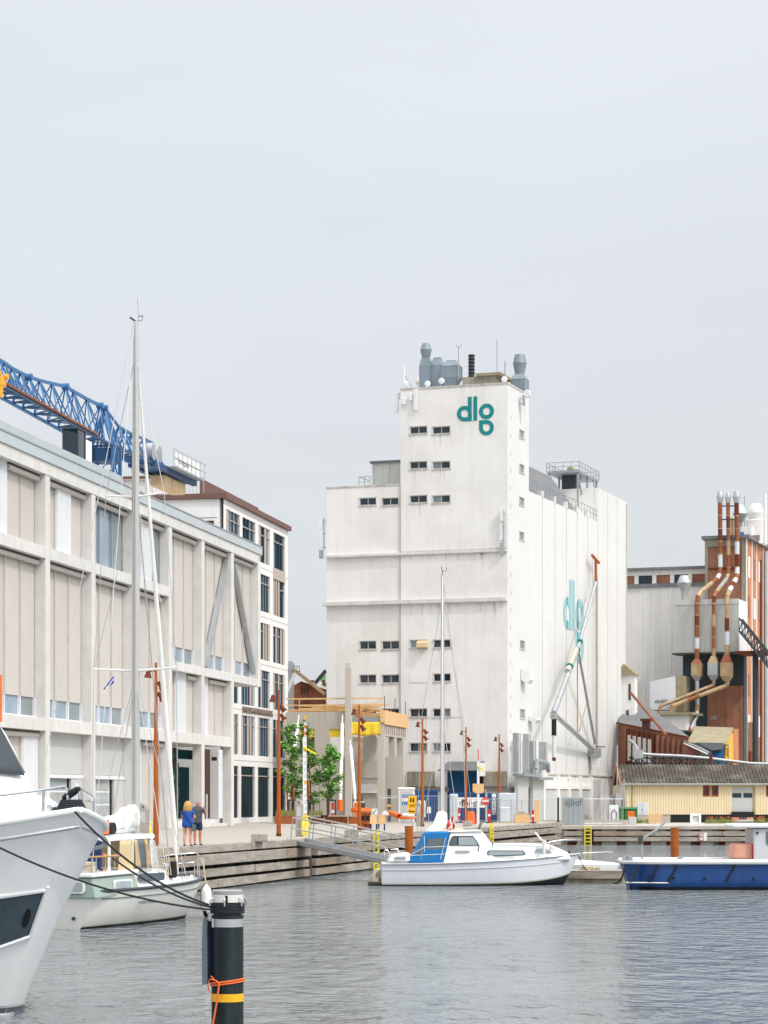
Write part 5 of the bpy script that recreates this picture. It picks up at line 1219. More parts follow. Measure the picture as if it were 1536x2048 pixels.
# ================================================================== TOWER CRANE
k0 = P(210, 900, 150); KF = Frame(k0.x, k0.y, math.atan2(1, 0.1960), 0.0)
K_ = thing('tower_crane', 'blue tower crane with lattice jib above the concrete frame building', 'crane', KF.loc(), KF.rz)
def kz(px, py, y=0.0): return KF.onY(px, py, y)     # along the jib (negative = towards the camera), height
bw_ = 0.72
(ja, jza), (jb_, jzb) = kz(18.75, 773, -bw_), kz(211, 880, -bw_); (ca_, cza), (cb_, czb) = kz(227, 891, -bw_), kz(369, 953, -bw_)
def zb(x): return jza + (jzb - jza) * (x - ja) / (jb_ - ja) if x < jb_ else cza + (czb - cza) * (x - ca_) / (cb_ - ca_)
zbot = zb(0)
topn = [(0, 721), (8.6, 726), (24, 737), (41, 746), (57.5, 754), (79, 761), (104, 767), (131, 773), (147, 783), (173.5, 798), (200, 811), (209, 816)]
T = [kz(px, py) for px, py in topn]
T = [(T[0][0] - 2.2 * k, zb(T[0][0] - 2.2 * k) + T[0][1] - zb(T[0][0])) for k in range(8, 0, -1)] + T
def xz(t): return Vector((t[0], 0, t[1]))
def bt_(x, y): return Vector((x, y, zb(x)))
tc_ = MB()
for i in range(len(T) - 1): tc_.bar(xz(T[i]), xz(T[i + 1]), 0.17)
tc_.build('top_chord', 'crane_blue', K_)
x_min, x_end = T[0][0], kz(305, 946)[0]
for y in (-bw_, bw_): MB().bar(bt_(x_min, y), bt_(jb_, y), 0.16).bar(bt_(jb_, y), bt_(x_end, y), 0.16).build('bottom_chord', 'crane_blue' if y > 0 else 'crane_blue_dark', K_)
MB().bar(bt_(x_min, -bw_ - 0.13), bt_(jb_ - 2, -bw_ - 0.13), 0.08, 0.12).build('trolley_rail', 'pipe_rust', K_)
for i in range(len(T) - 1):
    a = xz(T[i]); c2 = xz(T[i + 1]); nxt = (T[i][0] + T[i + 1][0]) / 2; d = MB()
    for y in (-bw_, bw_): d.bar(a, bt_(nxt, y), 0.065); d.bar(c2, bt_(nxt, y), 0.065)
    d.bar(a, bt_(T[i][0], -bw_), 0.07); d.build('lattice_web', 'crane_blue', K_)
    b2 = MB(); b2.bar(bt_(nxt, -bw_), bt_(nxt, bw_), 0.11, 0.1).bar(bt_(T[i][0], -bw_), bt_(nxt, bw_), 0.07).bar(bt_(nxt, bw_), bt_(T[i + 1][0], -bw_), 0.07); b2.build('bottom_lattice', 'crane_blue_dark', K_)
for j in (len(T) - 1, len(T) - 2, len(T) - 5, len(T) - 8): MB().tube([(T[j][0], -0.2, T[j][1]), (T[j][0], 0.2, T[j][1])], 0.2, 12).build('joint_pin', 'crane_blue', K_)
gw = MB(); x = x_min
while x < x_end: gw.bar(bt_(x, bw_ - 0.3), bt_(x, bw_ - 0.3) + Vector((0, 0, 1.0)), 0.025); x += 1.3
for h in (0.5, 1.0): gw.bar(bt_(x_min, bw_ - 0.3) + Vector((0, 0, h)), bt_(jb_, bw_ - 0.3) + Vector((0, 0, h)), 0.025)
gw.build('walkway_rail', 'metal_grey', K_, kind='stuff')
ap = xz(T[-1])
for x in (-1.1, -0.3, 0.5, 1.3):
    for y in (-bw_, bw_): MB().bar(ap, bt_(x, y), 0.10).build('apex_leg', 'crane_blue', K_)
CJ = [kz(*q) for q in [(222, 822), (237.5, 853), (248, 859.5), (263, 868), (287, 877.5), (304, 885.5)]]
m_ = MB(); m_.bar(ap, xz(CJ[1]), 0.14)
for i in range(1, len(CJ) - 1): m_.bar(xz(CJ[i]), xz(CJ[i + 1]), 0.15)
m_.build('counter_jib_chord', 'crane_blue', K_)
for i in range(1, len(CJ)):
    d = MB(); prv = CJ[i - 1][0]; nx = CJ[i + 1][0] if i + 1 < len(CJ) else CJ[i][0] + 1.2
    for y in (-bw_, bw_):
        for f in (-0.5, 0.5): d.bar(xz(CJ[i]), bt_(CJ[i][0] + f * ((nx - CJ[i][0]) if f > 0 else (CJ[i][0] - prv)), y), 0.085)
    d.build('lattice_web', 'crane_blue', K_)
bb = MB(); x = 1.5
while x < x_end: bb.bar(bt_(x, -bw_), bt_(x + 0.9, bw_), 0.07).bar(bt_(x, -bw_), bt_(x, bw_), 0.1); x += 1.1
bb.build('bottom_lattice', 'crane_blue_dark', K_)
x0 = kz(305, 946)[0]; x1 = kz(368, 950)[0]; zq = zb((x0 + x1) / 2)
MB().box(x0 - 2.5, x1, -0.95, -0.6, zq - 0.35, zq + 0.05).box(x0 - 2.5, x1, 0.6, 0.95, zq - 0.35, zq + 0.05).box(x0 - 2.5, x1, -0.6, 0.6, zq - 0.2, zq - 0.1).build('ballast_platform', 'crane_blue_dark', K_)
for k in range(3):
    xx = x0 + 1.2 + k * (x1 - x0 - 2.5) / 3; MB().box(xx, xx + (x1 - x0 - 2.5) / 3 - 0.15, -0.55, 0.55, zq - 1.15, zq - 0.36).build('ballast_block', 'ballast', K_, bevel=0.12)
MB().box(x0 + 0.4, x1 - 0.2, -1.5, -0.96, zq - 0.02, zq + 0.05).build('side_walkway', 'metal_grey', K_)
wr = MB(); x = x0
while x <= x1 + 0.6: wr.box(x, x + 0.04, -1.5, -1.46, zq, zq + 1.15); x += (x1 - x0) / 7
for h in (0.6, 1.15): wr.box(x0, x1 + 0.6, -1.5, -1.46, zq + h, zq + h + 0.04)
wr.build('walkway_rail', 'steel_matt', K_)
xm = x0 + (x1 - x0) * 0.6
for a, c in ((x0 + 0.6, xm - 0.15), (xm + 0.15, x1 - 1.2)): MB().box(a, c, -1.45, -1.40, zq + 0.12, zq + 1.02).build('name_board', 'white', K_)
lettering('Kringaard', 0.62, 'print_grey', K_, ((x0 + 0.6 + xm) / 2, -1.46, zq + 0.55), (R(90), 0, 0), depth=0.005)
for dx in (-1.6, -0.3): MB().tube([(x0 + dx, -0.6, zq + 0.75), (x0 + dx, 0.6, zq + 0.75)], 0.6, 18).build('winch_drum', 'metal_galv', K_, smooth=True)
zr = 19.0
for x in (-0.75, 0.75):
    for y in (-0.75, 0.75): MB().box(x - 0.1, x + 0.1, y - 0.1, y + 0.1, zr, zbot - 0.1).build('tower_leg', 'crane_blue', K_)
tl = MB(); z = zr; sgn = 1
while z < zbot - 1.6:
    for y in (-0.75, 0.75): tl.bar((-0.75 * sgn, y, z), (0.75 * sgn, y, z + 1.5), 0.08)
    for x in (-0.75, 0.75): tl.bar((x, -0.75 * sgn, z), (x, 0.75 * sgn, z + 1.5), 0.08)
    z += 1.5; sgn = -sgn
tl.build('tower_lattice', 'crane_blue', K_)
MB().tube([(0, 0, zbot - 1.0), (0, 0, zbot - 0.15)], 0.9, 20).build('slewing_ring', 'crane_blue_dark', K_, smooth=True)
cq = kz(146, 880, -1.5)[0]; zc_ = zb(cq) - 0.95
cab = MB().box(cq - 0.6, cq + 0.7, -2.0, -1.1, zc_ - 1.9, zc_).build('cab', 'glass_dark', K_, bevel=0.05)
MB().box(cq - 0.7, cq + 0.8, -2.05, -1.05, zc_ + 0.002, zc_ + 0.07).build('cab_roof', 'metal_dark', cab); MB().box(cq - 0.65, cq + 0.75, -2.05, -1.05, zc_ - 2.0, zc_ - 1.902).build('cab_floor', 'metal_dark', cab)
for q in (cq - 0.6, cq + 0.7):
    for y in (-2.0, -1.1): MB().box(q - 0.04, q + 0.04, y - 0.04, y + 0.04, zc_ - 1.9, zc_).build('cab_pillar', 'metal_dark', cab)
MB().box(cq + 1.1, cq + 2.6, -1.8, -0.95, zc_ - 2.2, zc_ - 0.3).build('switch_cabinet', 'white_wall', K_)
ty = kz(3, 768, -bw_); zt_y = zb(ty[0]); MB().box(ty[0] - 1.4, ty[0] + 0.2, -0.95, 0.95, zt_y - 0.3, zt_y + 0.25).build('trolley', 'crane_yellow', K_, bevel=0.08)
MB().box(ty[0] - 1.2, ty[0] - 0.8, -1.1, -0.8, zt_y - 1.0, zt_y - 0.35).build('trolley_sheave', 'crane_yellow', K_)
for y in (-1.0, 1.0):
    for x in (-1.1, 0.0): MB().tube([(ty[0] + x, y - 0.1, zt_y + 0.28), (ty[0] + x, y + 0.1, zt_y + 0.28)], 0.16, 12).build('trolley_wheel', 'crane_yellow', K_)
# ================================================================== BOATS
def loft(mb, fn, ns, nt, s0=0.0, s1=1.0):
    """both sides of a hull: fn(s, t) -> (x, y>=0, z), t from keel to sheer"""
    mb.grid(lambda u, v: fn(s0 + (s1 - s0) * u, 1 - 2 * v) if v <= 0.5 else (lambda p: (p[0], -p[1], p[2]))(fn(s0 + (s1 - s0) * u, 2 * v - 1)), ns, nt * 2)
    return mb
def deck_of(mb, fn, ns, dz=-0.04):
    mb.grid(lambda u, v: (lambda p: (p[0], p[1] * (1 - 2 * v), p[2] + dz))(fn(u, 1.0)), ns, 4); return mb
def sheerline(fn, side, n=24, s0=0.0, s1=1.0, dy=0.0, dz=0.0):
    r = []
    for i in range(n + 1):
        p = fn(s0 + (s1 - s0) * i / n, 1.0); r.append(Vector((p[0], side * (p[1] + dy), p[2] + dz)))
    return r
def catenary(p, q, sag, n=14):
    p, q = Vector(p), Vector(q); return [p.lerp(q, i / n) - Vector((0, 0, sag * 4 * (i / n) * (1 - i / n))) for i in range(n + 1)]
def patch(pts, side_y, th, axis='y'):
    return MB().prism(pts, axis, side_y, side_y + th)
def rounded(x0, x1, z0, z1, r=0.08, n=5):
    pts = []
    for cx_, cz_, a0 in ((x1 - r, z1 - r, 0), (x0 + r, z1 - r, 90), (x0 + r, z0 + r, 180), (x1 - r, z0 + r, 270)):
        for k in range(n + 1): a = R(a0 + 90 * k / n); pts.append((cx_ + r * math.cos(a), cz_ + r * math.sin(a)))
    return pts

# ------------------------------------------------------------------ white motor cruiser with blue canopy
m0 = P(763, 1770, 99); MF = Frame(m0.x, m0.y, R(1.5), 0.0)
V = thing('motor_cruiser', 'white motor cruiser with a bright blue cockpit canopy moored at the pontoon', 'motorboat', MF.loc(), MF.rz)
LM = MF.onY(1161, 1707, 0.0)[0]
def mh(s, t):
    x = LM * s; bs = 1.38 * (1 - max(0, (s - 0.42) / 0.58) ** 2.3) * (0.93 + 0.07 * min(1, s / 0.25))
    zs = 0.93 + 0.40 * s ** 2; bw = bs * (0.86 - 0.45 * max(0, s - 0.5)) if s < 0.999 else 0
    kz_ = -0.45 + 0.38 * max(0, (s - 0.62) / 0.38) ** 2
    z = kz_ + (zs - kz_) * t; f = max(0, t) ** 0.5
    ch = 0.28                                                        # chine
    y = bs * (t / ch * 0.80) if t < ch else bs * (0.80 + 0.20 * ((t - ch) / (1 - ch)) ** 0.8)
    rake = (1 - t) * 0.75 * max(0, (s - 0.7) / 0.3) ** 2
    return (x - rake, max(0.0, y), z)
hl = MB(); loft(hl, mh, 40, 12); hl.face(*[mh(0, 1 - 2 * k / 12) if k <= 6 else (mh(0, 2 * k / 12 - 1)[0], -mh(0, 2 * k / 12 - 1)[1], mh(0, 2 * k / 12 - 1)[2]) for k in range(13)])
hl.build('hull', 'gelcoat_cool', V, smooth=True)
bt = MB()
def mlow(s, t): p = mh(s, t * (0.36 - 0.02 * s + 0.07 * max(0, s - 0.5))); return (p[0] + 0.003, p[1] * 1.004 + 0.004, p[2])
loft(bt, mlow, 40, 6); bt.build('bottom_paint', 'antifoul', V, smooth=True)
q = MB(); loft(q, lambda s, t: (lambda p: (p[0] + 0.003, p[1] * 1.004 + 0.005, p[2]))(mh(s, (0.36 - 0.02 * s + 0.07 * max(0, s - 0.5)) + 0.028 * t)), 40, 2); q.build('waterline_stain', 'scum', V, smooth=True)
deck_of(MB(), mh, 40).build('deck', 'gelcoat', V)
for sd in (-1, 1):
    MB().tube(sheerline(mh, sd, 30, dy=0.02, dz=-0.03), 0.035, 6).build('rub_rail', 'metal_galv', V, smooth=True)
    MB().tube([Vector((mh(s / 20, 0.80)[0], sd * (mh(s / 20, 0.80)[1] + 0.012), mh(s / 20, 0.80)[2])) for s in range(20)], 0.018, 5).build('style_line', 'gelcoat_shade', V)
yh_ = -1.02
def mp(px, py, y=yh_): return MF.onY(px, py, y)
# trunk cabin
tk = [mp(986, 1712), mp(986, 1688), mp(1060, 1688), mp(1105, 1690.5), mp(1140, 1706), mp(1145, 1712)]
tk = [(a, max(c, 0.8)) for a, c in tk]; tk[0] = (tk[0][0], 1.0); tk[-1] = (tk[-1][0], 1.05)
o = MB(); n0 = len(tk)
def taper(mb, prof, w0, w1, x_w):     # prism narrowed upward and towards the bow
    zs_ = [p[1] for p in prof]; za_, zb_ = min(zs_), max(zs_); k_ = len(prof); base = len(mb.v)
    for sd in (-1, 1):
        for x, z in prof:
            f = (z - za_) / max(0.01, zb_ - za_); wd_ = (w0 + (w1 - w0) * f) * x_w(x); mb.v.append((x, sd * wd_, z))
    mb.f.append(tuple(base + i for i in range(k_))); mb.f.append(tuple(base + k_ + i for i in reversed(range(k_))))
    for i in range(k_): j = (i + 1) % k_; mb.f.append((base + i, base + k_ + i, base + k_ + j, base + j))
    return mb
bowf = lambda x: 1.0 if x < LM * 0.62 else max(0.25, 1 - 0.62 * (x - LM * 0.62) / (LM * 0.36))
cabin = taper(MB(), tk, 1.06, 0.98, bowf).build('trunk_cabin', 'gelcoat', V, bevel=0.05)
wh_ = [mp(886, 1720), mp(900, 1666), mp(905, 1664), mp(965, 1663), mp(984, 1688), mp(990, 1718)]; wh_[0] = (wh_[0][0], 0.95); wh_[-1] = (wh_[-1][0], 0.95)
house = taper(MB(), wh_, 1.10, 0.98, lambda x: 1.0).build('wheelhouse', 'gelcoat', V, bevel=0.05)
rfp = [mp(897, 1664.5), mp(900, 1662), mp(960, 1660), mp(966, 1663)]; MB().prism(rfp, 'y', -1.05, 1.05).build('wheelhouse_roof', 'gelcoat', V, bevel=0.02)
def side_win(name, pxs, mat, y=-1.085, par=None, th=0.02):
    for sd in (1, -1):
        yy = y * sd; pts = [mp(px, py) for px, py in pxs]; MB().prism(pts, 'y', yy - th / 2, yy + th / 2).build(name, mat, par or V)
side_win('window', [(898, 1689), (903, 1674), (907, 1672), (946, 1672), (953, 1682), (958, 1690), (955, 1691), (900, 1691)], 'black', -1.055, house)
side_win('pane', [(900, 1688.5), (904, 1675), (914, 1674), (914, 1690), (901, 1690)], 'glass_boat', -1.066, house)
side_win('pane', [(917, 1690), (917, 1674), (946, 1674), (955, 1689), (953, 1690)], 'glass_pale', -1.066, house)
ws = [mp(962, 1666, 0), mp(983, 1688, 0)]
MB().face((ws[0][0] + 0.03, -0.85, ws[0][1]), (ws[1][0] + 0.06, -0.92, ws[1][1]), (ws[1][0] + 0.06, 0.92, ws[1][1]), (ws[0][0] + 0.03, 0.85, ws[0][1])).build('windscreen', 'glass_boat', V, solid=0.03)
side_win('window', rounded_ := [(973.5, 1708), (975, 1702), (980, 1700.5), (1045, 1701), (1050, 1705), (1051, 1709), (1047, 1711), (978, 1713), (975, 1711)], 'metal_dark', -1.062, cabin)
side_win('pane', [(976, 1707.5), (977.5, 1703), (981, 1702), (1044, 1702.5), (1048, 1706), (1047, 1709), (979, 1711), (977, 1710)], 'glass_pale', -1.075, cabin)
side_win('window', [(1069, 1706), (1072, 1698), (1090, 1697), (1105, 1705), (1100, 1708)], 'glass_pale', -0.93, cabin)
side_win('vent', [(909, 1703), (912, 1701), (938, 1701), (940, 1703.5), (937, 1706), (912, 1706)], 'metal_galv', -1.10, house)
MB().tube([Vector((mp(958, 1690)[0], -1.12, mp(958, 1690)[1])), Vector((mp(956, 1703)[0], -1.12, mp(956, 1703)[1]))], 0.02, 6).build('grab_handle', 'black', house)
# stern box with oval window
sb = [mp(776, 1722), mp(782, 1711), mp(812, 1706), mp(820, 1706), mp(820, 1722)]; sb = [(a, max(0.9, c)) for a, c in sb]
so = taper(MB(), sb, 1.2, 1.1, lambda x: 1.0).build('cockpit_coaming', 'gelcoat', V, bevel=0.05)
side_win('window', [(787, 1716), (790, 1713), (810, 1712.5), (812, 1716), (809, 1720), (789, 1720)], 'metal_galv', -1.19, so)
# blue canopy
cn = [mp(817, 1719), mp(838, 1690), mp(851, 1666), mp(858, 1664), mp(899, 1663.5), mp(899, 1667), mp(885, 1719)]; cn[0] = (cn[0][0], 0.95); cn[-1] = (cn[-1][0], 0.95)
cnv = taper(MB(), cn, 1.16, 1.02, lambda x: 1.0).build('canopy', 'canvas_blue', V, bevel=0.06)
side_win('clear_panel', [(853, 1704), (855, 1678), (886, 1676), (887, 1680), (882, 1703), (858, 1704)], 'glass_boat', -1.09, cnv)
side_win('clear_panel', [(829, 1710), (838, 1696), (845, 1687), (845, 1698), (841, 1710)], 'glass_boat', -1.12, cnv)
side_win('seam', [(848, 1718), (848, 1672), (849, 1672), (849, 1718)], 'white', -1.10, cnv)
# rails
def rail(pts, r=0.022, name='rail', mat='steel'): return MB().tube([Vector((mp(a, b_, y)[0], y, mp(a, b_, y)[1])) for a, b_, y in pts], r, 6).build(name, mat, V, smooth=True)
rail([(1098, 1684, -0.95), (1125, 1680, -0.7), (1150, 1679, -0.35), (1161, 1680, 0), (1150, 1679, 0.35), (1125, 1681, 0.7)], 0.028, 'bow_rail')
rail([(1161, 1681, 0), (1156, 1700, 0)], 0.024, 'bow_rail'); rail([(1158, 1680, -0.2), (1150, 1703, -0.2)], 0.024, 'bow_rail'); rail([(1103, 1684, -0.9), (1098, 1706, -0.9)], 0.02, 'stanchion')
rail([(820, 1710, -1.3), (850, 1694.5, -1.3), (893, 1693, -1.3)], 0.016); rail([(820, 1711, -1.3), (892, 1708, -1.3)], 0.014)
rail([(843, 1722, -1.3), (843, 1693, -1.3)], 0.018, 'stanchion'); rail([(881, 1718, -1.3), (891, 1675, -1.1)], 0.018, 'stanchion')
rail([(985, 1687, -1.0), (1050, 1686.5, -1.0), (1099, 1686, -0.85)], 0.016, 'grab_rail')
for sd in (-0.9, 0.4): rail([(769, 1722, sd), (768, 1703, sd), (771, 1699, sd), (776, 1701, sd), (780, 1712, sd)], 0.022, 'stern_rail')
rail([(781, 1699, -0.9), (795, 1698, -0.9), (799, 1706, -0.9)], 0.02, 'stern_rail')
# stem fittings, flag staff lamp, stern ladder
rail([(1070, 1664, -0.4), (1085, 1682, -0.4), (1087, 1688, -0.4)], 0.04, 'search_light', 'white')
MB().tube([Vector((mp(1088, 1709, -0.9)[0], -0.9, mp(1088, 1709)[1])), Vector((mp(1088, 1680, -0.9)[0], -0.9, mp(1088, 1680)[1]))], [0.07, 0.10], 10).build('rolled_fender', 'canvas_white', V, smooth=True)
MB().lathe([(0.02, 0), (0.13, 0.02), (0.13, 0.1), (0.02, 0.12)], (LM - 0.55, -0.05, 1.29), 12).build('mooring_line_coil', 'rope_dark', V)
ld = MB().tube([(-0.02, -0.5, 0.75), (-0.45, -0.5, 0.35), (-0.5, -0.5, 0.0)], 0.02, 6).tube([(-0.02, -0.1, 0.75), (-0.45, -0.1, 0.35), (-0.5, -0.1, 0.0)], 0.02, 6).box(-0.55, -0.35, -0.6, 0.0, 0.22, 0.26); ld.build('stern_ladder', 'steel', V)
MB().box(-0.55, -0.02, -0.9, 0.9, -0.1, 0.10).build('swim_platform', 'timber_dark', V)

# ------------------------------------------------------------------ blue workboat
w0 = P(1243, 1777, 95); WF = Frame(w0.x, w0.y, R(-1.0), 0.0)
W_ = thing('workboat', 'blue steel workboat with black diagonal fender strips and white cabin', 'workboat', WF.loc(), WF.rz)
LW = 11.5
def wp(px, py, y=-1.5): return WF.onY(px, py, y)
def wh2(s, t):
    x = LW * s; bs = 1.6 * min(1.0, 0.55 + 0.45 * min(1, s / 0.10) ** 0.6); zs = 1.05
    z = -0.5 + (zs + 0.5) * t; y = bs * (0.62 + 0.38 * min(1, t / 0.5) ** 0.6) if t > 0 else bs * 0.62
    rake = (1 - t) * 0.42 * max(0, (0.2 - s) / 0.2); return (x + rake, y, z)
hb = MB(); loft(hb, wh2, 40, 10)
for e in (0, 1): hb.face(*[wh2(e, 1 - 2 * k / 12) if k <= 6 else (wh2(e, 2 * k / 12 - 1)[0], -wh2(e, 2 * k / 12 - 1)[1], wh2(e, 2 * k / 12 - 1)[2]) for k in range(13)])
hb.build('hull', 'hull_blue', W_, smooth=True)
def wlow(s, t): p = wh2(s, t * 0.40); return (p[0] - 0.002, p[1] + 0.006, p[2])
b_ = MB(); loft(b_, wlow, 30, 4); b_.build('bottom_paint', 'antifoul', W_, smooth=True)
deck_of(MB(), wh2, 30, -0.12).build('deck', 'metal_grey', W_)
gp = [sheerline(wh2, -1, 30, dy=0.05, dz=0.06), sheerline(wh2, 1, 30, dy=0.05, dz=0.06)]
for g_ in gp: MB().tube(g_, 0.10, 8).build('gunwale', 'white', W_, smooth=True)
MB().tube([gp[0][0], gp[1][0]], 0.10, 8).build('gunwale', 'white', W_, smooth=True)
for px in (1273, 1311, 1350, 1465):
    a = wp(px + 5, 1731, -1.62); c = wp(px - 19 + 6, 1763, -1.55); MB().bar((a[0], -1.64, a[1]), (c[0], -1.60, c[1]), 0.05, 0.24, up=(0, -1, 0)).build('fender_strip', 'rubber', W_)
MB().tube([Vector((wp(1252, 1765)[0], -1.58, wp(1252, 1765)[1])), Vector((wp(1337, 1766)[0], -1.62, wp(1337, 1766)[1]))], 0.035, 6).build('rubbing_strake', 'steel_matt', W_)
for px, py in ((1296, 1754), (1339, 1756), (1347, 1756), (1409, 1757), (1507, 1758)):
    a = wp(px, py, -1.6); MB().tube([(a[0], -1.66, a[1]), (a[0], -1.58, a[1])], 0.05, 8).build('drain_port', 'black', W_)
dv = [(1284, 1719, -0.9), (1284, 1682, -0.9), (1288, 1675, -0.9), (1312, 1661, -0.9), (1330, 1644, -0.9)]
MB().tube([Vector((wp(a, c, y)[0], y, wp(a, c, y)[1])) for a, c, y in dv], 0.045, 8).build('davit', 'metal_galv', W_, smooth=True)
a = wp(1281, 1676, -0.9); MB().box(a[0] - 0.1, a[0] + 0.08, -1.0, -0.85, a[1] - 0.25, a[1] + 0.1).build('davit_winch', 'metal_dark', W_)
for px in (1250, 1259, 1360, 1452):
    a = wp(px, 1722, -1.5); MB().box(a[0] - 0.12, a[0] + 0.12, -1.6, -1.5, a[1] + 0.02, a[1] + 0.18).build('cleat', 'metal_galv', W_)
cx0, cx1 = wp(1509, 1700)[0], wp(1509, 1700)[0] + 3.6
cbn = MB().box(cx0, cx1, -1.25, 1.25, 0.95, wp(1509, 1657, -1.25)[1]).build('cabin', 'gelcoat_shade', W_, bevel=0.06)
ro_ = wp(1466, 1650, -1.4); MB().box(ro_[0], cx1 + 0.2, -1.4, 1.4, wp(1480, 1656, -1.4)[1], wp(1480, 1648, -1.4)[1]).build('cabin_roof', 'white', cbn, bevel=0.06)
a = wp(1532, 1690, -1.25); MB().prism(rounded(a[0], a[0] + 1.3, a[1], a[1] + 0.55, 0.1), 'y', -1.275, -1.252).build('window', 'glass_boat', cbn)
MB().box(cx0 + 0.1, cx0 + 0.18, -1.3, -1.255, wp(1514, 1668)[1], wp(1514, 1664)[1]).build('deck_lamp', 'black', cbn)
tp_ = [wp(1464, 1719, -0.9), wp(1470, 1688, -0.9), wp(1507, 1687, -0.9), wp(1508, 1721, -0.9)]
MB().prism(tp_, 'y', -1.0, 0.9).build('tarpaulin', 'canvas_salmon', W_, bevel=0.1)
a = wp(1507, 1687, -1.05); MB().box(a[0] - 0.05, a[0] + 0.02, -1.15, -1.02, a[1] - 0.6, a[1]).build('red_light', 'red', W_)
MB().tube(catenary(Vector((0.15, -0.9, 1.1)), Vector((-0.35, -0.4, 0.25)), 0.3), 0.03, 6).build('mooring_line', 'rope_dark', W_)

# ------------------------------------------------------------------ pontoon, speedboat, gangway
pz = 0.52; pa = P(752, 1745, 101.2); pb_ = P(1250, 1742, 100.3)
dk = thing('pontoon', 'floating timber pontoon behind the white motor cruiser', 'pontoon', (pa.x, 101.2, 0), math.atan2(pb_.y - pa.y, pb_.x - pa.x)); LP = (pb_ - pa).length
MB().box(0, LP, 0, 2.2, 0.42, pz).build('deck', 'timber_worn', dk)
MB().box(0, LP, -0.06, 0.0, 0.22, 0.50).build('edge_beam', 'timber_worn', dk); MB().box(0.1, LP - 0.1, 0.05, 2.1, -0.4, 0.22).build('float', 'concrete_dirty', dk)
nb = 60
for k in range(nb): MB().box(LP * k / nb, LP * (k + 1) / nb - 0.02, -0.02, 2.2, pz + 0.002, pz + 0.03).build('plank', 'timber_grey', dk)
s0 = P(1146, 1742, 104.5); SPF = Frame(s0.x, s0.y, R(2), 0.0)
sp = thing('speedboat', 'small white speedboat with a dark hull band beyond the pontoon', 'speedboat', SPF.loc(), SPF.rz)
LS = SPF.onY(1240, 1722)[0]
def sh(s, t):
    x = LS * 1.6 * s - LS * 0.6; bs = 0.95 * (1 - max(0, (s - 0.45) / 0.55) ** 2.2); zs = 0.72 + 0.0 * s; z = -0.2 + (zs + 0.2) * t
    return (x - (1 - t) * 0.5 * max(0, (s - 0.7) / 0.3), bs * (0.55 + 0.45 * t), z)
q = MB(); loft(q, sh, 24, 6); q.build('hull', 'gelcoat', sp, smooth=True)
q = MB(); loft(q, lambda s, t: (lambda p: (p[0], p[1] + 0.008, p[2]))(sh(s, 0.25 + t * 0.42)), 24, 3); q.build('hull_band', 'antifoul', sp, smooth=True)
q = MB(); q.grid(lambda u, v: (lambda p: (p[0], p[1] * (1 - 2 * v), p[2] + 0.28 * math.sin(math.pi * v) * (1 - u) ** 0.6))(sh(u, 1.0)), 24, 8); q.build('foredeck', 'gelcoat', sp, smooth=True)
MB().tube([Vector((SPF.onY(a, c, -0.5)[0], -0.5, SPF.onY(a, c, -0.5)[1])) for a, c in ((1165, 1706), (1215, 1704), (1228, 1705), (1218, 1726))], 0.02, 6).build('bow_rail', 'steel', sp)
tag(MB().tube(catenary(P(1158, 1713, 99), P(1176, 1742, 101), 0.1), 0.02, 5).build('mooring_line', 'rope_dark'), 'thin dark mooring line from the cruiser bow to the pontoon', 'mooring line')
rp = MB(); rq = random.Random(1); c = P(1180, 1739, 101.6)
for k in range(5): rp.tube([(c.x + 0.35 * math.cos(a_ / 6 * 6.28 + k) + rq.uniform(-0.1, 0.1), c.y + 0.25 * math.sin(a_ / 6 * 6.28 + k), pz + 0.05 + k * 0.03) for a_ in range(7)], 0.03, 5)
tag(rp.build('rope_heap', 'rope_light'), 'loose heap of pale rope on the pontoon deck', 'rope')
# gangway
g0 = P(592, 1694, 107.2); g0.z = 1.72; g1 = P(792, 1722, 102.6); g1.z = 0.88
gw = thing('gangway', 'sloping aluminium gangway with handrails from the quay down to the pontoon', 'gangway', (g0.x, g0.y, g0.z), 0)
dv_ = g1 - g0; sd_ = Vector((dv_.y, -dv_.x, 0)).normalized() * 0.55; upv = Vector((0, 0, 1.08))
MB().bar((0, 0, -0.12), dv_ + Vector((0, 0, -0.12)), 1.0, 0.06).build('tread', 'steel_matt', gw)
for s_ in (-1, 1):
    o_ = sd_ * s_; nm = MB().bar(o_, dv_ + o_, 0.07, 0.19).build('side_beam', 'steel_matt', gw)
    MB().tube([o_ + upv + dv_ * 0.06, dv_ + o_ + upv], 0.032, 8).build('handrail', 'steel_matt', gw); MB().tube([o_ + upv * 0.55 + dv_ * 0.04, dv_ + o_ + upv * 0.55], 0.03, 8).build('handrail', 'steel_matt', gw)
    for k in range(5):
        f = 0.06 + 0.22 * k; MB().bar(o_ + dv_ * (f - 0.02), o_ + dv_ * f + upv, 0.05).build('baluster', 'steel_matt', gw)

# ------------------------------------------------------------------ second sailboat, mast behind the cruiser
t0 = P(900, 1700, 108); TF = Frame(t0.x, t0.y, QF.rz, 0.0)
T2 = thing('moored_sailboat', 'white sailing boat behind the motor cruiser, its tall mast before the silo', 'sailboat', TF.loc(), TF.rz)
def th2(s, t):
    x = 8.8 * s - 2; bs = 1.35 * (0.72 + 0.28 * min(1, s / 0.35)) * (1 - max(0, (s - 0.45) / 0.55) ** 2.2); zs = 0.95 + 0.2 * s; return (x - (1 - t) * 0.9 * max(0, s - 0.6), bs * max(0.02, t) ** 0.45, -0.4 + (zs + 0.4) * t)
q = MB(); loft(q, th2, 24, 8); q.face(*[th2(0, 1 - 2 * k / 12) if k <= 6 else (th2(0, 2 * k / 12 - 1)[0], -th2(0, 2 * k / 12 - 1)[1], th2(0, 2 * k / 12 - 1)[2]) for k in range(13)]); q.build('hull', 'gelcoat_old', T2, smooth=True)
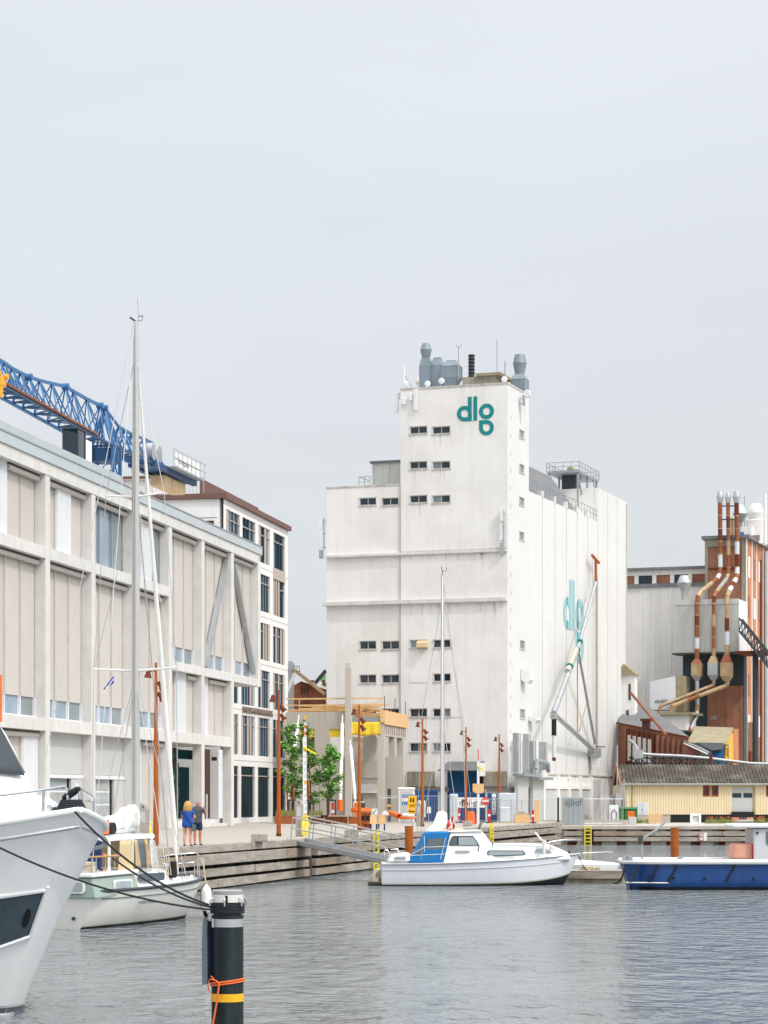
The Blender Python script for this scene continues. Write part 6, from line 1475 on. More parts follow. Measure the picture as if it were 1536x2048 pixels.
deck_of(MB(), th2, 24).build('deck', 'gelcoat', T2)
taper(MB(), [(1.2, 0.95), (1.3, 1.45), (4.2, 1.4), (4.6, 1.0)], 0.9, 0.75, lambda x: 1).build('coachroof', 'gelcoat', T2, bevel=0.05)
mx = 3.0; mz = TF.onX(885, 1148, mx)[1]; my = TF.onX(885, 1400, mx)[0]
MB().tube([(mx, my, 1.2), (mx, my, mz * 0.55), (mx, my, mz)], [0.105, 0.10, 0.065], 12).build('mast', 'mast_grey', T2, smooth=True)
zs1 = TF.onX(885, 1436, mx)[1]
for s_ in (-1, 1):
    MB().bar((mx, my, zs1), (mx - 0.1, my + s_ * 0.98, zs1 + 0.02), 0.05).build('spreader', 'steel_matt', T2)
    MB().tube([(mx, my, mz - 1.0), (mx - 0.1, my + s_ * 0.98, zs1), (mx - 0.2, my + s_ * 1.2, 1.1)], 0.014, 5).build('shroud', 'steel_matt', T2)
    MB().tube([(mx, my, zs1 - 0.1), (mx - 0.6, my + s_ * 1.1, 1.1)], 0.014, 5).build('shroud', 'steel_matt', T2)
MB().tube([(mx, my, mz), (6.6, 0, 1.2)], 0.014, 5).build('forestay', 'steel_matt', T2); MB().tube([(mx, my, mz), (-1.9, 0, 1.2)], 0.012, 5).build('backstay', 'steel_matt', T2)
MB().tube([(mx, my, mz), (mx, my + 0.05, mz + 0.35)], 0.02, 5).tube([(mx, my, mz + 0.1), (mx, my - 0.2, mz + 0.15), (mx, my - 0.2, mz + 0.3)], 0.015, 5).build('wind_vane', 'metal_dark', T2)
sc = MB(); sc.tube([(mx - 0.15, my, 2.9), (mx - 0.3, my, 2.6), (mx - 1.2, my + 0.02, 2.2), (mx - 3.2, my + 0.05, 2.05)], [0.25, 0.3, 0.27, 0.12], 12); sc.build('sail_cover', 'canvas_white', T2, smooth=True)
MB().tube([(mx - 0.1, my, 1.95), (mx - 3.4, my, 1.85)], 0.06, 8).build('boom', 'gelcoat_shade', T2)
spr = MB(); spr.grid(lambda u, v: (0.2 + 1.5 * u, 1.05 * math.cos(math.pi * v), 1.0 + (1.25 * math.sin(math.pi * v) ** 0.6) * (0.75 + 0.25 * math.sin(u * 2.5))), 6, 12); spr.build('sprayhood', 'canvas_beige', T2, solid=0.02, smooth=True)
fs = Vector((-1.95, -0.6, 1.0)); ftl = Vector((-2.15, -0.62, 2.95))
MB().tube([fs, ftl], 0.025, 6).build('flag_staff', 'white', T2)
fg = MB(); fx = lambda u, v: ftl + Vector((-0.05 + 0.06 * math.sin(u * 6), 0.36 * u + 0.04 * math.sin(v * 5 + u * 4), -0.08 - 0.55 * v - 0.48 * u))
flag = bpy.data.objects.new('flag', None); 
fl = MB(); fl.grid(lambda u, v: fx(u, v), 14, 8); flo = fl.build('flag', 'red', T2, solid=0.01, smooth=True); bpy.data.objects.remove(flag)
fc = MB(); e = Vector((-0.012, 0, 0)); fc.grid(lambda u, v: fx(0.3 + 0.15 * u, v) + e, 3, 8); fc.grid(lambda u, v: fx(u, 0.42 + 0.16 * v) + e, 14, 2); fc.build('flag_cross', 'white', flo, solid=0.01)
q = MB(); q.tube([(-1.9, -1.0, 1.0), (-1.9, -1.0, 1.6), (-1.95, 0, 1.62), (-1.9, 1.0, 1.6), (-1.9, 1.0, 1.0)], 0.02, 6); q.build('pushpit', 'steel', T2)
MB().tube([(-1.75 + 0.0, 0.75 + 0.17 * math.cos(a_ / 12 * 6.283), 1.75 + 0.2 * math.sin(a_ / 12 * 6.283)) for a_ in range(13)], 0.05, 8).build('life_ring', 'red', T2, smooth=True)
MB().bar((-1.2, -1.1, 1.05), (-1.6, -1.75, 2.55), 0.12, 0.05).build('boarding_plank', 'timber_worn', T2)

# ------------------------------------------------------------------ sailing yacht on the left
b0 = P(118, 1855, 65.6); b1 = P(386, 1800, 73.6); SBF = Frame(b0.x, b0.y, math.atan2(b1.y - b0.y, b1.x - b0.x), 0.0)
Z = thing('sailing_yacht', 'cream and grey-green sailing yacht with a beige cockpit tent and tall white mast', 'sailboat', SBF.loc(), SBF.rz)
LZ = math.hypot(b1.x - b0.x, b1.y - b0.y)
def zh(s, t):
    bs = 1.55 * (0.74 + 0.26 * math.sin(min(1, s / 0.5) * math.pi / 2)) * (1 - max(0, (s - 0.5) / 0.5) ** 2.4)
    zs = 1.02 + 0.22 * s ** 2; z = -0.35 + (zs + 0.35) * t
    y = bs * (max(0.0, t) ** 0.42 if t < 1 else 1) * (1.0)
    x = LZ * s - (1 - t) * 1.1 * max(0, (s - 0.7) / 0.3) ** 1.5 + (t - 0.26) * (-0.28) * max(0, 1 - s / 0.12)
    return (x, y, z)
q = MB(); loft(q, zh, 40, 12); q.build('hull', 'gelcoat_old', Z, smooth=True)
q = MB(); q.face(*[zh(0, 1 - 2 * k / 20) if k <= 10 else (lambda p: (p[0], -p[1], p[2]))(zh(0, 2 * k / 20 - 1)) for k in range(21)]); q.build('transom', 'gelcoat_old', Z)
q = MB(); loft(q, lambda s, t: (lambda p: (p[0], p[1] + 0.005, p[2]))(zh(s, t * 0.295)), 30, 4); q.build('bottom_paint', 'antifoul', Z, smooth=True)
q = MB(); loft(q, lambda s, t: (lambda p: (p[0], p[1] + 0.006, p[2]))(zh(s, 0.295 + 0.02 * t)), 30, 2); q.build('waterline_stain', 'scum', Z, smooth=True)
deck_of(MB(), zh, 40, -0.03).build('deck', 'gelcoat', Z)
for sd in (-1, 1):
    MB().tube(sheerline(zh, sd, 30, 0.03, 0.99, dz=0.03, dy=0.0), 0.05, 6).build('toe_rail', 'metal_dark', Z, smooth=True)
    MB().tube([Vector((zh(s / 20, 0.86)[0], sd * (zh(s / 20, 0.86)[1] + 0.008), zh(s / 20, 0.86)[2])) for s in range(1, 20)], 0.014, 5).build('style_line', 'graffiti', Z)
hp = zh(0.33, 0.72); lt2 = lettering('CORONET ELVSTROM 38', 0.12, 'graffiti', Z, (hp[0], -hp[1] - 0.03, hp[2]), (R(86), 0, R(2)), depth=0.003)
# aft cabin with green sides
zk_ = 1.0
aft = taper(MB(), [(-0.25, 0.86), (-0.22, 1.42), (2.4, 1.46), (2.5, 0.95)], 1.28, 1.12, lambda x: 1).build('aft_cabin', 'hull_green', Z, bevel=0.04)
MB().prism([(-0.3, 1.44), (2.5, 1.48), (2.5, 1.60), (-0.3, 1.56)], 'y', -1.2, 1.2).build('aft_deck', 'gelcoat', Z, bevel=0.03)
for y0, y1 in ((-0.95, -0.1), (0.1, 0.95)):
    o_ = MB().prism(rounded(y0, y1, 1.0, 1.36, 0.1), 'x', -0.30, -0.255).build('window', 'white', aft); MB().prism(rounded(y0 + 0.06, y1 - 0.06, 1.05, 1.31, 0.07), 'x', -0.315, -0.301).build('pane', 'glass_pale', o_)
o_ = MB().prism(rounded(0.9, 2.0, 1.02, 1.34, 0.1), 'y', -1.245, -1.2).build('window', 'white', aft); MB().prism(rounded(0.97, 1.93, 1.07, 1.29, 0.07), 'y', -1.258, -1.246).build('pane', 'glass_pale', o_)
# deckhouse forward
fwd = taper(MB(), [(2.6, 1.0), (2.65, 1.62), (5.0, 1.55), (6.2, 1.22), (6.3, 1.05)], 1.1, 0.85, lambda x: 1.0 if x < 4.5 else 0.75).build('coachroof', 'gelcoat', Z, bevel=0.05)
o_ = MB().prism(rounded(2.8, 4.4, 1.22, 1.45, 0.08), 'y', -1.075, -1.02).build('window', 'glass_boat', fwd)
# cockpit tent
tent = MB().prism([(1.05, 2.52), (3.9, 2.58), (4.0, 2.50), (3.9, 2.44), (1.05, 2.40)], 'y', -0.98, 0.98).build('tent_roof', 'gelcoat', Z, bevel=0.03)
for x, y in ((1.15, -0.95), (1.15, 0.95), (2.5, -0.98), (3.75, -0.95), (3.75, 0.95)): MB().bar((x, y, 1.5), (x, y, 2.45), 0.06).build('tent_post', 'white', Z)
def canvas(name, pts, mat, wav=0.03):
    a, b2, c2, d2 = [Vector(p) for p in pts]; rr_ = random.Random(len(name)); nrm_ = (b2 - a).cross(d2 - a).normalized()
    MB().grid(lambda u, v: a.lerp(b2, u).lerp(d2.lerp(c2, u), v) + nrm_ * wav * math.sin(u * 14 + v * 2), 18, 6).build(name, mat, Z, solid=0.012, smooth=True)
canvas('tent_panel', [(1.55, -1.0, 1.5), (2.45, -1.02, 1.5), (2.4, -0.99, 2.42), (1.7, -0.98, 2.42)], 'canvas_beige')
canvas('tent_panel', [(2.6, -1.04, 1.6), (2.9, -1.04, 1.6), (2.72, -1.0, 2.42), (2.55, -1.0, 2.42)], 'canvas_beige')
canvas('tent_panel', [(3.25, -1.04, 1.6), (3.55, -1.03, 1.6), (3.3, -1.0, 2.42), (3.2, -1.0, 2.42)], 'canvas_beige', 0.06)
canvas('tent_window', [(2.9, -1.03, 1.6), (3.25, -1.03, 1.6), (3.2, -1.0, 2.42), (2.74, -1.0, 2.42)], 'glass_boat', 0.01)
canvas('tent_window', [(3.6, -1.0, 1.6), (4.5, -0.85, 1.6), (4.0, -0.95, 2.4), (3.5, -1.0, 2.4)], 'clear_plastic', 0.01)
canvas('tent_panel', [(3.9, 0.9, 1.6), (3.9, -0.9, 1.6), (3.85, -0.9, 2.42), (3.85, 0.9, 2.42)], 'canvas_beige')
MB().prism(rounded(-0.75, -0.05, 1.62, 2.45, 0.12), 'x', 1.0, 1.12).build('helm_seat', 'canvas_navy', Z, bevel=0.03)
MB().bar((0.6, -0.3, 1.6), (1.0, -0.3, 2.2), 0.05).build('seat_stay', 'white', Z)
rl_ = MB()
for x in (0.0, 0.55, 1.1): rl_.tube([(x, -1.15, 1.5), (x, -1.15, 1.98)], 0.018, 6)
for y in (-1.15, -0.4, 0.4, 1.15): rl_.tube([(-0.25, y, 1.5), (-0.25, y, 1.98)], 0.018, 6)
rl_.build('pushpit', 'steel', Z)
MB().tube([(1.5, -1.15, 2.0), (0.0, -1.15, 2.0), (-0.25, -1.0, 2.0), (-0.25, 1.1, 2.0)], 0.03, 6).build('teak_rail', 'teak', Z, smooth=True)
q = MB(); rq = random.Random(6)
for k in range(7): q.tube([(0.25 + 0.3 * math.cos(a_) + rq.uniform(-0.05, 0.05), -0.75 + 0.22 * math.sin(a_), 1.62 + 0.035 * k) for a_ in [i * 0.7 for i in range(9)]], 0.022, 5)
q.build('rope_coil', 'rope_light', Z)
# mast, boom, rig
mX = 4.55; mz0 = SBF.onX(272, 643, mX)[1]; mY = SBF.onX(271.5, 1200, mX)[0]
MB().tube([(mX, mY, 1.5), (mX, mY, mz0 * 0.6), (mX, mY, mz0)], [0.125, 0.118, 0.082], 14).build('mast', 'mast_grey', Z, smooth=True)
MB().box(mX - 0.16, mX - 0.10, mY - 0.015, mY + 0.015, 2.5, mz0 - 0.4).build('mast_track', 'steel_matt', Z)
MB().bar((mX, mY, mz0), (mX - 0.25, mY + 0.06, mz0 + 0.08), 0.04).tube([(mX, mY, mz0), (mX + 0.1, mY - 0.16, mz0 + 0.04), (mX + 0.1, mY - 0.16, mz0 + 0.16)], 0.01, 5).box(mX, mX + 0.03, mY - 0.24, mY - 0.1, mz0 + 0.14, mz0 + 0.16).build('masthead_gear', 'metal_dark', Z)
MB().tube([(mX, mY - 0.1, mz0), (mX, mY - 0.05, mz0 + 0.7)], 0.009, 5).build('whip_antenna', 'metal_grey', Z)
zsp = [SBF.onX(272, 1342, mX)[1], SBF.onX(272, 994, mX)[1]]
for zz, wdt in ((zsp[0], 1.35), (zsp[1], 0.95)):
    for s_ in (-1, 1): MB().tube([(mX, mY, zz), (mX - 0.05, mY + s_ * wdt, zz + 0.08)], [0.04, 0.022], 8).build('spreader', 'white', Z, smooth=True)
for s_ in (-1, 1):
    MB().tube([(mX, mY, mz0 - 0.9), (mX - 0.05, mY + s_ * 0.95, zsp[1] + 0.08), (mX - 0.05, mY + s_ * 1.35, zsp[0] + 0.08), (mX - 0.1, mY + s_ * 1.42, 1.15)], 0.011, 5).build('shroud', 'steel_matt', Z)
    for dx in (-0.7, 0.6): MB().tube([(mX, mY, zsp[0] - 0.1), (mX + dx, mY + s_ * 1.4, 1.15)], 0.011, 5).build('shroud', 'steel_matt', Z)
    MB().tube([(mX, mY, zsp[1]), (mX - 0.05, mY + s_ * 1.35, zsp[0] + 0.08)], 0.009, 5).build('shroud', 'steel_matt', Z)
for s_ in (-1, 1): MB().tube([(mX - 0.1, mY, mz0), (-0.2, s_ * 1.1, 1.3)], 0.012, 5).build('backstay', 'steel_matt', Z)
for k in range(5): MB().tube([(mX - 0.12, mY + 0.03 * (k - 2), mz0 - 1 - 0.8 * k), (mX - 0.25 + 0.1 * k, mY + 0.09 * (k - 2), 2.6)], 0.008, 4).build('halyard', 'rope_light', Z)
ft_ = Vector((LZ - 1.05, 0, 1.30)); fz = Vector((mX + 0.05, mY, mz0 - 0.75))
MB().tube([ft_, ft_.lerp(fz, 0.03), ft_.lerp(fz, 0.05), ft_.lerp(fz, 0.3), ft_.lerp(fz, 0.9), fz], [0.02, 0.03, 0.085, 0.085, 0.035, 0.012], 10).build('furled_genoa', 'canvas_white', Z, smooth=True)
MB().tube([ft_ + Vector((-0.55, 0, 0)), (mX + 0.1, mY, zsp[1])], 0.02, 6).build('inner_forestay', 'steel_matt', Z)
cz_ = SBF.onX(270, 1660, mX - 1)[1]
MB().tube([(mX - 0.15, mY, cz_), (1.0, mY + 0.1, cz_ - 0.1)], 0.085, 10).build('boom', 'gelcoat_shade', Z, smooth=True)
sv = MB(); sv.grid(lambda u, v: (mX - 0.06 - 3.2 * u, mY + 0.03 * u + (0.17 + 0.06 * math.sin(u * 3) - 0.09 * u) * math.cos(2 * math.pi * v) * (1 + 0.10 * math.sin(v * 31 + u * 17) + 0.09 * math.sin(v * 13 - u * 29)), cz_ + 0.02 + (0.16 + 0.56 * (1 - u) ** 2.2 * (0.75 + 0.25 * min(1, u * 8))) * (1 + math.sin(2 * math.pi * v)) * 0.62 + 0.035 * math.sin(u * 26 + v * 9) + 0.02 * math.sin(u * 47 - v * 15)), 60, 36)
sv.build('sail_cover', 'canvas_white', Z, smooth=True)
for k in range(4): x = mX - 0.45 - 0.75 * k; MB().tube([(x, mY - 0.2, cz_ - 0.06), (x, mY - 0.26, cz_ + 0.2), (x, mY, cz_ + 0.95 - 0.17 * k if k < 3 else cz_ + 0.35), (x, mY + 0.26, cz_ + 0.2)], 0.012, 5).build('sail_tie', 'rope_light', Z)
MB().tube([(2.6, -0.35, 2.75), (2.6, -0.05, 2.75)], 0.17, 14).build('wind_generator', 'black', Z, smooth=True); MB().bar((2.6, -0.2, 2.5), (2.6, -0.2, 2.7), 0.06).build('bracket', 'steel_matt', Z)
MB().prism(rounded(1.7, 2.05, 2.6, 3.0, 0.05), 'y', -0.5, -0.4).build('horseshoe_buoy', 'orange', Z, bevel=0.03)
# foredeck rails, winches and lines
pr = MB(); ln = []
for s in (0.55, 0.68, 0.80, 0.91): p = zh(s, 1); ln.append(p); pr.tube([(p[0], -p[1] + 0.06, p[2]), (p[0], -p[1] + 0.06, p[2] + 0.62)], 0.014, 6); pr.tube([(p[0], p[1] - 0.06, p[2]), (p[0], p[1] - 0.06, p[2] + 0.62)], 0.014, 6)
for h in (0.34, 0.62):
    for s_ in (-1, 1): pr.tube([(p[0], s_ * (p[1] - 0.06), p[2] + h) for p in ln], 0.009, 5)
pr.build('guard_rail', 'steel', Z)
pu = MB(); e = zh(0.91, 1)
for h in (0.35, 0.64): pu.tube([(e[0], -e[1], e[2] + h), (LZ - 0.15, -0.22, 1.25 + h), (LZ + 0.12, 0, 1.27 + h), (LZ - 0.15, 0.22, 1.25 + h), (e[0], e[1], e[2] + h)], 0.02, 6)
for y in (-0.22, 0.22): pu.tube([(LZ - 0.15, y, 1.22), (LZ - 0.1, y, 1.89)], 0.02, 6)
pu.build('pulpit', 'steel', Z, smooth=True)
for k in range(8):
    x = 4.3 + 0.08 * k; MB().tube(catenary((x, -0.55 - 0.05 * k, 2.3), (x + 0.2, -0.75 - 0.03 * k, 1.35), -0.05, 6), 0.014, 5).build('hanging_line', 'rope_light', Z)
MB().box(5.2, 5.5, -0.95, -0.8, 1.25, 1.75).build('deck_bag', 'black', Z, bevel=0.04); MB().lathe([(0.09, 0), (0.09, 0.1), (0.06, 0.2), (0.08, 0.24)], (5.6, -0.5, 1.45), 12).build('winch', 'steel', Z, smooth=True)
def fender(s, mat, lbl):
    p = zh(s, 1); o = thing('fender', lbl, 'fender', tuple(SBF.w(p[0], -p[1] - 0.16, 0)), SBF.rz, 'fenders on the bow of the sailing yacht')
    MB().lathe([(0.03, 0.1), (0.07, 0.16), (0.15, 0.28), (0.16, 0.40), (0.16, 0.78), (0.13, 0.90), (0.06, 0.98), (0.03, 1.02)], (0, 0, 0), 16).build('body', mat, o, smooth=True)
    MB().prism([(-0.12, 0.22), (0.12, 0.22), (0.0, 0.02)], 'y', -0.05, 0.05).build('eye', 'black', o); MB().tube([(0, 0, 1.0), (0, 0.1, p[2] + 0.6)], 0.012, 5).build('lanyard', 'rope_light', o)
fender(0.80, 'fender_white', 'white cylindrical fender hanging at the bow of the sailing yacht'); fender(0.88, 'fender_green', 'dark green fender hanging at the bow of the sailing yacht')
MB().tube([(-0.06, -0.5, 0.30), (-0.12, -0.5, 0.30)], 0.05, 10).tube([(-0.1, 0.2, 0.14), (-0.16, 0.2, 0.14)], 0.03, 10).build('through_hull', 'metal_dark', Z)
# courtesy pennant under the spreader
pn = SBF.w(mX, mY + 0.72, zsp[0] - 0.06)
q = MB(); q.grid(lambda u, v: (-0.22 * u * 0.3 + 0.0, 0.30 * u, -0.06 - 0.22 * v * (1 - 0.8 * u) - 0.38 * u), 6, 4)
pe = q.build('pennant', 'shirt_blue', None, solid=0.006); pe.location = pn; pe.rotation_euler = (0, 0, SBF.rz); tag(pe, 'small blue and white pennant hanging under the spreader of the sailing yacht', 'flag')
q = MB(); q.grid(lambda u, v: (-0.066 * u - 0.008, 0.30 * u, -0.13 - 0.05 * v - 0.40 * u), 6, 1); q.build('stripe', 'white', pe, solid=0.004)

# ------------------------------------------------------------------ white flybridge yacht, bow at the left edge
u0 = P(161, 1612, 38.2); UF = Frame(u0.x, u0.y, R(-45), 0.0)
U = thing('motor_yacht', 'large white motor yacht bow with dark hull window at the left edge', 'yacht', UF.loc(), UF.rz)
def usheer(s): return 2.92 + 0.50 * math.exp(-0.9 * s)
def ustem(z): return 2.05 * (1 - min(z, 3.45) / 3.45) ** 0.9
def uhalf(s, z):
    f = max(0.0, min(1, z / 3.3)); W0 = 1.9 + 0.40 * f; kk_ = 0.58 + 0.46 * f ** 1.5; return W0 * (1 - math.exp(-kk_ * max(0.0, s)))
def uh(s_, t):        # s_ distance behind the local stem
    sB = s_ * 14.0; zs = usheer(sB); z = -0.4 + (zs + 0.4) * t; sx = sB + ustem(max(0, z)) * max(0, 1 - sB / 6)
    return (-sx, uhalf(sB, max(0, z)), z)
uu = lambda s, t: uh(s ** 2.2, t)
q = MB(); loft(q, uu, 60, 26); q.build('hull', 'gelcoat', U, smooth=True)
q = MB(); q.grid(lambda u, v: (lambda p: (p[0], p[1] * (1 - 2 * v), p[2] - 0.02))(uu(u, 1.0)), 60, 6); q.build('deck', 'gelcoat', U, smooth=True)
q = MB(); loft(q, lambda s, t: (lambda p: (p[0] + 0.004, p[1] + 0.006, p[2]))(uu(s, t * 0.135)), 60, 5); q.build('bottom_paint', 'graffiti', U, smooth=True)
q = MB(); loft(q, lambda s, t: (lambda p: (p[0] + 0.006, p[1] + 0.012, p[2]))(uu(s, 0.135 + t * 0.012)), 60, 2); q.build('boot_stripe', 'gelcoat_shade', U, smooth=True)
for sd in (-1, 1):
    ps = []
    for i in range(50):
        p = uu(i / 49, 1.0); ps.append(Vector((p[0] + 0.02, sd * (p[1] + 0.02), p[2] - 0.27)))
    MB().tube(ps, 0.035, 8).build('rub_rail', 'steel_matt', U, smooth=True)
    MB().tube([p + Vector((0.0, 0, 0.27)) for p in ps], 0.05, 8).build('bulwark_cap', 'gelcoat', U, smooth=True)
# hull window on the near side, following the hull surface
def unear(s, z): sB = s; zs = usheer(sB); return Vector((-(sB + ustem(z) * max(0, 1 - sB / 6)), -(uhalf(sB, z)), z))
def upx(v): wv = UF.w(*v); return CX + F * wv.x / wv.y
def find_s(px, z):
    a, c = 0.0, 9.0
    for _ in range(40):
        m_ = (a + c) / 2
        if upx(unear(m_, z)) > px: a = m_
        else: c = m_
    return a
def uz(px, py, s=0.6): 
    z = 2.0
    for _ in range(8): wv = UF.w(*unear(find_s(px, z), z)); z = CZ - (py - HY) / F * wv.y
    return z
zA, zB_ = uz(132, 1774), uz(0, 1798); zC, zD = uz(103, 1858), uz(0, 1905)
sR1, sR0 = find_s(134, zA), find_s(104, zC); sL = 3.2
def win_pt(u, v, off):
    z = (zC + (zA - zC) * v) * (1 - u) + (zD + (zB_ - zD) * v) * u; p = unear(find_s((105 + 36 * v) * (1 - u) - 30 * u, z), z); return p + Vector((0.5, -0.85, 0)).normalized() * off
q = MB(); q.grid(lambda u, v: win_pt(u, v, 0.012), 24, 10); q.build('hull_window', 'glass_hull', U, smooth=True)
fr = MB(); ed = [win_pt(u / 20, 1, 0.02) for u in range(20, -1, -1)] + [win_pt(0, v / 8, 0.02) for v in range(7, -1, -1)] + [win_pt(u / 20, 0, 0.02) for u in range(1, 21)]
fr.tube(ed, 0.035, 6); fr.build('window_surround', 'gelcoat', U, smooth=True)
pc = [win_pt(0.44 + 0.05 * math.cos(a_ / 16 * 6.283), 0.45 + 0.2 * math.sin(a_ / 16 * 6.283), 0.03) for a_ in range(16)]; MB().face(*pc).build('porthole', 'black', U)
st_ = [win_pt(0.0, v / 6, 0.03) for v in range(7)]; MB().grid(lambda u, v: win_pt(0.01 + 0.15 * u, v, 0.03 + 0.03 * (1 - u)), 2, 8).build('window_pillar', 'gelcoat_shade', U)
# superstructure
prof = [(-2.15, 3.0), (-2.25, 3.55), (-2.57, 4.07), (-3.29, 4.93), (-4.0, 5.45), (-5.2, 5.75), (-10.5, 5.7), (-11.5, 3.0)]
def uw(z): return 1.22 - 0.14 * max(0, (z - 3) / 2.7)
q = MB(); base = 0; nP = len(prof)
q.grid(lambda u, v: (lambda i, f: (prof[i][0] * (1 - f) + prof[i + 1][0] * f - 0.5 * (2 * v - 1) ** 2 * (1 if i < 4 else 0), (2 * v - 1) * uw(prof[i][1]), prof[i][1] * (1 - f) + prof[i + 1][1] * f))(min(nP - 2, int(u * (nP - 1))), u * (nP - 1) - min(nP - 2, int(u * (nP - 1)))), (nP - 1) * 4, 14)
for sd in (-1, 1): q.face(*[(x - (0.5 if i < 5 else 0), sd * uw(z), z) for i, (x, z) in enumerate(prof)])
q.build('superstructure', 'gelcoat', U, smooth=True)
def front(u, v, off=0.02):        # v up the windscreen, u across from near (-1) to far (+1)
    z = 4.0 + 1.45 * v; i = 2 if z < 4.93 else 3; f = (z - prof[i][1]) / (prof[i + 1][1] - prof[i][1]); x = prof[i][0] * (1 - f) + prof[i + 1][0] * f
    return (x - 0.5 * u * u + off, u * uw(z), z + off * 0.6)
MB().grid(lambda a, c: front(-0.95 + 1.9 * a, 0.02 + 0.95 * c), 20, 8).build('windscreen', 'glass_dark', U, smooth=True)
MB().grid(lambda a, c: front(0.08 - 0.14 * (1 - c) + (0.82 + 0.02 * c) * a, 0.01 + 0.97 * c - 0.04 * a * (1 - c), 0.055 + 0.012 * math.sin(a * 9 + c * 3)), 20, 8).build('windscreen_cover', 'canvas_grey', U, solid=0.012, smooth=True)
sdw = [(-3.0, 3.35), (-2.85, 3.6), (-3.6, 4.0), (-5.5, 4.3), (-5.5, 3.35)]
MB().prism([(x - 0.25, z) for x, z in sdw], 'y', -uw(3.5) - 0.02, -uw(3.5) + 0.06).build('side_window', 'glass_boat', U)
# side windows seen on the near flank of the foredeck trunk
tp1 = [(-1.9, 2.95), (-2.05, 3.3), (-2.6, 3.62), (-4.6, 3.9), (-4.6, 2.95)]
taper(MB(), tp1, 1.55, 1.3, lambda x: 1).build('foredeck_trunk', 'gelcoat', U, bevel=0.06)
MB().prism([(-2.35, 3.18), (-2.75, 3.50), (-4.2, 3.72), (-4.2, 3.12), (-2.6, 3.1)], 'y', -1.52, -1.44).build('trunk_window', 'glass_boat', U)
# bow rail
def ur(s, sd, h): p = uh(s / 14.0, 1.0); return Vector((p[0] - 0.12, sd * max(0.12, p[1] - 0.14), p[2] + h))
for sd in (-1, 1):
    MB().tube([ur(0.02, sd, 0.0), ur(0.03, sd, 0.34), ur(0.06, sd, 0.40), ur(0.3, sd, 0.42), ur(0.65, sd, 0.44), ur(0.70, sd, 0.38), ur(0.70, sd, 0.0)], 0.022, 8).build('bow_rail', 'steel', U, smooth=True)
    MB().tube([ur(0.76, sd, 0.0), ur(0.76, sd, 0.38), ur(0.82, sd, 0.45), ur(1.4, sd, 0.50), ur(2.4, sd, 0.55), ur(4, sd, 0.6)], 0.022, 8).build('bow_rail', 'steel', U, smooth=True)
    for s in (0.25, 1.1, 1.9): MB().tube([ur(s, sd, 0.0), ur(s, sd, 0.42 + 0.06 * (s > 0.5))], 0.026, 8).build('stanchion', 'steel', U, smooth=True)
    for s in (0.02, 0.25, 0.70, 0.76, 1.1): c_ = ur(s, sd, 0); MB().lathe([(0.05, -0.01), (0.05, 0.02), (0.03, 0.05)], tuple(c_), 10).build('rail_foot', 'steel', U, smooth=True)
MB().tube([(-0.22, 0, 3.36), (-0.22, 0, 3.50)], 0.06, 10).build('bollard', 'steel', U, smooth=True)
q = MB()
for k in range(5): q.tube([(-0.24 + (0.15 - 0.012 * k) * math.cos(a_ / 12 * 6.283), (0.26 - 0.02 * k) * math.sin(a_ / 12 * 6.283), 3.42 + 0.035 * k) for a_ in range(13)], 0.028, 6)
q.tube([(-0.24 + 0.11 * math.cos(a_ / 12 * 6.283), 0.12 * math.sin(a_ / 12 * 6.283), 3.68 + 0.08 * math.sin(a_ / 12 * 6.283 + 1)) for a_ in range(13)], 0.04, 6)
q.build('mooring_coil', 'rope_dark', U, smooth=True)
MB().box(-0.75, -0.55, -0.15, 0.15, 3.25, 3.50).build('windlass', 'steel', U, bevel=0.04); MB().tube([(-0.5, 0.3, 3.3), (-0.5, 0.3, 3.85)], 0.02, 6).build('light_staff', 'white', U)
a_ = UF.w(-4.0, 0, 5.45); fp_ = P(2, 1400, 43.5); fq = P(2, 1350, 43.5)
fl_ = thing('marker_pole', 'thin orange marker pole standing on the yacht at the left edge', 'pole', (fp_.x, fp_.y, fp_.z - 0.4)); MB().tube([(0, 0, 0), (0, 0, fq.z - fp_.z + 0.4)], 0.022, 6).build('pole', 'orange', fl_)
# ================================================================== FOREGROUND MOORING PILE
pl = P(455, 1780, 37.0); kp = 37.0 / F
def ph(py): return CZ - (py - HY) * kp
pile = thing('mooring_pile', 'black sleeved mooring pile with clear cap and yellow band in the foreground', 'mooring pile', (pl.x, pl.y, 0))
rp_ = 32 * kp
MB().tube([(0, 0, -2.5), (0, 0, ph(1830))], rp_, 40).build('sleeve', 'pile_black', pile, smooth=True)
MB().lathe([(rp_ * 1.008, ph(2002)), (rp_ * 1.008, ph(1986))], (0, 0, 0), 40).build('yellow_band', 'yellow_sign', pile, smooth=True)
MB().lathe([(rp_ * 1.015, ph(1853)), (rp_ * 1.015, ph(1837))], (0, 0, 0), 40).build('steel_band', 'steel_matt', pile, smooth=True)
MB().box(-rp_ * 0.92, -rp_ * 0.80, -rp_ * 0.72, -rp_ * 0.5, ph(1854), ph(1836)).build('band_clamp', 'steel_matt', pile)
MB().lathe([(rp_ * 0.88, ph(1838)), (rp_ * 0.88, ph(1800))], (0, 0, 0), 40).build('neck', 'metal_dark', pile, smooth=True)
MB().lathe([(rp_ * 0.985, ph(1804)), (rp_ * 0.985, ph(1789))], (0, 0, 0), 40).build('collar', 'acrylic', pile, smooth=True)
MB().lathe([(rp_ * 0.95, ph(1789)), (rp_ * 0.95, ph(1781)), (rp_ * 0.90, ph(1779))], (0, 0, 0), 40).build('clear_cap', 'clear_plastic', pile, smooth=True)
MB().lathe([(rp_ * 0.90, ph(1788.5)), (rp_ * 0.90, ph(1783))], (0, 0, 0), 30).build('cap_core', 'pile_black', pile, smooth=True)
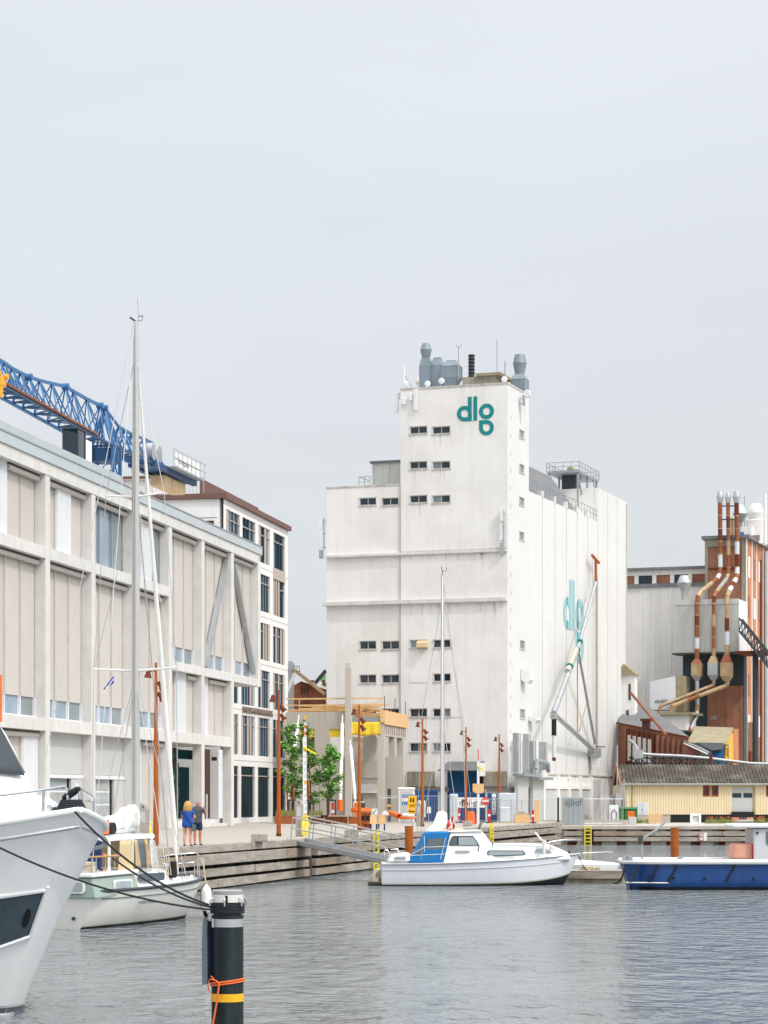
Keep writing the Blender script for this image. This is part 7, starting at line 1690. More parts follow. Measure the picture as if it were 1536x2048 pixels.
for an in (-150, -95, -40, 20):
    c, s = math.cos(R(an)), math.sin(R(an)); MB().tube([(c * rp_ * 1.0, s * rp_ * 1.0, ph(1795)), (c * rp_ * 1.22, s * rp_ * 1.22, ph(1800)), (c * rp_ * 1.22, s * rp_ * 1.22, ph(1811))], 0.013, 6).build('rope_hook', 'steel', pile, smooth=True)
MB().box(-0.02, 0.02, -rp_ * 1.02, -rp_ * 0.9, ph(1804), ph(1790)).build('collar_gap', 'black', pile)
q = MB()
for k in range(7):
    z = ph(1808) - k * 0.022; q.tube([(rp_ * 1.03 * math.cos(a * 2 * math.pi / 32), rp_ * 1.03 * math.sin(a * 2 * math.pi / 32), z + 0.004 * math.sin(a)) for a in range(33)], 0.013, 6, False)
tag(q.build('rope_winding', 'rope_dark', None, smooth=True), 'dark mooring rope wound round the top of the black pile', 'rope').location = (pl.x, pl.y, 0)
# flat tide board fixed on its left side
b_ = thing('depth_board', 'narrow grey and blue board strapped to the left side of the black pile', 'board', (pl.x, pl.y, 0)); x = -44 * kp
MB().prism([(x - 0.045, ph(1968)), (x - 0.05, ph(1892)), (x - 0.035, ph(1840)), (x - 0.01, ph(1833)), (x + 0.03, ph(1838)), (x + 0.035, ph(1968))], 'y', -0.10, 0.06).build('board', 'graffiti', b_, bevel=0.008)
MB().box(x + 0.036, x + 0.046, -0.10, 0.06, ph(1967), ph(1840)).build('blue_face', 'container_blue', b_); MB().box(x + 0.047, -rp_ + 0.02, -0.02, 0.04, ph(1966), ph(1842)).build('bracket', 'black', b_)
# orange line
o_ = thing('orange_line', 'orange rope tied round the black pile with its tail hanging down', 'rope', (pl.x, pl.y, 0))
q = MB()
for k, dz in ((0, 0), (1, -0.035)): q.tube([(rp_ * 1.05 * math.cos(a * 2 * math.pi / 30), rp_ * 1.05 * math.sin(a * 2 * math.pi / 30), ph(1961) + dz + 0.035 * math.cos(a * 2 * math.pi / 30)) for a in range(31)], 0.014, 7, False)
q.build('loop', 'orange_rope', o_, smooth=True)
MB().tube([(-14 * kp, -rp_ * 1.05, ph(1962)), (-18 * kp, -rp_ * 1.12, ph(1995)), (-27 * kp, -rp_ * 1.15, ph(2048)), (-31 * kp, -rp_ * 1.15, -0.3)], 0.014, 7).build('tail', 'orange_rope', o_, smooth=True)
MB().tube([(-32 * kp, -rp_ * 0.5, ph(1951)), (-24 * kp, -rp_ * 0.9, ph(1958)), (-14 * kp, -rp_ * 1.1, ph(1964)), (-20 * kp, -rp_ * 1.08, ph(1959)), (-34 * kp, -rp_ * 0.6, ph(1957)), (-38 * kp, -rp_ * 0.5, ph(1968)), (-36 * kp, -rp_ * 0.5, ph(1980)), (-31 * kp, -rp_ * 0.7, ph(1985))], 0.010, 6).build('knot', 'orange_rope', o_, smooth=True)
# mooring lines from the yacht to the pile
def line(p, q, sag, r, lbl): tag(MB().tube(catenary(p, q, sag, 20), r, 6).build('mooring_line', 'rope_dark', None, smooth=True), lbl, 'mooring line', 'mooring lines of the white yacht')
pe_ = Vector((pl.x - rp_ * 0.9, pl.y - rp_ * 0.6, ph(1815)))
line(UF.w(-0.1, -0.12, 3.46), pe_ + Vector((0, 0, 0.03)), 0.22, 0.018, 'dark mooring line from the yacht bow bollard down to the black pile')
line(P(-8, 1692, 36.2), pe_ + Vector((0, 0.0, -0.03)), 0.16, 0.018, 'dark mooring line crossing in front of the white yacht hull to the black pile')
line(UF.w(-1.0, 1.45, 2.6), pe_ + Vector((0, 0.02, 0.0)), 0.10, 0.016, 'dark mooring line coming from behind the yacht hull to the black pile')
# rusty tube piles
def tubepile(px, pt, d, hw, lbl):
    c = P(px, pt, d); o = MB().tube([(0, 0, -3), (0, 0, c.z)], hw * d / F, 20).build('steel_pile', 'rust', None, smooth=True); o.location = (c.x, c.y, 0); tag(o, lbl, 'pile', 'rusty tube piles')
tubepile(818, 1652, 104.6, 8.3, 'rusty tube pile behind the stern of the motor cruiser'); tubepile(1349.5, 1655, 103.5, 8.2, 'rusty tube pile behind the blue workboat')

# ================================================================== LAMP POSTS
def lamp(px, ptop, lbl):
    d = (8.9 - CZ) * F / (HY - ptop); c = P(px, ptop, d); o = thing('lamp_post', lbl, 'lamp post', (c.x, c.y, 1.75), 0, 'rust coloured lamp posts along the promenade')
    H = 7.15
    MB().tube([(0, 0, 0), (0, 0, 0.05), (0, 0, H * 0.5), (0, 0, H)], [0.115, 0.115, 0.09, 0.05], 14).build('pole', 'rust', o, smooth=True)
    MB().tube([(0, 0, 0), (0, 0, 0.15)], 0.13, 14).build('base', 'rust_dark', o, smooth=True)
    for sx, z, tilt in ((-1, H - 0.42, 0.1), (1, H - 0.90, 0.6), (1, H - 1.32, 0.6)):
        ln = 0.24 if sx < 0 else 0.12
        h = MB().bar((0, 0, z + 0.08), (sx * ln, 0, z + 0.08), 0.045).build('arm', 'rust_dark', o)
        b2 = MB().lathe([(0.155, -0.20), (0.14, -0.14), (0.095, -0.02), (0.085, 0.1), (0.07, 0.15), (0.03, 0.17)], (0, 0, 0), 16); b2.xf(Matrix.Translation((sx * (ln + 0.06), 0, z + 0.02)) @ Matrix.Rotation(-sx * tilt, 4, 'Y')); b2.build('lamp_shade', 'rust_dark', o, smooth=True)
        l2 = MB().lathe([(0.13, -0.203), (0.13, -0.19)], (0, 0, 0), 14); l2.xf(Matrix.Translation((sx * (ln + 0.06), 0, z + 0.02)) @ Matrix.Rotation(-sx * tilt, 4, 'Y')); l2.build('lens', 'acrylic', o)
for px, pt, lb in ((312, 1325, 'rust lamp post behind the mast of the sailing yacht, nearest of the row'), (557.5, 1380, 'rust lamp post in front of the white office building'), (718.5, 1409, 'rust lamp post in front of the yellow tarpaulin'), (845, 1436, 'rust lamp post left of the second sailboat mast, by the white site toilet'), (932, 1454, 'rust lamp post before the blue gate of the silo'), (998.5, 1468, 'rust lamp post nearest the silo corner, farthest of the row')):
    lamp(px, pt, lb)

# ================================================================== POSTS, SIGNS AND QUAY FURNITURE
def on(px, py, z=1.75): return G(px, py, z)
def power_post(px, pb, pt, lbl, hose=None):
    g = on(px, pb); d = g.y; h = (pb - pt) / F * d; o = thing('power_post', lbl, 'power post', tuple(g), QF.rz - R(90), 'grey power posts on the quay')
    MB().prism([(-0.17, 0), (0.17, 0), (0.17, h - 0.25), (0.05, h - 0.03), (-0.1, h), (-0.17, h - 0.05)], 'y', -0.13, 0.13).build('body', 'grey_post', o, bevel=0.015)
    MB().box(-0.10, 0.10, -0.137, -0.131, h * 0.55, h * 0.8).build('socket_panel', 'panel_grey', o); MB().tube([(0.0, -0.14, h - 0.16), (0.0, -0.12, h - 0.16)], 0.04, 10).build('lock', 'metal_dark', o)
    return o, h
po, h_ = power_post(599, 1673, 1598, 'grey power post beside the yellow hose and the orange-topped measuring staff'); power_post(838, 1652, 1604, 'grey power post right of the yellow sign')
po2, _ = power_post(288, 1692, 1606, 'grey power post partly hidden behind the sail cover of the yacht')
def hose(px, py, pb, lbl):
    c = on(px, pb); d = c.y; o = thing('coiled_hose', lbl, 'hose', (c.x, c.y - 0.25, c.z), 0, 'yellow hoses on the quay'); H = (pb - py) / F * d; r_ = random.Random(int(px))
    for k in range(9):
        x = -0.16 + 0.04 * k; MB().tube([(x * 0.6, 0.03 * math.sin(k), H), (x, -0.05, H * 0.7), (x * 1.15 + r_.uniform(-0.03, 0.03), -0.07, H * 0.35), (x * 0.9, -0.03, 0.06)], 0.028, 6).build('hose_loop', 'hose_yellow', o, smooth=True)
    MB().tube([(-0.2, 0, H), (0, -0.12, H + 0.05), (0.2, 0, H)], 0.03, 6).build('hose_top', 'hose_yellow', o, smooth=True)
hose(611, 1634, 1673, 'yellow hose hung on the staff next to the grey power post'); hose(295, 1645, 1690, 'yellow hose hung up behind the cockpit tent of the sailing yacht')
g = on(609.5, 1668); ms_ = thing('measuring_staff', 'tall white measuring staff with an orange tip in front of the saplings', 'staff', tuple(g)); k = g.y / F
MB().box(-0.10, 0.10, -0.03, 0.03, 0, (1668 - 1474) * k).build('staff', 'white_plastic', ms_); MB().box(-0.05, 0.05, -0.03, 0.03, (1668 - 1474) * k, (1668 - 1448) * k).build('tip', 'orange', ms_)
for i in range(16): MB().box(-0.03, 0.09, -0.036, -0.031, 0.9 + i * 0.34, 1.08 + i * 0.34).build('mark', ('gelcoat_shade' if i % 5 else 'crane_yellow'), ms_)
MB().bar((-0.05, -0.04, (1668 - 1495) * k), (0.6, -0.04, (1668 - 1508) * k), 0.1).build('tape', 'yellow_paint', ms_)
def sign_yellow(px, pb, pt):
    g = on(px, pb); k = g.y / F; o = thing('yellow_sign', 'yellow pedestrian and cyclist detour sign on a thin post', 'sign', tuple(g)); h = (pb - pt) * k; s = 0.30
    MB().tube([(0, 0, 0), (0, 0, h)], 0.03, 6).build('post', 'metal_galv', o); MB().prism(rounded(-s, s, h - 0.85, h, 0.05), 'y', -0.06, -0.03).build('plate', 'yellow_sign', o); MB().prism(rounded(-s, s, h - 1.20, h - 0.88, 0.04), 'y', -0.06, -0.03).build('plate', 'yellow_sign', o)
    for dx in (-0.09, 0.08):
        f = MB().tube([(dx, -0.07, h - 0.16), (dx, -0.065, h - 0.16)], 0.05, 10).prism([(dx - 0.06, h - 0.22), (dx + 0.06, h - 0.22), (dx + 0.05, h - 0.42), (dx - 0.05, h - 0.42)], 'y', -0.066, -0.061); f.build('pictogram', 'black', o)
    for dx in (-0.10, 0.10): MB().tube([(dx + 0.08 * math.cos(a * 0.524), -0.065, h - 0.66 + 0.08 * math.sin(a * 0.524)) for a in range(13)], 0.012, 5).build('pictogram', 'black', o)
    MB().bar((-0.10, -0.065, h - 0.66), (0.10, -0.065, h - 0.60), 0.02).bar((-0.2, -0.065, h - 1.04), (0.2, -0.065, h - 1.04), 0.05).bar((-0.22, -0.065, h - 1.04), (-0.1, -0.065, h - 0.96), 0.04).build('pictogram', 'black', o)
sign_yellow(824.5, 1652, 1592)
def plain_sign(px, pb, d, nm, lbl, build):
    c = P(px, pb, d); o = thing(nm, lbl, 'sign', (c.x, c.y, 1.75)); build(o); return o
c = P(971, 1645, 182); o = thing('no_entry_sign', 'round red and white no entry sign on a post', 'sign', (c.x, c.y, 1.75)); hz = P(0, 1602, 182).z - 1.75
MB().tube([(0, 0, 0), (0, 0, hz + 0.9)], 0.04, 6).build('post', 'metal_galv', o); MB().tube([(0, -0.09, hz), (0, -0.05, hz)], 0.32, 28).build('disc', 'red', o); MB().box(-0.25, 0.25, -0.10, -0.091, hz - 0.065, hz + 0.065).build('bar', 'white', o)
c = P(956.5, 1645, 178); o = thing('measuring_staff', 'white staff with a red tip and a timber board, before the blue gate', 'staff', (c.x, c.y, 1.75)); k = 178 / F
MB().box(-0.09, 0.09, -0.03, 0.03, 0, (1645 - 1520) * k).build('staff', 'white_plastic', o); MB().box(-0.03, 0.03, -0.02, 0.02, (1645 - 1520) * k, (1645 - 1497) * k).build('tip', 'red', o)
MB().prism([(-0.42, (1645 - 1581) * k), (-0.2, (1645 - 1585) * k), (0.3, (1645 - 1585) * k), (0.42, (1645 - 1583) * k), (0.42, (1645 - 1566) * k), (-0.42, (1645 - 1566) * k)], 'y', -0.08, -0.04).build('board', 'timber_new', o); MB().bar((0, -0.05, (1645 - 1531) * k), (0.35, -0.05, (1645 - 1540) * k), 0.12).build('tape', 'yellow_paint', o)
c = P(749.5, 1640, 165); o = thing('parking_sign', 'small grey sign board on a post near the rust bin', 'sign', (c.x, c.y, 1.75)); k = 165 / F
MB().tube([(0.2, 0, 0), (0.2, 0, 50 * k), (0.3, 0, 54 * k), (1.6, 0, 55 * k)], 0.035, 6).build('post', 'metal_galv', o); MB().prism(rounded(-0.24, 0.22, 19 * k, 34 * k, 0.03), 'y', -0.06, -0.03).build('plate', 'panel_grey', o); MB().prism(rounded(-0.17, 0.15, 22 * k, 31 * k, 0.02), 'y', -0.068, -0.061).build('plate_face', 'white', o)
MB().bar((-0.12, -0.07, 23 * k), (0.10, -0.07, 30 * k), 0.04).bar((-0.08, -0.07, 29 * k), (-0.08, -0.07, 24 * k), 0.03).build('pictogram', 'black', o); MB().box(-0.24, 0.22, -0.05, 0.05, 6 * k, 18 * k).build('box', 'metal_grey', o)
# corten bin
def bin_(px, pb, wpx, hpx, lbl):
    g = on(px, pb); k = g.y / F; o = thing('litter_bin', lbl, 'bin', tuple(g), 0, 'rust coloured bins'); w2 = wpx * k / 2; h = hpx * k
    MB().box(-w2, w2, -0.35, 0.35, 0.05, h).build('body', 'rust', o, bevel=0.02); MB().box(-w2 - 0.03, w2 + 0.03, -0.38, 0.38, h, h + 0.06).build('lid', 'corten', o)
    for dx in (-0.5, 0.45): MB().box(dx * w2 - 0.12, dx * w2 + 0.12, -0.36, -0.352, h - 0.4, h - 0.12).build('slot', 'black', o)
    for dx in (-0.9, 0.0, 0.9): MB().box(dx * w2 - 0.04, dx * w2 + 0.04, -0.40, -0.353, 0.05, h).build('rib', 'rust_dark', o)
    for dx in (0.1, 0.75): MB().box(dx * w2 - 0.1, dx * w2 + 0.1, -0.5, -0.41, h * 0.4, h * 0.52).build('hook', 'corten', o)
bin_(731, 1661, 21, 34, 'rust coloured steel bin beside the lamp post at the tarpaulin'); 
c = P(941, 1645, 172); o = thing('rescue_cabinet', 'rust orange rescue cabinet with red gear beside the lamp post at the blue gate', 'cabinet', (c.x, c.y, 1.75)); k = 172 / F
MB().prism([(-0.25, 0), (0.3, 0), (0.3, 24 * k), (0.1, 26 * k), (-0.2, 25 * k)], 'y', -0.2, 0.2).build('cabinet', 'orange', o, bevel=0.03); MB().box(0.3, 0.42, -0.15, 0.1, 0, 0.7).build('red_box', 'red', o)
# chairs: wooden shell on navy legs
def seat(px, pb, lbl, rz):
    g = on(px, pb); o = thing('promenade_chair', lbl, 'chair', tuple(g), rz, 'promenade chairs beside the bin'); o.scale = (0.72, 0.72, 0.8)
    MB().box(-0.3, 0.3, -0.25, 0.3, 0.5, 0.56).build('seat', 'timber_new', o); MB().prism([(-0.28, 0.57), (0.28, 0.57), (0.24, 1.15), (-0.24, 1.15)], 'y', 0.22, 0.27).build('backrest', 'timber_new', o)
    for dx in (-0.26, 0.2):
        for dy in (-0.22, 0.22): MB().box(dx, dx + 0.07, dy, dy + 0.06, 0, 0.5).build('leg', 'canvas_navy', o)
seat(747.5, 1662, 'timber chair on navy legs, next to the rust bin', 0.15); seat(763, 1661, 'timber chair on navy legs, farther from the rust bin', -0.1)

# ================================================================== PLANTERS, TABLES AND SAPLINGS
def planter(px0, px1, pb, hpx, lbl, seat_=True, depth=2.0, plants=True):
    g0, g1 = P(px0, pb, 173), P(px1, pb, 173); g0.z = 1.75; k = 173 / F; o = thing('planter', lbl, 'planter', tuple(g0), 0, 'corten planters'); W0 = g1.x - g0.x; h = hpx * k + 0.2
    MB().box(0, W0, 0, depth, 0, h).build('box', 'corten', o)
    for i in range(1, max(2, int(W0 / 1.2))): MB().box(i * 1.2, i * 1.2 + 0.03, -0.012, -0.002, 0, h).build('seam', 'rust_dark', o)
    if seat_: MB().box(-0.3, W0 + 0.35, -0.35, 0.5, h + 0.002, h + 0.10).build('bench_top', 'timber_grey', o)
    if plants:
        gm = MB(); r_ = random.Random(int(px0))
        for i in range(260):
            x, y = r_.uniform(0.1, max(0.2, W0 - 0.1)), r_.uniform(0.5, depth - 0.1); hh = r_.uniform(0.2, 0.55); a = r_.uniform(-0.12, 0.12)
            gm.face((x - 0.03, y, h), (x + 0.03, y, h), (x + a, y + r_.uniform(-0.1, 0.1), h + hh))
        gm.build('grasses', 'grass', o, kind='stuff')
    return o
planter(549, 595, 1641, 11, 'rust planter with grasses at the foot of the left saplings', False, 3.0)
planter(616, 646, 1642, 9, 'rust planter with a timber bench edge behind the yellow hose', True, 2.4); planter(650, 694, 1639, 9, 'rust planter with a timber bench edge below the right sapling', True, 3.0, False); planter(697, 716, 1636, 9, 'low rust planter at the foot of the tall concrete column', False, 2.0, False)
def bar_table(px0, px1, pt, pb, lbl):
    g = P(px0, pb, 177); g.z = 1.75; k = 177 / F; o = thing('tree_guard', lbl, 'tree guard', tuple(g), 0, 'black steel tree guards'); w2 = (px1 - px0) * k; h = P(0, pt, 177).z - 1.75
    MB().box(0, w2, -0.4, 0.4, h - 0.12, h).build('top', 'metal_dark', o)
    for x in (0.05, w2 - 0.13): MB().box(x, x + 0.1, -0.35, -0.25, 0, h - 0.12).build('leg', 'metal_dark', o); MB().box(x, x + 0.1, 0.25, 0.35, 0, h - 0.12).build('leg', 'metal_dark', o)
bar_table(575, 597, 1599, 1632, 'black steel frame at the left sapling'); bar_table(614, 629, 1599, 1634, 'black steel frame right of the measuring staff'); bar_table(652, 673, 1599, 1632, 'black steel frame at the right sapling')
def sapling(px, pb, ptop, plow, rad, seed, lbl, lean=0.0):
    g = P(px, pb, 178); g.z = 1.75; k = 178 / F; o = thing('sapling', lbl, 'tree', tuple(g), 0, 'young trees in the planters'); r_ = random.Random(seed)
    H = (pb - ptop) * k; z0 = (pb - plow) * k
    MB().tube([(0, 0, 0), (0.03, 0, H * 0.4), (lean * 0.5, 0.05, H * 0.7), (lean, 0, H)], [0.07, 0.06, 0.04, 0.012], 8).build('trunk', 'bark', o, smooth=True)
    br = MB(); tips = []
    for i in range(26):
        z = z0 + (H - z0) * (i / 26) ** 0.9; f = 1 - abs((z - z0) / (H - z0) - 0.35) * 1.15; a = r_.uniform(0, 6.28); rr_ = rad * max(0.18, f) * r_.uniform(0.5, 1.1)
        p0 = Vector((lean * z / H, 0, z)); p1 = p0 + Vector((math.cos(a) * rr_, math.sin(a) * rr_, rr_ * 0.35 + r_.uniform(-0.1, 0.2))); br.tube([p0, p0.lerp(p1, 0.5) + Vector((0, 0, 0.08)), p1], [0.02, 0.014, 0.005], 5); tips.append((p0, p1))
    br.build('branch', 'bark', o)
    for mt in ('leaf_a', 'leaf_b', 'leaf_c'):
        lf = MB()
        for i in range(720):
            p0, p1 = r_.choice(tips); c = p0.lerp(p1, r_.uniform(0.25, 1.12)) + Vector((r_.gauss(0, 0.13), r_.gauss(0, 0.13), r_.gauss(0, 0.13)))
            s = r_.uniform(0.08, 0.15); n1 = Vector((r_.uniform(-1, 1), r_.uniform(-1, 1), r_.uniform(-0.4, 0.4))).normalized(); n2 = n1.cross(Vector((r_.uniform(-1, 1), r_.uniform(-1, 1), r_.uniform(-1, 1)))).normalized()
            lf.face(c - n1 * s, c + n2 * s * 0.6, c + n1 * s * 1.2, c - n2 * s * 0.6)
        lf.build('crown', mt, o, kind='stuff')
sapling(584, 1632, 1436, 1582, 1.1, 1, 'leafy sapling left of the measuring staff, widest of the three', -0.1); sapling(620, 1632, 1432, 1590, 0.9, 2, 'slim sapling just right of the measuring staff', -0.35); sapling(657, 1632, 1480, 1582, 1.1, 3, 'separate leafy sapling at the right, in front of the grey wall', 0.15)
for i, (px, l_) in enumerate(((575, 'rust stake left of the trunk of the left sapling'), (587, 'rust stake right of the trunk of the left sapling'), (617, 'rust stake beside the slim middle sapling'))):
    c = P(px, 1632, 177.5); tag(MB().tube([(c.x, c.y, 1.75), (c.x, c.y, 1.75 + 3.2)], 0.06, 8).build('tree_stake', 'rust'), l_, 'stake', 'tree stakes')

# ================================================================== SITE CLUTTER BEFORE THE SILO
def crate(px0, px1, py0, py1, d, nm, lbl, cat, mat, dep=1.2, z0=1.75, rz=0.0, bevel=0.02, part='body'):
    a, c = P(px0, py1, d), P(px1, py0, d); o = thing(nm, lbl, cat, ((a.x + c.x) / 2, d, z0), rz); w2 = (c.x - a.x) / 2; h = c.z - z0
    MB().box(-w2, w2, 0, dep, 0.03, h).build(part, mat, o, bevel=bevel); return o, w2, h
# site toilet
o, w2, h = crate(797, 829, 1580, 1640, 180, 'site_toilet', 'white plastic site toilet with blue and white notice, beside the lamp post', 'toilet', 'white_plastic', 1.2)
MB().box(-w2 - 0.05, w2 + 0.05, -0.06, 1.26, h + 0.002, h + 0.2).build('roof', 'white', o, bevel=0.06); MB().box(-w2 + 0.15, w2 - 0.15, -0.03, -0.002, 0.1, h - 0.1).build('door', 'panel_grey', o)
for z, mt in ((h - 0.35, 'sign_blue'), (h - 0.62, 'white'), (h - 0.9, 'sign_blue')): MB().box(-w2 + 0.25, w2 - 0.05, -0.045, -0.031, z - 0.22, z).build('notice', mt, o)
def corr(o, w2, h, n, mat, dep=2.4):
    g = MB()
    for i in range(n): x = -w2 + 2 * w2 * i / n; g.box(x + 0.02, x + w2 / n, -0.05, -0.001, 0.1, h - 0.12)
    g.build('corrugation', mat, o, kind='stuff')
    for z0_, z1_ in ((0.0, 0.1), (h - 0.12, h)): MB().box(-w2, w2, -0.07, -0.002, z0_, z1_).build('frame_rail', mat, o)
    for x in (-w2, w2 - 0.12): MB().box(x, x + 0.12, -0.08, -0.003, 0.1, h - 0.12).build('corner_post', mat, o)
o, w2, h = crate(832, 876, 1580, 1638, 186, 'shipping_container', 'dark blue container behind the lamp post and the second sailboat', 'container', 'container_blue', 5); corr(o, w2, h, 14, 'container_blue')
MB().box(-w2 + 0.15, -w2 + 0.75, -0.10, -0.06, 0.4, 1.7).build('notice', 'white_plastic', o); MB().box(0.0, 0.3, -0.10, -0.06, 0.7, 1.2).build('notice', 'white', o)
o, w2, h = crate(902, 971, 1585, 1641, 186.5, 'shipping_container', 'dark blue container carrying the white banner', 'container', 'container_blue', 5); corr(o, w2, h, 18, 'container_blue')
o, w2, h = crate(975, 995, 1586, 1641, 185.5, 'advert_panel', 'tall blue hoarding panel with a white vertical sign', 'hoarding', 'container_blue', 0.3); MB().box(-0.05, 0.28, -0.03, -0.002, 0.6, h - 0.05).build('sign_face', 'white', o)
for i, ch in enumerate('DLG'): lettering(ch, 0.45, 'container_blue', o, (0.115, -0.034, h - 0.5 - 0.5 * i), (R(90), 0, 0), depth=0.002)
o, w2, h = crate(916, 970.5, 1595, 1615, 184.5, 'banner', 'white company banner with grey lettering on the container front', 'banner', 'white', 0.02, P(0, 1616, 184.5).z, bevel=0)
lettering('maj-gaard', 0.62, 'metal_dark', o, (0.25, -0.015, h * 0.5), (R(90), 0, 0), depth=0.002); MB().box(-w2 + 0.28, -w2 + 0.42, -0.02, -0.002, 0.1, h - 0.15).box(-w2 + 0.5, -w2 + 0.62, -0.02, -0.002, 0.1, h - 0.15).box(-w2 + 0.28, -w2 + 0.62, -0.022, -0.002, h - 0.3, h - 0.15).build('logo', 'metal_dark', o)
for i, (a, c, t_, d, l_) in enumerate(((900, 916, 1588, 181, 'wrapped white pallet load left of the banner'), (998, 1032, 1586, 184, 'white wrapped pallet load at the silo corner, tallest of them'), (1000, 1020, 1614, 180, 'low wrapped pallet load in front of the tallest one'))):
    o, w2, h = crate(a, c, t_, 1640, d, 'wrapped_pallet', l_, 'pallet', 'pallet_wrap', 1.2, bevel=0.08, part='wrapped_load'); MB().box(-w2, w2, -0.05, 1.2, 0, 0.028).build('pallet', 'timber_new', o)
o, w2, h = crate(1030, 1060, 1630, 1642, 178, 'timber_crate', 'open timber crate filled with rubble by the silo corner', 'crate', 'timber_new', 1.0, bevel=0.01)
r_ = random.Random(9)
for k in range(14): x, y = r_.uniform(-w2 + 0.1, w2 - 0.15), r_.uniform(0.1, 0.8); MB().box(x, x + r_.uniform(0.1, 0.25), y, y + 0.15, h, h + r_.uniform(0.05, 0.28)).build('rubble', 'quay_concrete', o)
o, w2, h = crate(1069.5, 1079.5, 1600, 1636, 184, 'timber_board', 'upright pale timber board leaning by the fence', 'board', 'timber_new', 0.08)
# orange pipes
for i, (a, c, l_) in enumerate((((777, 1624.5, 174), (799, 1632.5, 172), 'thick orange plastic pipe lying nearest the site toilet'), ((800, 1635.5, 170), (834, 1635.5, 170), 'orange plastic pipe lying along the ground before the site toilet'), ((702, 1618, 176), (742, 1618.5, 176), 'upper orange pipe stacked behind the rust bin'), ((702, 1621.5, 175.5), (742, 1622, 175.5), 'lower orange pipe stacked behind the rust bin'))):
    p, q = P(*a), P(*c); rr_ = 0.19 if i == 0 else 0.085
    tag(MB().tube([p, q], rr_, 16, cap=False).build('orange_pipe', 'orange', smooth=True, solid=0.02), l_, 'pipe', 'orange drain pipes')
p, q = P(806, 1629.5, 170), P(827, 1631.5, 170); tag(MB().tube([p, q], 0.12, 12).build('white_pipe', 'white'), 'white plastic pipe lying before the site toilet', 'pipe')
o, w2, h = crate(764, 777, 1624, 1631, 171, 'white_tank', 'small white plastic tank near the orange pipes', 'tank', 'white_plastic', 0.5, P(0, 1631, 171).z); MB().lathe([(0.08, 0), (0.08, 0.1)], (0, 0.25, h), 10).build('cap', 'white', o)
o, w2, h = crate(706, 728, 1603, 1618, 179, 'generator', 'grey and white site generator behind the rust bin', 'generator', 'window_white', 1.2, 2.2)
MB().box(-w2 + 0.1, -w2 + 0.35, -0.03, -0.002, 0.1, h - 0.1).build('panel', 'orange', o); MB().box(0.1, 0.5, -0.03, -0.002, 0.15, h - 0.1).build('grille', 'metal_dark', o)
o, w2, h = crate(775, 782, 1577, 1630, 184, 'site_rack', 'grey equipment rack with yellow trays between the shell columns', 'rack', 'metal_dark', 0.6)
for z in (0.5, 1.2): MB().box(-w2, w2, -0.04, -0.002, z, z + 0.2).build('tray', 'crane_yellow', o)
# red-white site beacons
for px, pt, pb, d, l_ in ((918, 1617, 1637, 180, 'red beacon post left of the banner lamp post'), (978.5, 1619, 1640, 179, 'red beacon post under the blue hoarding panel'), (1066, 1620, 1642, 177, 'red beacon post right of the timber crate'), (665.5, 1606, 1622, 182, 'short red beacon post left of the upright prop')):
    c = P(px, pt, d); o = thing('beacon_post', l_, 'beacon', (c.x, c.y, 1.75), 0, 'red and white beacon posts'); h = c.z - 1.75
    MB().box(-0.09, 0.09, -0.04, 0.04, 0.08, h).build('blade', 'red', o); MB().box(-0.092, 0.092, -0.045, -0.041, h * 0.5, h * 0.65).build('stripe', 'white', o); MB().box(-0.25, 0.25, -0.2, 0.2, 0, 0.078).build('foot', 'rubber', o)
# mesh fences
def fence(px0, px1, d0, d1, pt, lbl, step=1.7, z0=1.75, dense=0.18):
    a, c = P(px0, 1640, d0), P(px1, 1640, d1); v = Vector((c.x - a.x, c.y - a.y, 0)); n = max(1, round(v.length / step)); h = P(0, pt, (d0 + d1) / 2).z - z0
    o = thing('site_fence', lbl, 'fence', (a.x, a.y, z0), math.atan2(v.y, v.x), 'temporary mesh fences')
    LL = v.length
    for i in range(n + 1): MB().tube([(LL * i / n, 0, 0), (LL * i / n, 0, h)], 0.03, 6).build('post', 'metal_galv', o)
    for z in (0.15, h): MB().tube([(0, 0, z), (LL, 0, z)], 0.022, 6).build('rail', 'metal_galv', o)
    w = MB(); x = 0.0
    while x < LL: w.box(x, x + 0.012, -0.004, 0.004, 0.15, h); x += dense
    w.build('mesh', 'metal_galv', o, kind='stuff')
fence(757, 905, 172, 178, 1592, 'mesh fence from the small grey sign to the second sailboat mast', 3.2); fence(905, 1000, 178, 182, 1598, 'mesh fence in front of the white banner', 3.0); fence(1000, 1086, 181, 186, 1600, 'mesh fence along the silo corner', 1.7)
fence(1086, 1125, 190, 190, 1598, 'fence left of the graffiti cabinet', 1.6, 1.45); fence(1168, 1246, 191, 192, 1598, 'fence right of the graffiti cabinet', 1.6, 1.45)
# tall pole with a box by the fence
for px, pt, d, l_ in ((1116.5, 1595, 188, 'dark steel post left of the graffiti cabinet'), (1248, 1558, 205, 'slim grey lighting mast at the shed corner'), (1234.5, 1490, 208, 'thin tall grey mast with a box before the silo end')):
    c = P(px, pt, d); o = thing('steel_mast', l_, 'mast', (c.x, c.y, 1.45)); h = c.z - 1.45
    MB().tube([(0, 0, 0), (0, 0, h)], 0.09 if pt > 1590 else 0.05, 8).build('pole', 'metal_dark' if pt > 1590 else 'metal_galv', o)
    if px == 1234.5: MB().box(-0.4, 0.15, -0.15, 0.15, h - 4.4, h - 3.6).build('box', 'roof_moss', o); MB().box(-0.15, 0.35, -0.2, 0.2, 1.4, 2.6).build('shaft', 'metal_galv', o)
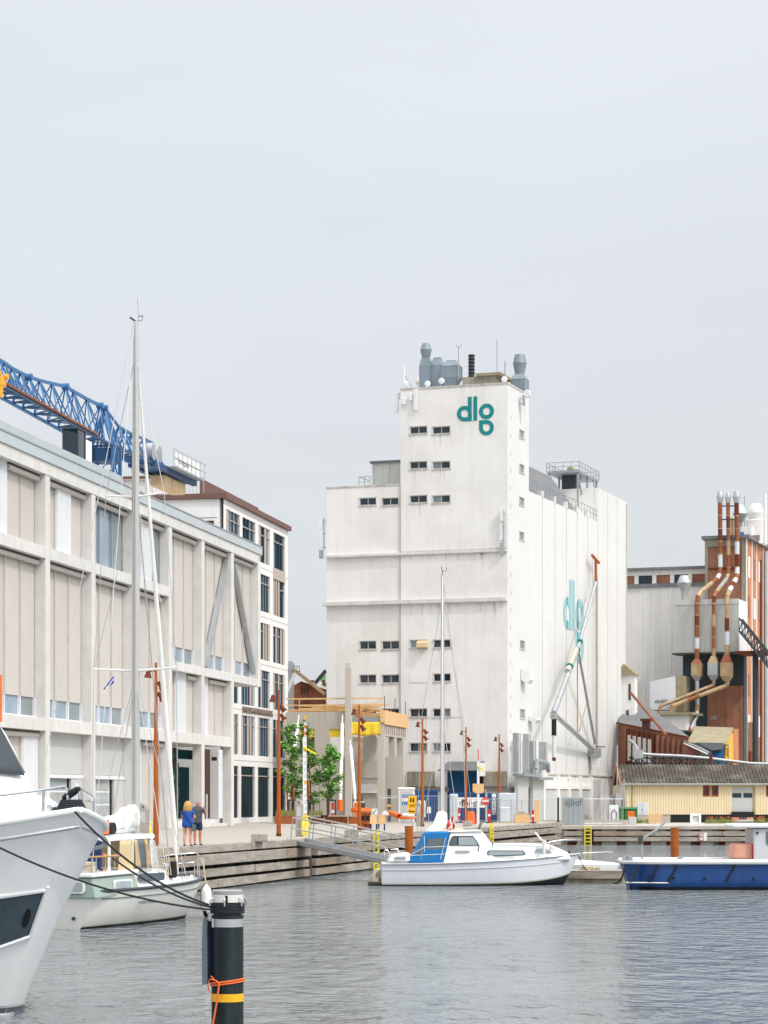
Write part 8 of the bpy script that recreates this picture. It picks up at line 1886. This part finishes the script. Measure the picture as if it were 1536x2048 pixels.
# graffiti cabinet
o, w2, h = crate(1126, 1167, 1595, 1643, 190, 'graffiti_cabinet', 'large grey cabinet with dark graffiti at the quay corner', 'cabinet', 'metal_grey', 0.9, 1.49)
lettering('ejbof', 0.75, 'graffiti', o, (0.0, -0.01, h - 0.42), (R(90), 0, 0), sx=0.9, depth=0.004, name='graffiti')
for i in range(1, 4): MB().box(-w2 + i * w2 / 2 - 0.01, -w2 + i * w2 / 2 + 0.01, -0.012, -0.002, 0.1, h - 0.1).build('seam', 'graffiti', o)
MB().box(-w2 - 0.1, w2 + 0.1, -0.1, 1.0, -0.03, 0.028).build('base', 'quay_concrete', o)
# ladder on the old quay wall
x = rx(1175.5); o = thing('quay_ladder', 'bright yellow ladder on the old quay wall', 'ladder', tuple(RQ.w(x, -0.25, 0)), RQ.rz)
for dx in (-0.27, 0.21): MB().box(dx, dx + 0.07, -0.03, 0.04, -0.3, 1.5).build('stile', 'yellow_paint', o)
for k_ in range(6): MB().box(-0.2, 0.21, -0.02, 0.03, -0.05 + k_ * 0.28, 0.02 + k_ * 0.28).build('rung', 'yellow_paint', o)
for px, pt, pb, d, l_ in ((752.5, 1672, 1720, 112.0, 'yellow ladder on the quay wall behind the gangway'), (983.5, 1656, 1690, 150, 'yellow ladder on the quay wall behind the cruiser wheelhouse')):
    a_ = QF.onY(px, 1680, -0.5)[0]; wv = QF.w(a_, -0.5, 0); o = thing('quay_ladder', l_, 'ladder', (wv.x, wv.y, 0), QF.rz)
    for dx in (-0.9, 0.7): MB().box(dx * 0.6, dx * 0.6 + 0.09, -0.04, 0.04, -0.3, 2.05).build('stile', 'yellow_paint', o)
    for k_ in range(7): MB().box(-0.5, 0.45, -0.02, 0.02, 0.0 + k_ * 0.28, 0.06 + k_ * 0.28).build('rung', 'yellow_paint', o)
# things before the yellow shed
def bin2(px0, px1, pt, lbl, sign=False):
    o, w2, h = crate(px0, px1, pt, 1644, 204, 'waste_container', lbl, 'waste bin', 'green_bin', 1.1, 1.45, bevel=0.04)
    MB().prism([(-0.1, h), (1.2, h), (1.1, h + 0.14), (0.3, h + 0.16)], 'x', -w2 - 0.03, w2 + 0.03).build('lid', 'green_bin', o)
    for dx in (-0.8, 0.7): MB().tube([(dx * w2, 0.0, 0.1), (dx * w2 + 0.1, 0.0, 0.1)], 0.1, 10).build('wheel', 'black', o)
    if sign: MB().box(-0.28, 0.28, -0.03, -0.002, h * 0.45, h * 0.85).build('sign', 'orange', o); lettering('AFFALD', 0.14, 'window_red', o, (0, -0.035, h * 0.65), (R(90), 0, 0), depth=0.002)
bin2(1236.5, 1247, 1617, 'green waste container half hidden behind the white service post'); bin2(1249, 1275, 1618, 'green waste container with an orange label by the yellow shed', True)
o, w2, h = crate(1219, 1237, 1610, 1646, 195, 'service_post', 'white service cabinet with a hanging black hose on the old quay', 'cabinet', 'panel_white', 0.5, 1.45)
MB().tube([(0.22 * math.cos(a * 0.4), -0.06, 0.75 + 0.48 * math.sin(a * 0.4)) for a in range(17)], 0.03, 6).build('hose', 'black', o)
o, w2, h = crate(1257.5, 1273, 1634, 1646, 194, 'grey_tub', 'grey plastic tub in front of the green waste container', 'tub', 'panel_grey', 0.5, 1.45)
o, w2, h = crate(1274, 1296, 1605, 1631, 206, 'electric_cabinet', 'pale grey electric cabinet against the yellow shed wall', 'cabinet', 'pallet_wrap', 0.4, P(0, 1631, 206).z); MB().box(-0.01, 0.01, -0.012, -0.002, 0.05, h - 0.05).build('door_gap', 'metal_grey', o); MB().box(-0.05, 0.02, -0.03, -0.002, h * 0.42, h * 0.5).build('lock', 'metal_dark', o)
# leaning pallet
a = P(1297, 1645, 203); o = thing('timber_pallet', 'new timber pallet leaning on the yellow shed', 'pallet', (a.x, a.y, 1.45)); k = 203 / F
for i in range(8): MB().box(0, 28 * k, -0.03 + i * 0.02, 0.0 + i * 0.02, 0.05 + i * 0.10, 0.12 + i * 0.10).build('slat', 'timber_new', o)
for x in (0.02, 0.55, 1.05): MB().bar((x + 0.04, 0.05, 0.02), (x + 0.04, 0.2, 0.85), 0.1).build('bearer', 'timber_new', o)
# white frame stand
c = P(1391, 1648, 190); o = thing('white_bench_frame', 'small white frame stand on the old quay before the shed', 'stand', (c.x, c.y, 1.49)); k = 190 / F
for x in (-0.42, 0.26): MB().box(x, x + 0.16, -0.2, 0.2, 0, 0.95).build('leg', 'white', o)
MB().box(-0.25, 0.25, -0.15, 0.15, 0.72, 0.9).build('rail', 'white', o); MB().box(-0.25, 0.25, -0.1, 0.1, 0.12, 0.24).build('rail', 'white', o); MB().box(-0.24, 0.24, 0.0, 0.03, 0.25, 0.7).build('panel', 'pallet_wrap', o); MB().box(-0.55, 0.55, -0.3, 0.3, -0.03, -0.001).build('base', 'white', o)
# mooring rule sign on the wall
x = rx(1405.5); o = thing('mooring_sign', 'white mooring rule sign with a red frame on the old quay timbers', 'sign', tuple(RQ.w(x, -0.20, 0.35)), RQ.rz)
MB().box(-0.30, 0.30, -0.02, 0.02, 0, 0.62).build('plate', 'white', o); fr_ = MB()
for q in ((-0.28, 0.05, 0.02, 0.07), (-0.28, 0.05, 0.55, 0.60), (-0.28, -0.23, 0.07, 0.55), (0.0, 0.05, 0.07, 0.55)): fr_.box(q[0], q[1], -0.03, -0.021, q[2], q[3])
fr_.build('frame', 'red', o); lettering('R', 0.36, 'metal_dark', o, (-0.115, -0.027, 0.31), (R(90), 0, 0), depth=0.002)
# weeds and orange flowers at the plinth
for px, l_ in ((1422, 'tuft of orange flowers left of the loading door, leftmost'), (1439, 'tuft of orange flowers left of the loading door, second'), (1453, 'small tuft of orange flowers just left of the loading door'), (1522, 'bright orange flowers at the plinth right of the loading door'), (1285, 'rough weeds in front of the electric cabinet')):
    c = P(px, 1645, 205); r_ = random.Random(px); o = thing('flower_tuft', l_, 'plant', (c.x, c.y, 1.45), 0, 'plants along the shed plinth'); st = MB(); fl = MB(); wd = 0.55 if px == 1285 else 0.28
    for i in range(90):
        x, y = r_.gauss(0, wd), r_.gauss(0, 0.12); hh = r_.uniform(0.2, 0.62); t = (x + r_.uniform(-0.1, 0.1), y, hh); st.face((x - 0.02, y, 0), (x + 0.02, y, 0), t); st.face((x, y, hh * 0.3), (x + 0.08, y, hh * 0.5), (x + 0.02, y, hh * 0.6))
        if i % (3 if px == 1522 else 14) == 0 and px != 1285: s = 0.05; fl.face((t[0] - s, t[1] - 0.02, t[2]), (t[0], t[1] - 0.02, t[2] - s), (t[0] + s, t[1] - 0.02, t[2]), (t[0], t[1] - 0.02, t[2] + s))
    st.build('stems', 'grass', o, kind='stuff')
    if fl.f: fl.build('blossoms', 'flower_orange', o, kind='stuff')
# low concrete wall with rail behind the graffiti cabinet
c = P(1085, 1640, 192); tag(MB().box(0, 7.0, 0, 0.4, 0, 0.42).build('concrete_kerb', 'quay_concrete'), 'low concrete kerb behind the fence at the silo foot', 'kerb').location = (c.x, 193, 1.45)
# ================================================================== PEOPLE
def skin_mesh(name, verts, edges, radii, root=0, sub=2):
    me = bpy.data.meshes.new(name); me.from_pydata(verts, edges, []); o = bpy.data.objects.new(name, me); COL.objects.link(o)
    md = o.modifiers.new('skin', 'SKIN'); md.use_smooth_shade = True; md.branch_smoothing = 0.6
    for i, r in enumerate(radii): me.skin_vertices[0].data[i].radius = (r, r) if not isinstance(r, tuple) else r
    for i in range(len(verts)): me.skin_vertices[0].data[i].use_root = (i == root)
    s = o.modifiers.new('sub', 'SUBSURF'); s.levels = s.render_levels = sub
    dg = bpy.context.evaluated_depsgraph_get(); m2 = bpy.data.meshes.new_from_object(o.evaluated_get(dg)); bpy.data.objects.remove(o); return m2
def limb(name, chain, mat, parent, sub=2):
    vs = [p for p, r in chain]; m_ = skin_mesh(name, vs, [(i, i + 1) for i in range(len(vs) - 1)], [r for p, r in chain], 0, sub)
    m_.materials.clear(); m_.materials.append(MATS[mat]); o = bpy.data.objects.new(name, m_); COL.objects.link(o); o.parent = parent; m_.polygons.foreach_set('use_smooth', [True] * len(m_.polygons)); return o
def body(parent, J, mat):
    """J: joints dict name -> (pos, radius); one continuous skinned figure"""
    names = list(J); idx = {n: i for i, n in enumerate(names)}
    E = [('pelvis', 'waist'), ('waist', 'chest'), ('chest', 'neck'), ('neck', 'head'), ('head', 'crown'), ('head', 'nose')]
    for s in 'lr': E += [('pelvis', s + 'hip'), (s + 'hip', s + 'knee'), (s + 'knee', s + 'calf'), (s + 'calf', s + 'ankle'), (s + 'ankle', s + 'toe'), ('chest', s + 'sh'), (s + 'sh', s + 'elb'), (s + 'elb', s + 'wri'), (s + 'wri', s + 'palm')]
    E = [(a, b) for a, b in E if a in idx and b in idx]
    m_ = skin_mesh('body', [J[n][0] for n in names], [(idx[a], idx[b]) for a, b in E], [J[n][1] for n in names], idx['pelvis'])
    m_.materials.clear(); m_.materials.append(MATS[mat]); m_.polygons.foreach_set('use_smooth', [True] * len(m_.polygons))
    o = bpy.data.objects.new('body', m_); COL.objects.link(o); o.parent = parent; return o
def fingers(parent, wrist, palm, mat, spread=(0, 1, 0)):
    d = (Vector(palm) - Vector(wrist)).normalized(); sp_ = Vector(spread)
    for k, ln in enumerate((0.075, 0.085, 0.08, 0.062)):
        b = Vector(palm) + sp_ * (0.018 * (k - 1.5)); limb('finger', [(tuple(b), 0.010), (tuple(b + d * ln * 0.5), 0.009), (tuple(b + d * ln), 0.007)], mat, parent, 1)
    b = Vector(wrist).lerp(Vector(palm), 0.4); limb('thumb', [(tuple(b - sp_ * 0.03), 0.011), (tuple(b - sp_ * 0.055 + d * 0.03), 0.010), (tuple(b - sp_ * 0.062 + d * 0.055), 0.008)], mat, parent, 1)

# --- woman in blue, back to us (local -y faces the camera, she looks along +y)
g = G(375.5, 1691); d = 91.5; wpos = P(375.5, 1690, d); wm = thing('person', 'person with blond hair in a blue tunic, seen from behind on the quay', 'person', (wpos.x, d, 1.75), R(-12)); s = 1.0
Jw = {'pelvis': ((0, 0, 0.90), (0.17, 0.12)), 'waist': ((0, 0, 1.08), (0.15, 0.11)), 'chest': ((0, 0.0, 1.28), (0.16, 0.11)), 'neck': ((0, 0.02, 1.45), 0.055), 'head': ((0, 0.04, 1.58), (0.085, 0.10)), 'crown': ((0, 0.04, 1.66), (0.07, 0.08)), 'nose': ((0, 0.13, 1.56), 0.03),
      'lhip': ((-0.11, 0, 0.84), 0.105), 'lknee': ((-0.12, 0.02, 0.47), 0.065), 'lcalf': ((-0.125, -0.02, 0.33), 0.062), 'lankle': ((-0.13, -0.01, 0.09), 0.038), 'ltoe': ((-0.15, 0.14, 0.035), 0.035),
      'rhip': ((0.11, 0, 0.84), 0.105), 'rknee': ((0.11, 0.0, 0.47), 0.065), 'rcalf': ((0.115, -0.03, 0.33), 0.062), 'rankle': ((0.12, -0.02, 0.09), 0.038), 'rtoe': ((0.13, 0.14, 0.035), 0.035),
      'lsh': ((-0.18, 0, 1.36), 0.06), 'lelb': ((-0.25, 0.05, 1.12), 0.045), 'lwri': ((-0.16, 0.22, 1.28), 0.032), 'lpalm': ((-0.12, 0.24, 1.36), 0.034),
      'rsh': ((0.18, 0, 1.36), 0.06), 'relb': ((0.28, 0.04, 1.10), 0.045), 'rwri': ((0.18, 0.22, 1.08), 0.032), 'rpalm': ((0.12, 0.27, 1.10), 0.034)}
body(wm, Jw, 'skin'); fingers(wm, Jw['rwri'][0], Jw['rpalm'][0], 'skin'); fingers(wm, Jw['lwri'][0], Jw['lpalm'][0], 'skin')
def shell(parent, rings, mat, name, n=20):
    MB().grid(lambda u, v: (lambda i, f: tuple(Vector((rings[i][0] * (1 - f) + rings[i + 1][0] * f + (rings[i][2] * (1 - f) + rings[i + 1][2] * f) * math.cos(2 * math.pi * v), rings[i][1] * (1 - f) + rings[i + 1][1] * f + (rings[i][3] * (1 - f) + rings[i + 1][3] * f) * math.sin(2 * math.pi * v), rings[i][4] * (1 - f) + rings[i + 1][4] * f))))(min(len(rings) - 2, int(u * (len(rings) - 1))), u * (len(rings) - 1) - min(len(rings) - 2, int(u * (len(rings) - 1)))), (len(rings) - 1) * 3, n).build(name, mat, parent, smooth='all', solid=0.006)
shell(wm, [(0, 0, 0.225, 0.165, 0.76), (0, 0, 0.225, 0.17, 0.88), (0, 0, 0.205, 0.15, 1.02), (0, 0, 0.20, 0.145, 1.16), (0, 0, 0.215, 0.145, 1.30), (0, 0.01, 0.20, 0.12, 1.38), (0, 0.02, 0.10, 0.075, 1.455)], 'shirt_blue', 'tunic')
for sx in (-1, 1):
    e = Jw['lelb' if sx < 0 else 'relb'][0]; limb('sleeve', [((sx * 0.15, 0, 1.36), 0.088), ((sx * 0.21, 0.0, 1.30), 0.083), (((sx * 0.18 + e[0]) / 2 + sx * 0.02, 0.03, 1.21), 0.075)], 'shirt_blue', wm)
    limb('shorts_leg', [((sx * 0.10, 0, 0.82), 0.125), ((sx * 0.112, 0, 0.70), 0.115)], 'shorts_navy', wm)
hr = MB(); r_ = random.Random(4)
hr.lathe([(0.02, 0.28), (0.10, 0.25), (0.135, 0.17), (0.145, 0.06), (0.15, -0.06), (0.14, -0.14), (0.09, -0.20)], (0, 0, 0), 16); hr.xf(Matrix.Translation((0, 0.0, 1.49)) @ Matrix.Diagonal((1, 0.85, 0.96, 1))); hr.build('hair', 'hair_blond', wm, smooth='all')
hs_ = MB()
for k in range(34): a = R(190 + 160 * k / 33); x, y = 0.14 * math.cos(a), 0.11 * math.sin(a); hs_.tube([(x * 0.8, y * 0.85, 1.68), (x * 1.04, y * 1.06, 1.55), (x * 1.1 + r_.uniform(-.015, .015), y * 1.12, 1.43), (x * 1.0 + r_.uniform(-.02, .02), y * 1.05, 1.31 + r_.uniform(-.03, .03))], [0.016, 0.02, 0.02, 0.008], 5)
hs_.build('hair_lock', 'hair_blond', wm, smooth='all', kind='stuff')
MB().tube([(-0.17, -0.10, 1.40), (-0.06, -0.165, 1.24), (0.08, -0.175, 1.04), (0.21, -0.13, 0.85)], 0.014, 6).build('bag_strap', 'shorts_navy', wm); MB().prism(rounded(0.20, 0.33, 0.60, 0.85, 0.03), 'y', -0.14, -0.04).build('shoulder_bag', 'graffiti', wm, bevel=0.015)
for sx, nm in ((-1, 'l'), (1, 'r')): limb('shoe', [(Vector(Jw[nm + 'ankle'][0]) + Vector((0, -0.02, -0.035)), 0.05), (Vector(Jw[nm + 'toe'][0]) + Vector((0, 0.02, 0.0)), 0.045)], 'shoe', wm)

# --- man in grey, facing her and us
d = 93.2; mpos = P(394.5, 1690, d); mn = thing('person', 'bald person in a grey shirt and navy shorts facing the blond person, one hand raised', 'person', (mpos.x, d, 1.75), R(200))
Jm = {'pelvis': ((0, 0, 0.95), (0.15, 0.11)), 'waist': ((0, 0, 1.12), (0.145, 0.105)), 'chest': ((0, 0, 1.36), (0.175, 0.115)), 'neck': ((0, 0.02, 1.55), 0.062), 'head': ((0, 0.03, 1.67), (0.085, 0.10)), 'crown': ((0, 0.02, 1.745), (0.075, 0.085)), 'nose': ((0, 0.125, 1.66), 0.028),
      'lhip': ((-0.10, 0, 0.90), 0.095), 'lknee': ((-0.11, 0.03, 0.50), 0.062), 'lcalf': ((-0.115, -0.01, 0.36), 0.058), 'lankle': ((-0.12, 0, 0.09), 0.04), 'ltoe': ((-0.15, 0.17, 0.035), 0.038),
      'rhip': ((0.10, 0, 0.90), 0.095), 'rknee': ((0.10, 0.02, 0.50), 0.062), 'rcalf': ((0.10, -0.02, 0.36), 0.058), 'rankle': ((0.10, 0, 0.09), 0.04), 'rtoe': ((0.12, 0.17, 0.035), 0.038),
      'lsh': ((-0.21, 0, 1.46), 0.065), 'lelb': ((-0.32, 0.06, 1.20), 0.048), 'lwri': ((-0.25, 0.20, 1.40), 0.034), 'lpalm': ((-0.23, 0.22, 1.48), 0.036),
      'rsh': ((0.21, 0, 1.46), 0.065), 'relb': ((0.28, 0.0, 1.18), 0.048), 'rwri': ((0.24, 0.18, 1.02), 0.034), 'rpalm': ((0.22, 0.25, 0.98), 0.036)}
body(mn, Jm, 'skin_tan'); fingers(mn, Jm['lwri'][0], Jm['lpalm'][0], 'skin_tan', (1, 0, 0)); fingers(mn, Jm['rwri'][0], Jm['rpalm'][0], 'skin_tan')
shell(mn, [(0, 0, 0.19, 0.145, 0.88), (0, 0, 0.185, 0.14, 1.05), (0, 0, 0.20, 0.145, 1.22), (0, 0, 0.235, 0.15, 1.40), (0, 0.0, 0.215, 0.12, 1.49), (0, 0.02, 0.11, 0.08, 1.55)], 'shirt_grey', 'shirt')
for sx in (-1, 1):
    e = Jm['lelb' if sx < 0 else 'relb'][0]; limb('sleeve', [((sx * 0.18, 0, 1.46), 0.09), ((sx * 0.235, 0.01, 1.40), 0.085), (((sx * 0.21 + e[0]) / 2 + sx * 0.015, 0.03, 1.30), 0.078)], 'shirt_grey', mn)
    limb('shorts_leg', [((sx * 0.09, 0, 0.92), 0.135), ((sx * 0.105, 0.01, 0.72), 0.115), ((sx * 0.108, 0.015, 0.56), 0.105)], 'shorts_navy', mn)
for sx in (-1, 1): MB().lathe([(0.005, -0.03), (0.02, -0.01), (0.02, 0.02), (0.005, 0.035)], (sx * 0.09, 0.02, 1.67), 8).build('ear', 'skin_tan', mn, smooth='all'); MB().lathe([(0.004, -0.008), (0.010, 0), (0.004, 0.008)], (sx * 0.032, 0.118, 1.69), 8).build('eye', 'black', mn)
MB().box(-0.028, 0.028, 0.112, 0.124, 1.605, 1.615).build('mouth', 'rust_dark', mn); 
for nm in 'lr': limb('shoe', [(Vector(Jm[nm + 'ankle'][0]) + Vector((0, -0.03, -0.035)), 0.053), (Vector(Jm[nm + 'toe'][0]) + Vector((0, 0.02, 0.0)), 0.047)], 'shoe', mn)
# --- person sitting in the cockpit of the sailing yacht, mostly hidden
sp_ = SBF.w(1.35, -0.35, 1.05); st = thing('person', 'seated person half hidden in the cockpit tent of the sailing yacht, arm stretched out', 'person', tuple(sp_), SBF.rz - R(90))
Js = {'pelvis': ((0, 0, 0.50), (0.15, 0.12)), 'waist': ((0, 0, 0.68), (0.14, 0.11)), 'chest': ((0, 0, 0.92), (0.16, 0.11)), 'neck': ((0, 0.02, 1.08), 0.055), 'head': ((0, 0.03, 1.20), (0.08, 0.095)), 'crown': ((0, 0.02, 1.27), (0.07, 0.08)), 'nose': ((0, 0.12, 1.19), 0.028),
      'lhip': ((-0.10, 0.08, 0.48), 0.09), 'lknee': ((-0.12, 0.48, 0.50), 0.062), 'lcalf': ((-0.12, 0.50, 0.35), 0.058), 'lankle': ((-0.12, 0.48, 0.09), 0.04), 'ltoe': ((-0.12, 0.62, 0.04), 0.036),
      'rhip': ((0.14, 0.05, 0.48), 0.09), 'rknee': ((0.42, 0.20, 0.52), 0.062), 'rcalf': ((0.45, 0.22, 0.36), 0.058), 'rankle': ((0.45, 0.2, 0.09), 0.04), 'rtoe': ((0.5, 0.32, 0.04), 0.036),
      'lsh': ((-0.2, 0, 1.0), 0.06), 'lelb': ((-0.27, 0.1, 0.75), 0.045), 'lwri': ((-0.2, 0.3, 0.7), 0.032), 'lpalm': ((-0.18, 0.37, 0.7), 0.034),
      'rsh': ((0.2, 0, 1.0), 0.06), 'relb': ((0.40, 0.08, 0.92), 0.045), 'rwri': ((0.60, 0.16, 0.95), 0.032), 'rpalm': ((0.68, 0.18, 0.96), 0.034)}
body(st, Js, 'skin'); fingers(st, Js['rwri'][0], Js['rpalm'][0], 'skin', (0, 0, 1)); shell(st, [(0, 0.02, 0.19, 0.15, 0.46), (0, 0, 0.18, 0.14, 0.66), (0, 0, 0.21, 0.145, 0.92), (0, 0.01, 0.19, 0.11, 1.02), (0, 0.02, 0.09, 0.07, 1.09)], 'window_white', 'shirt')
MB().lathe([(0.02, 0.2), (0.08, 0.17), (0.1, 0.08), (0.098, 0.02)], (0, 0.0, 1.14), 12).build('hair', 'bark', st, smooth='all')
limb('shorts_leg', [((0.10, 0.02, 0.5), 0.13), ((0.28, 0.13, 0.5), 0.10)], 'shorts_navy', st); limb('shorts_leg', [((-0.10, 0.05, 0.5), 0.13), ((-0.11, 0.28, 0.5), 0.10)], 'shorts_navy', st)
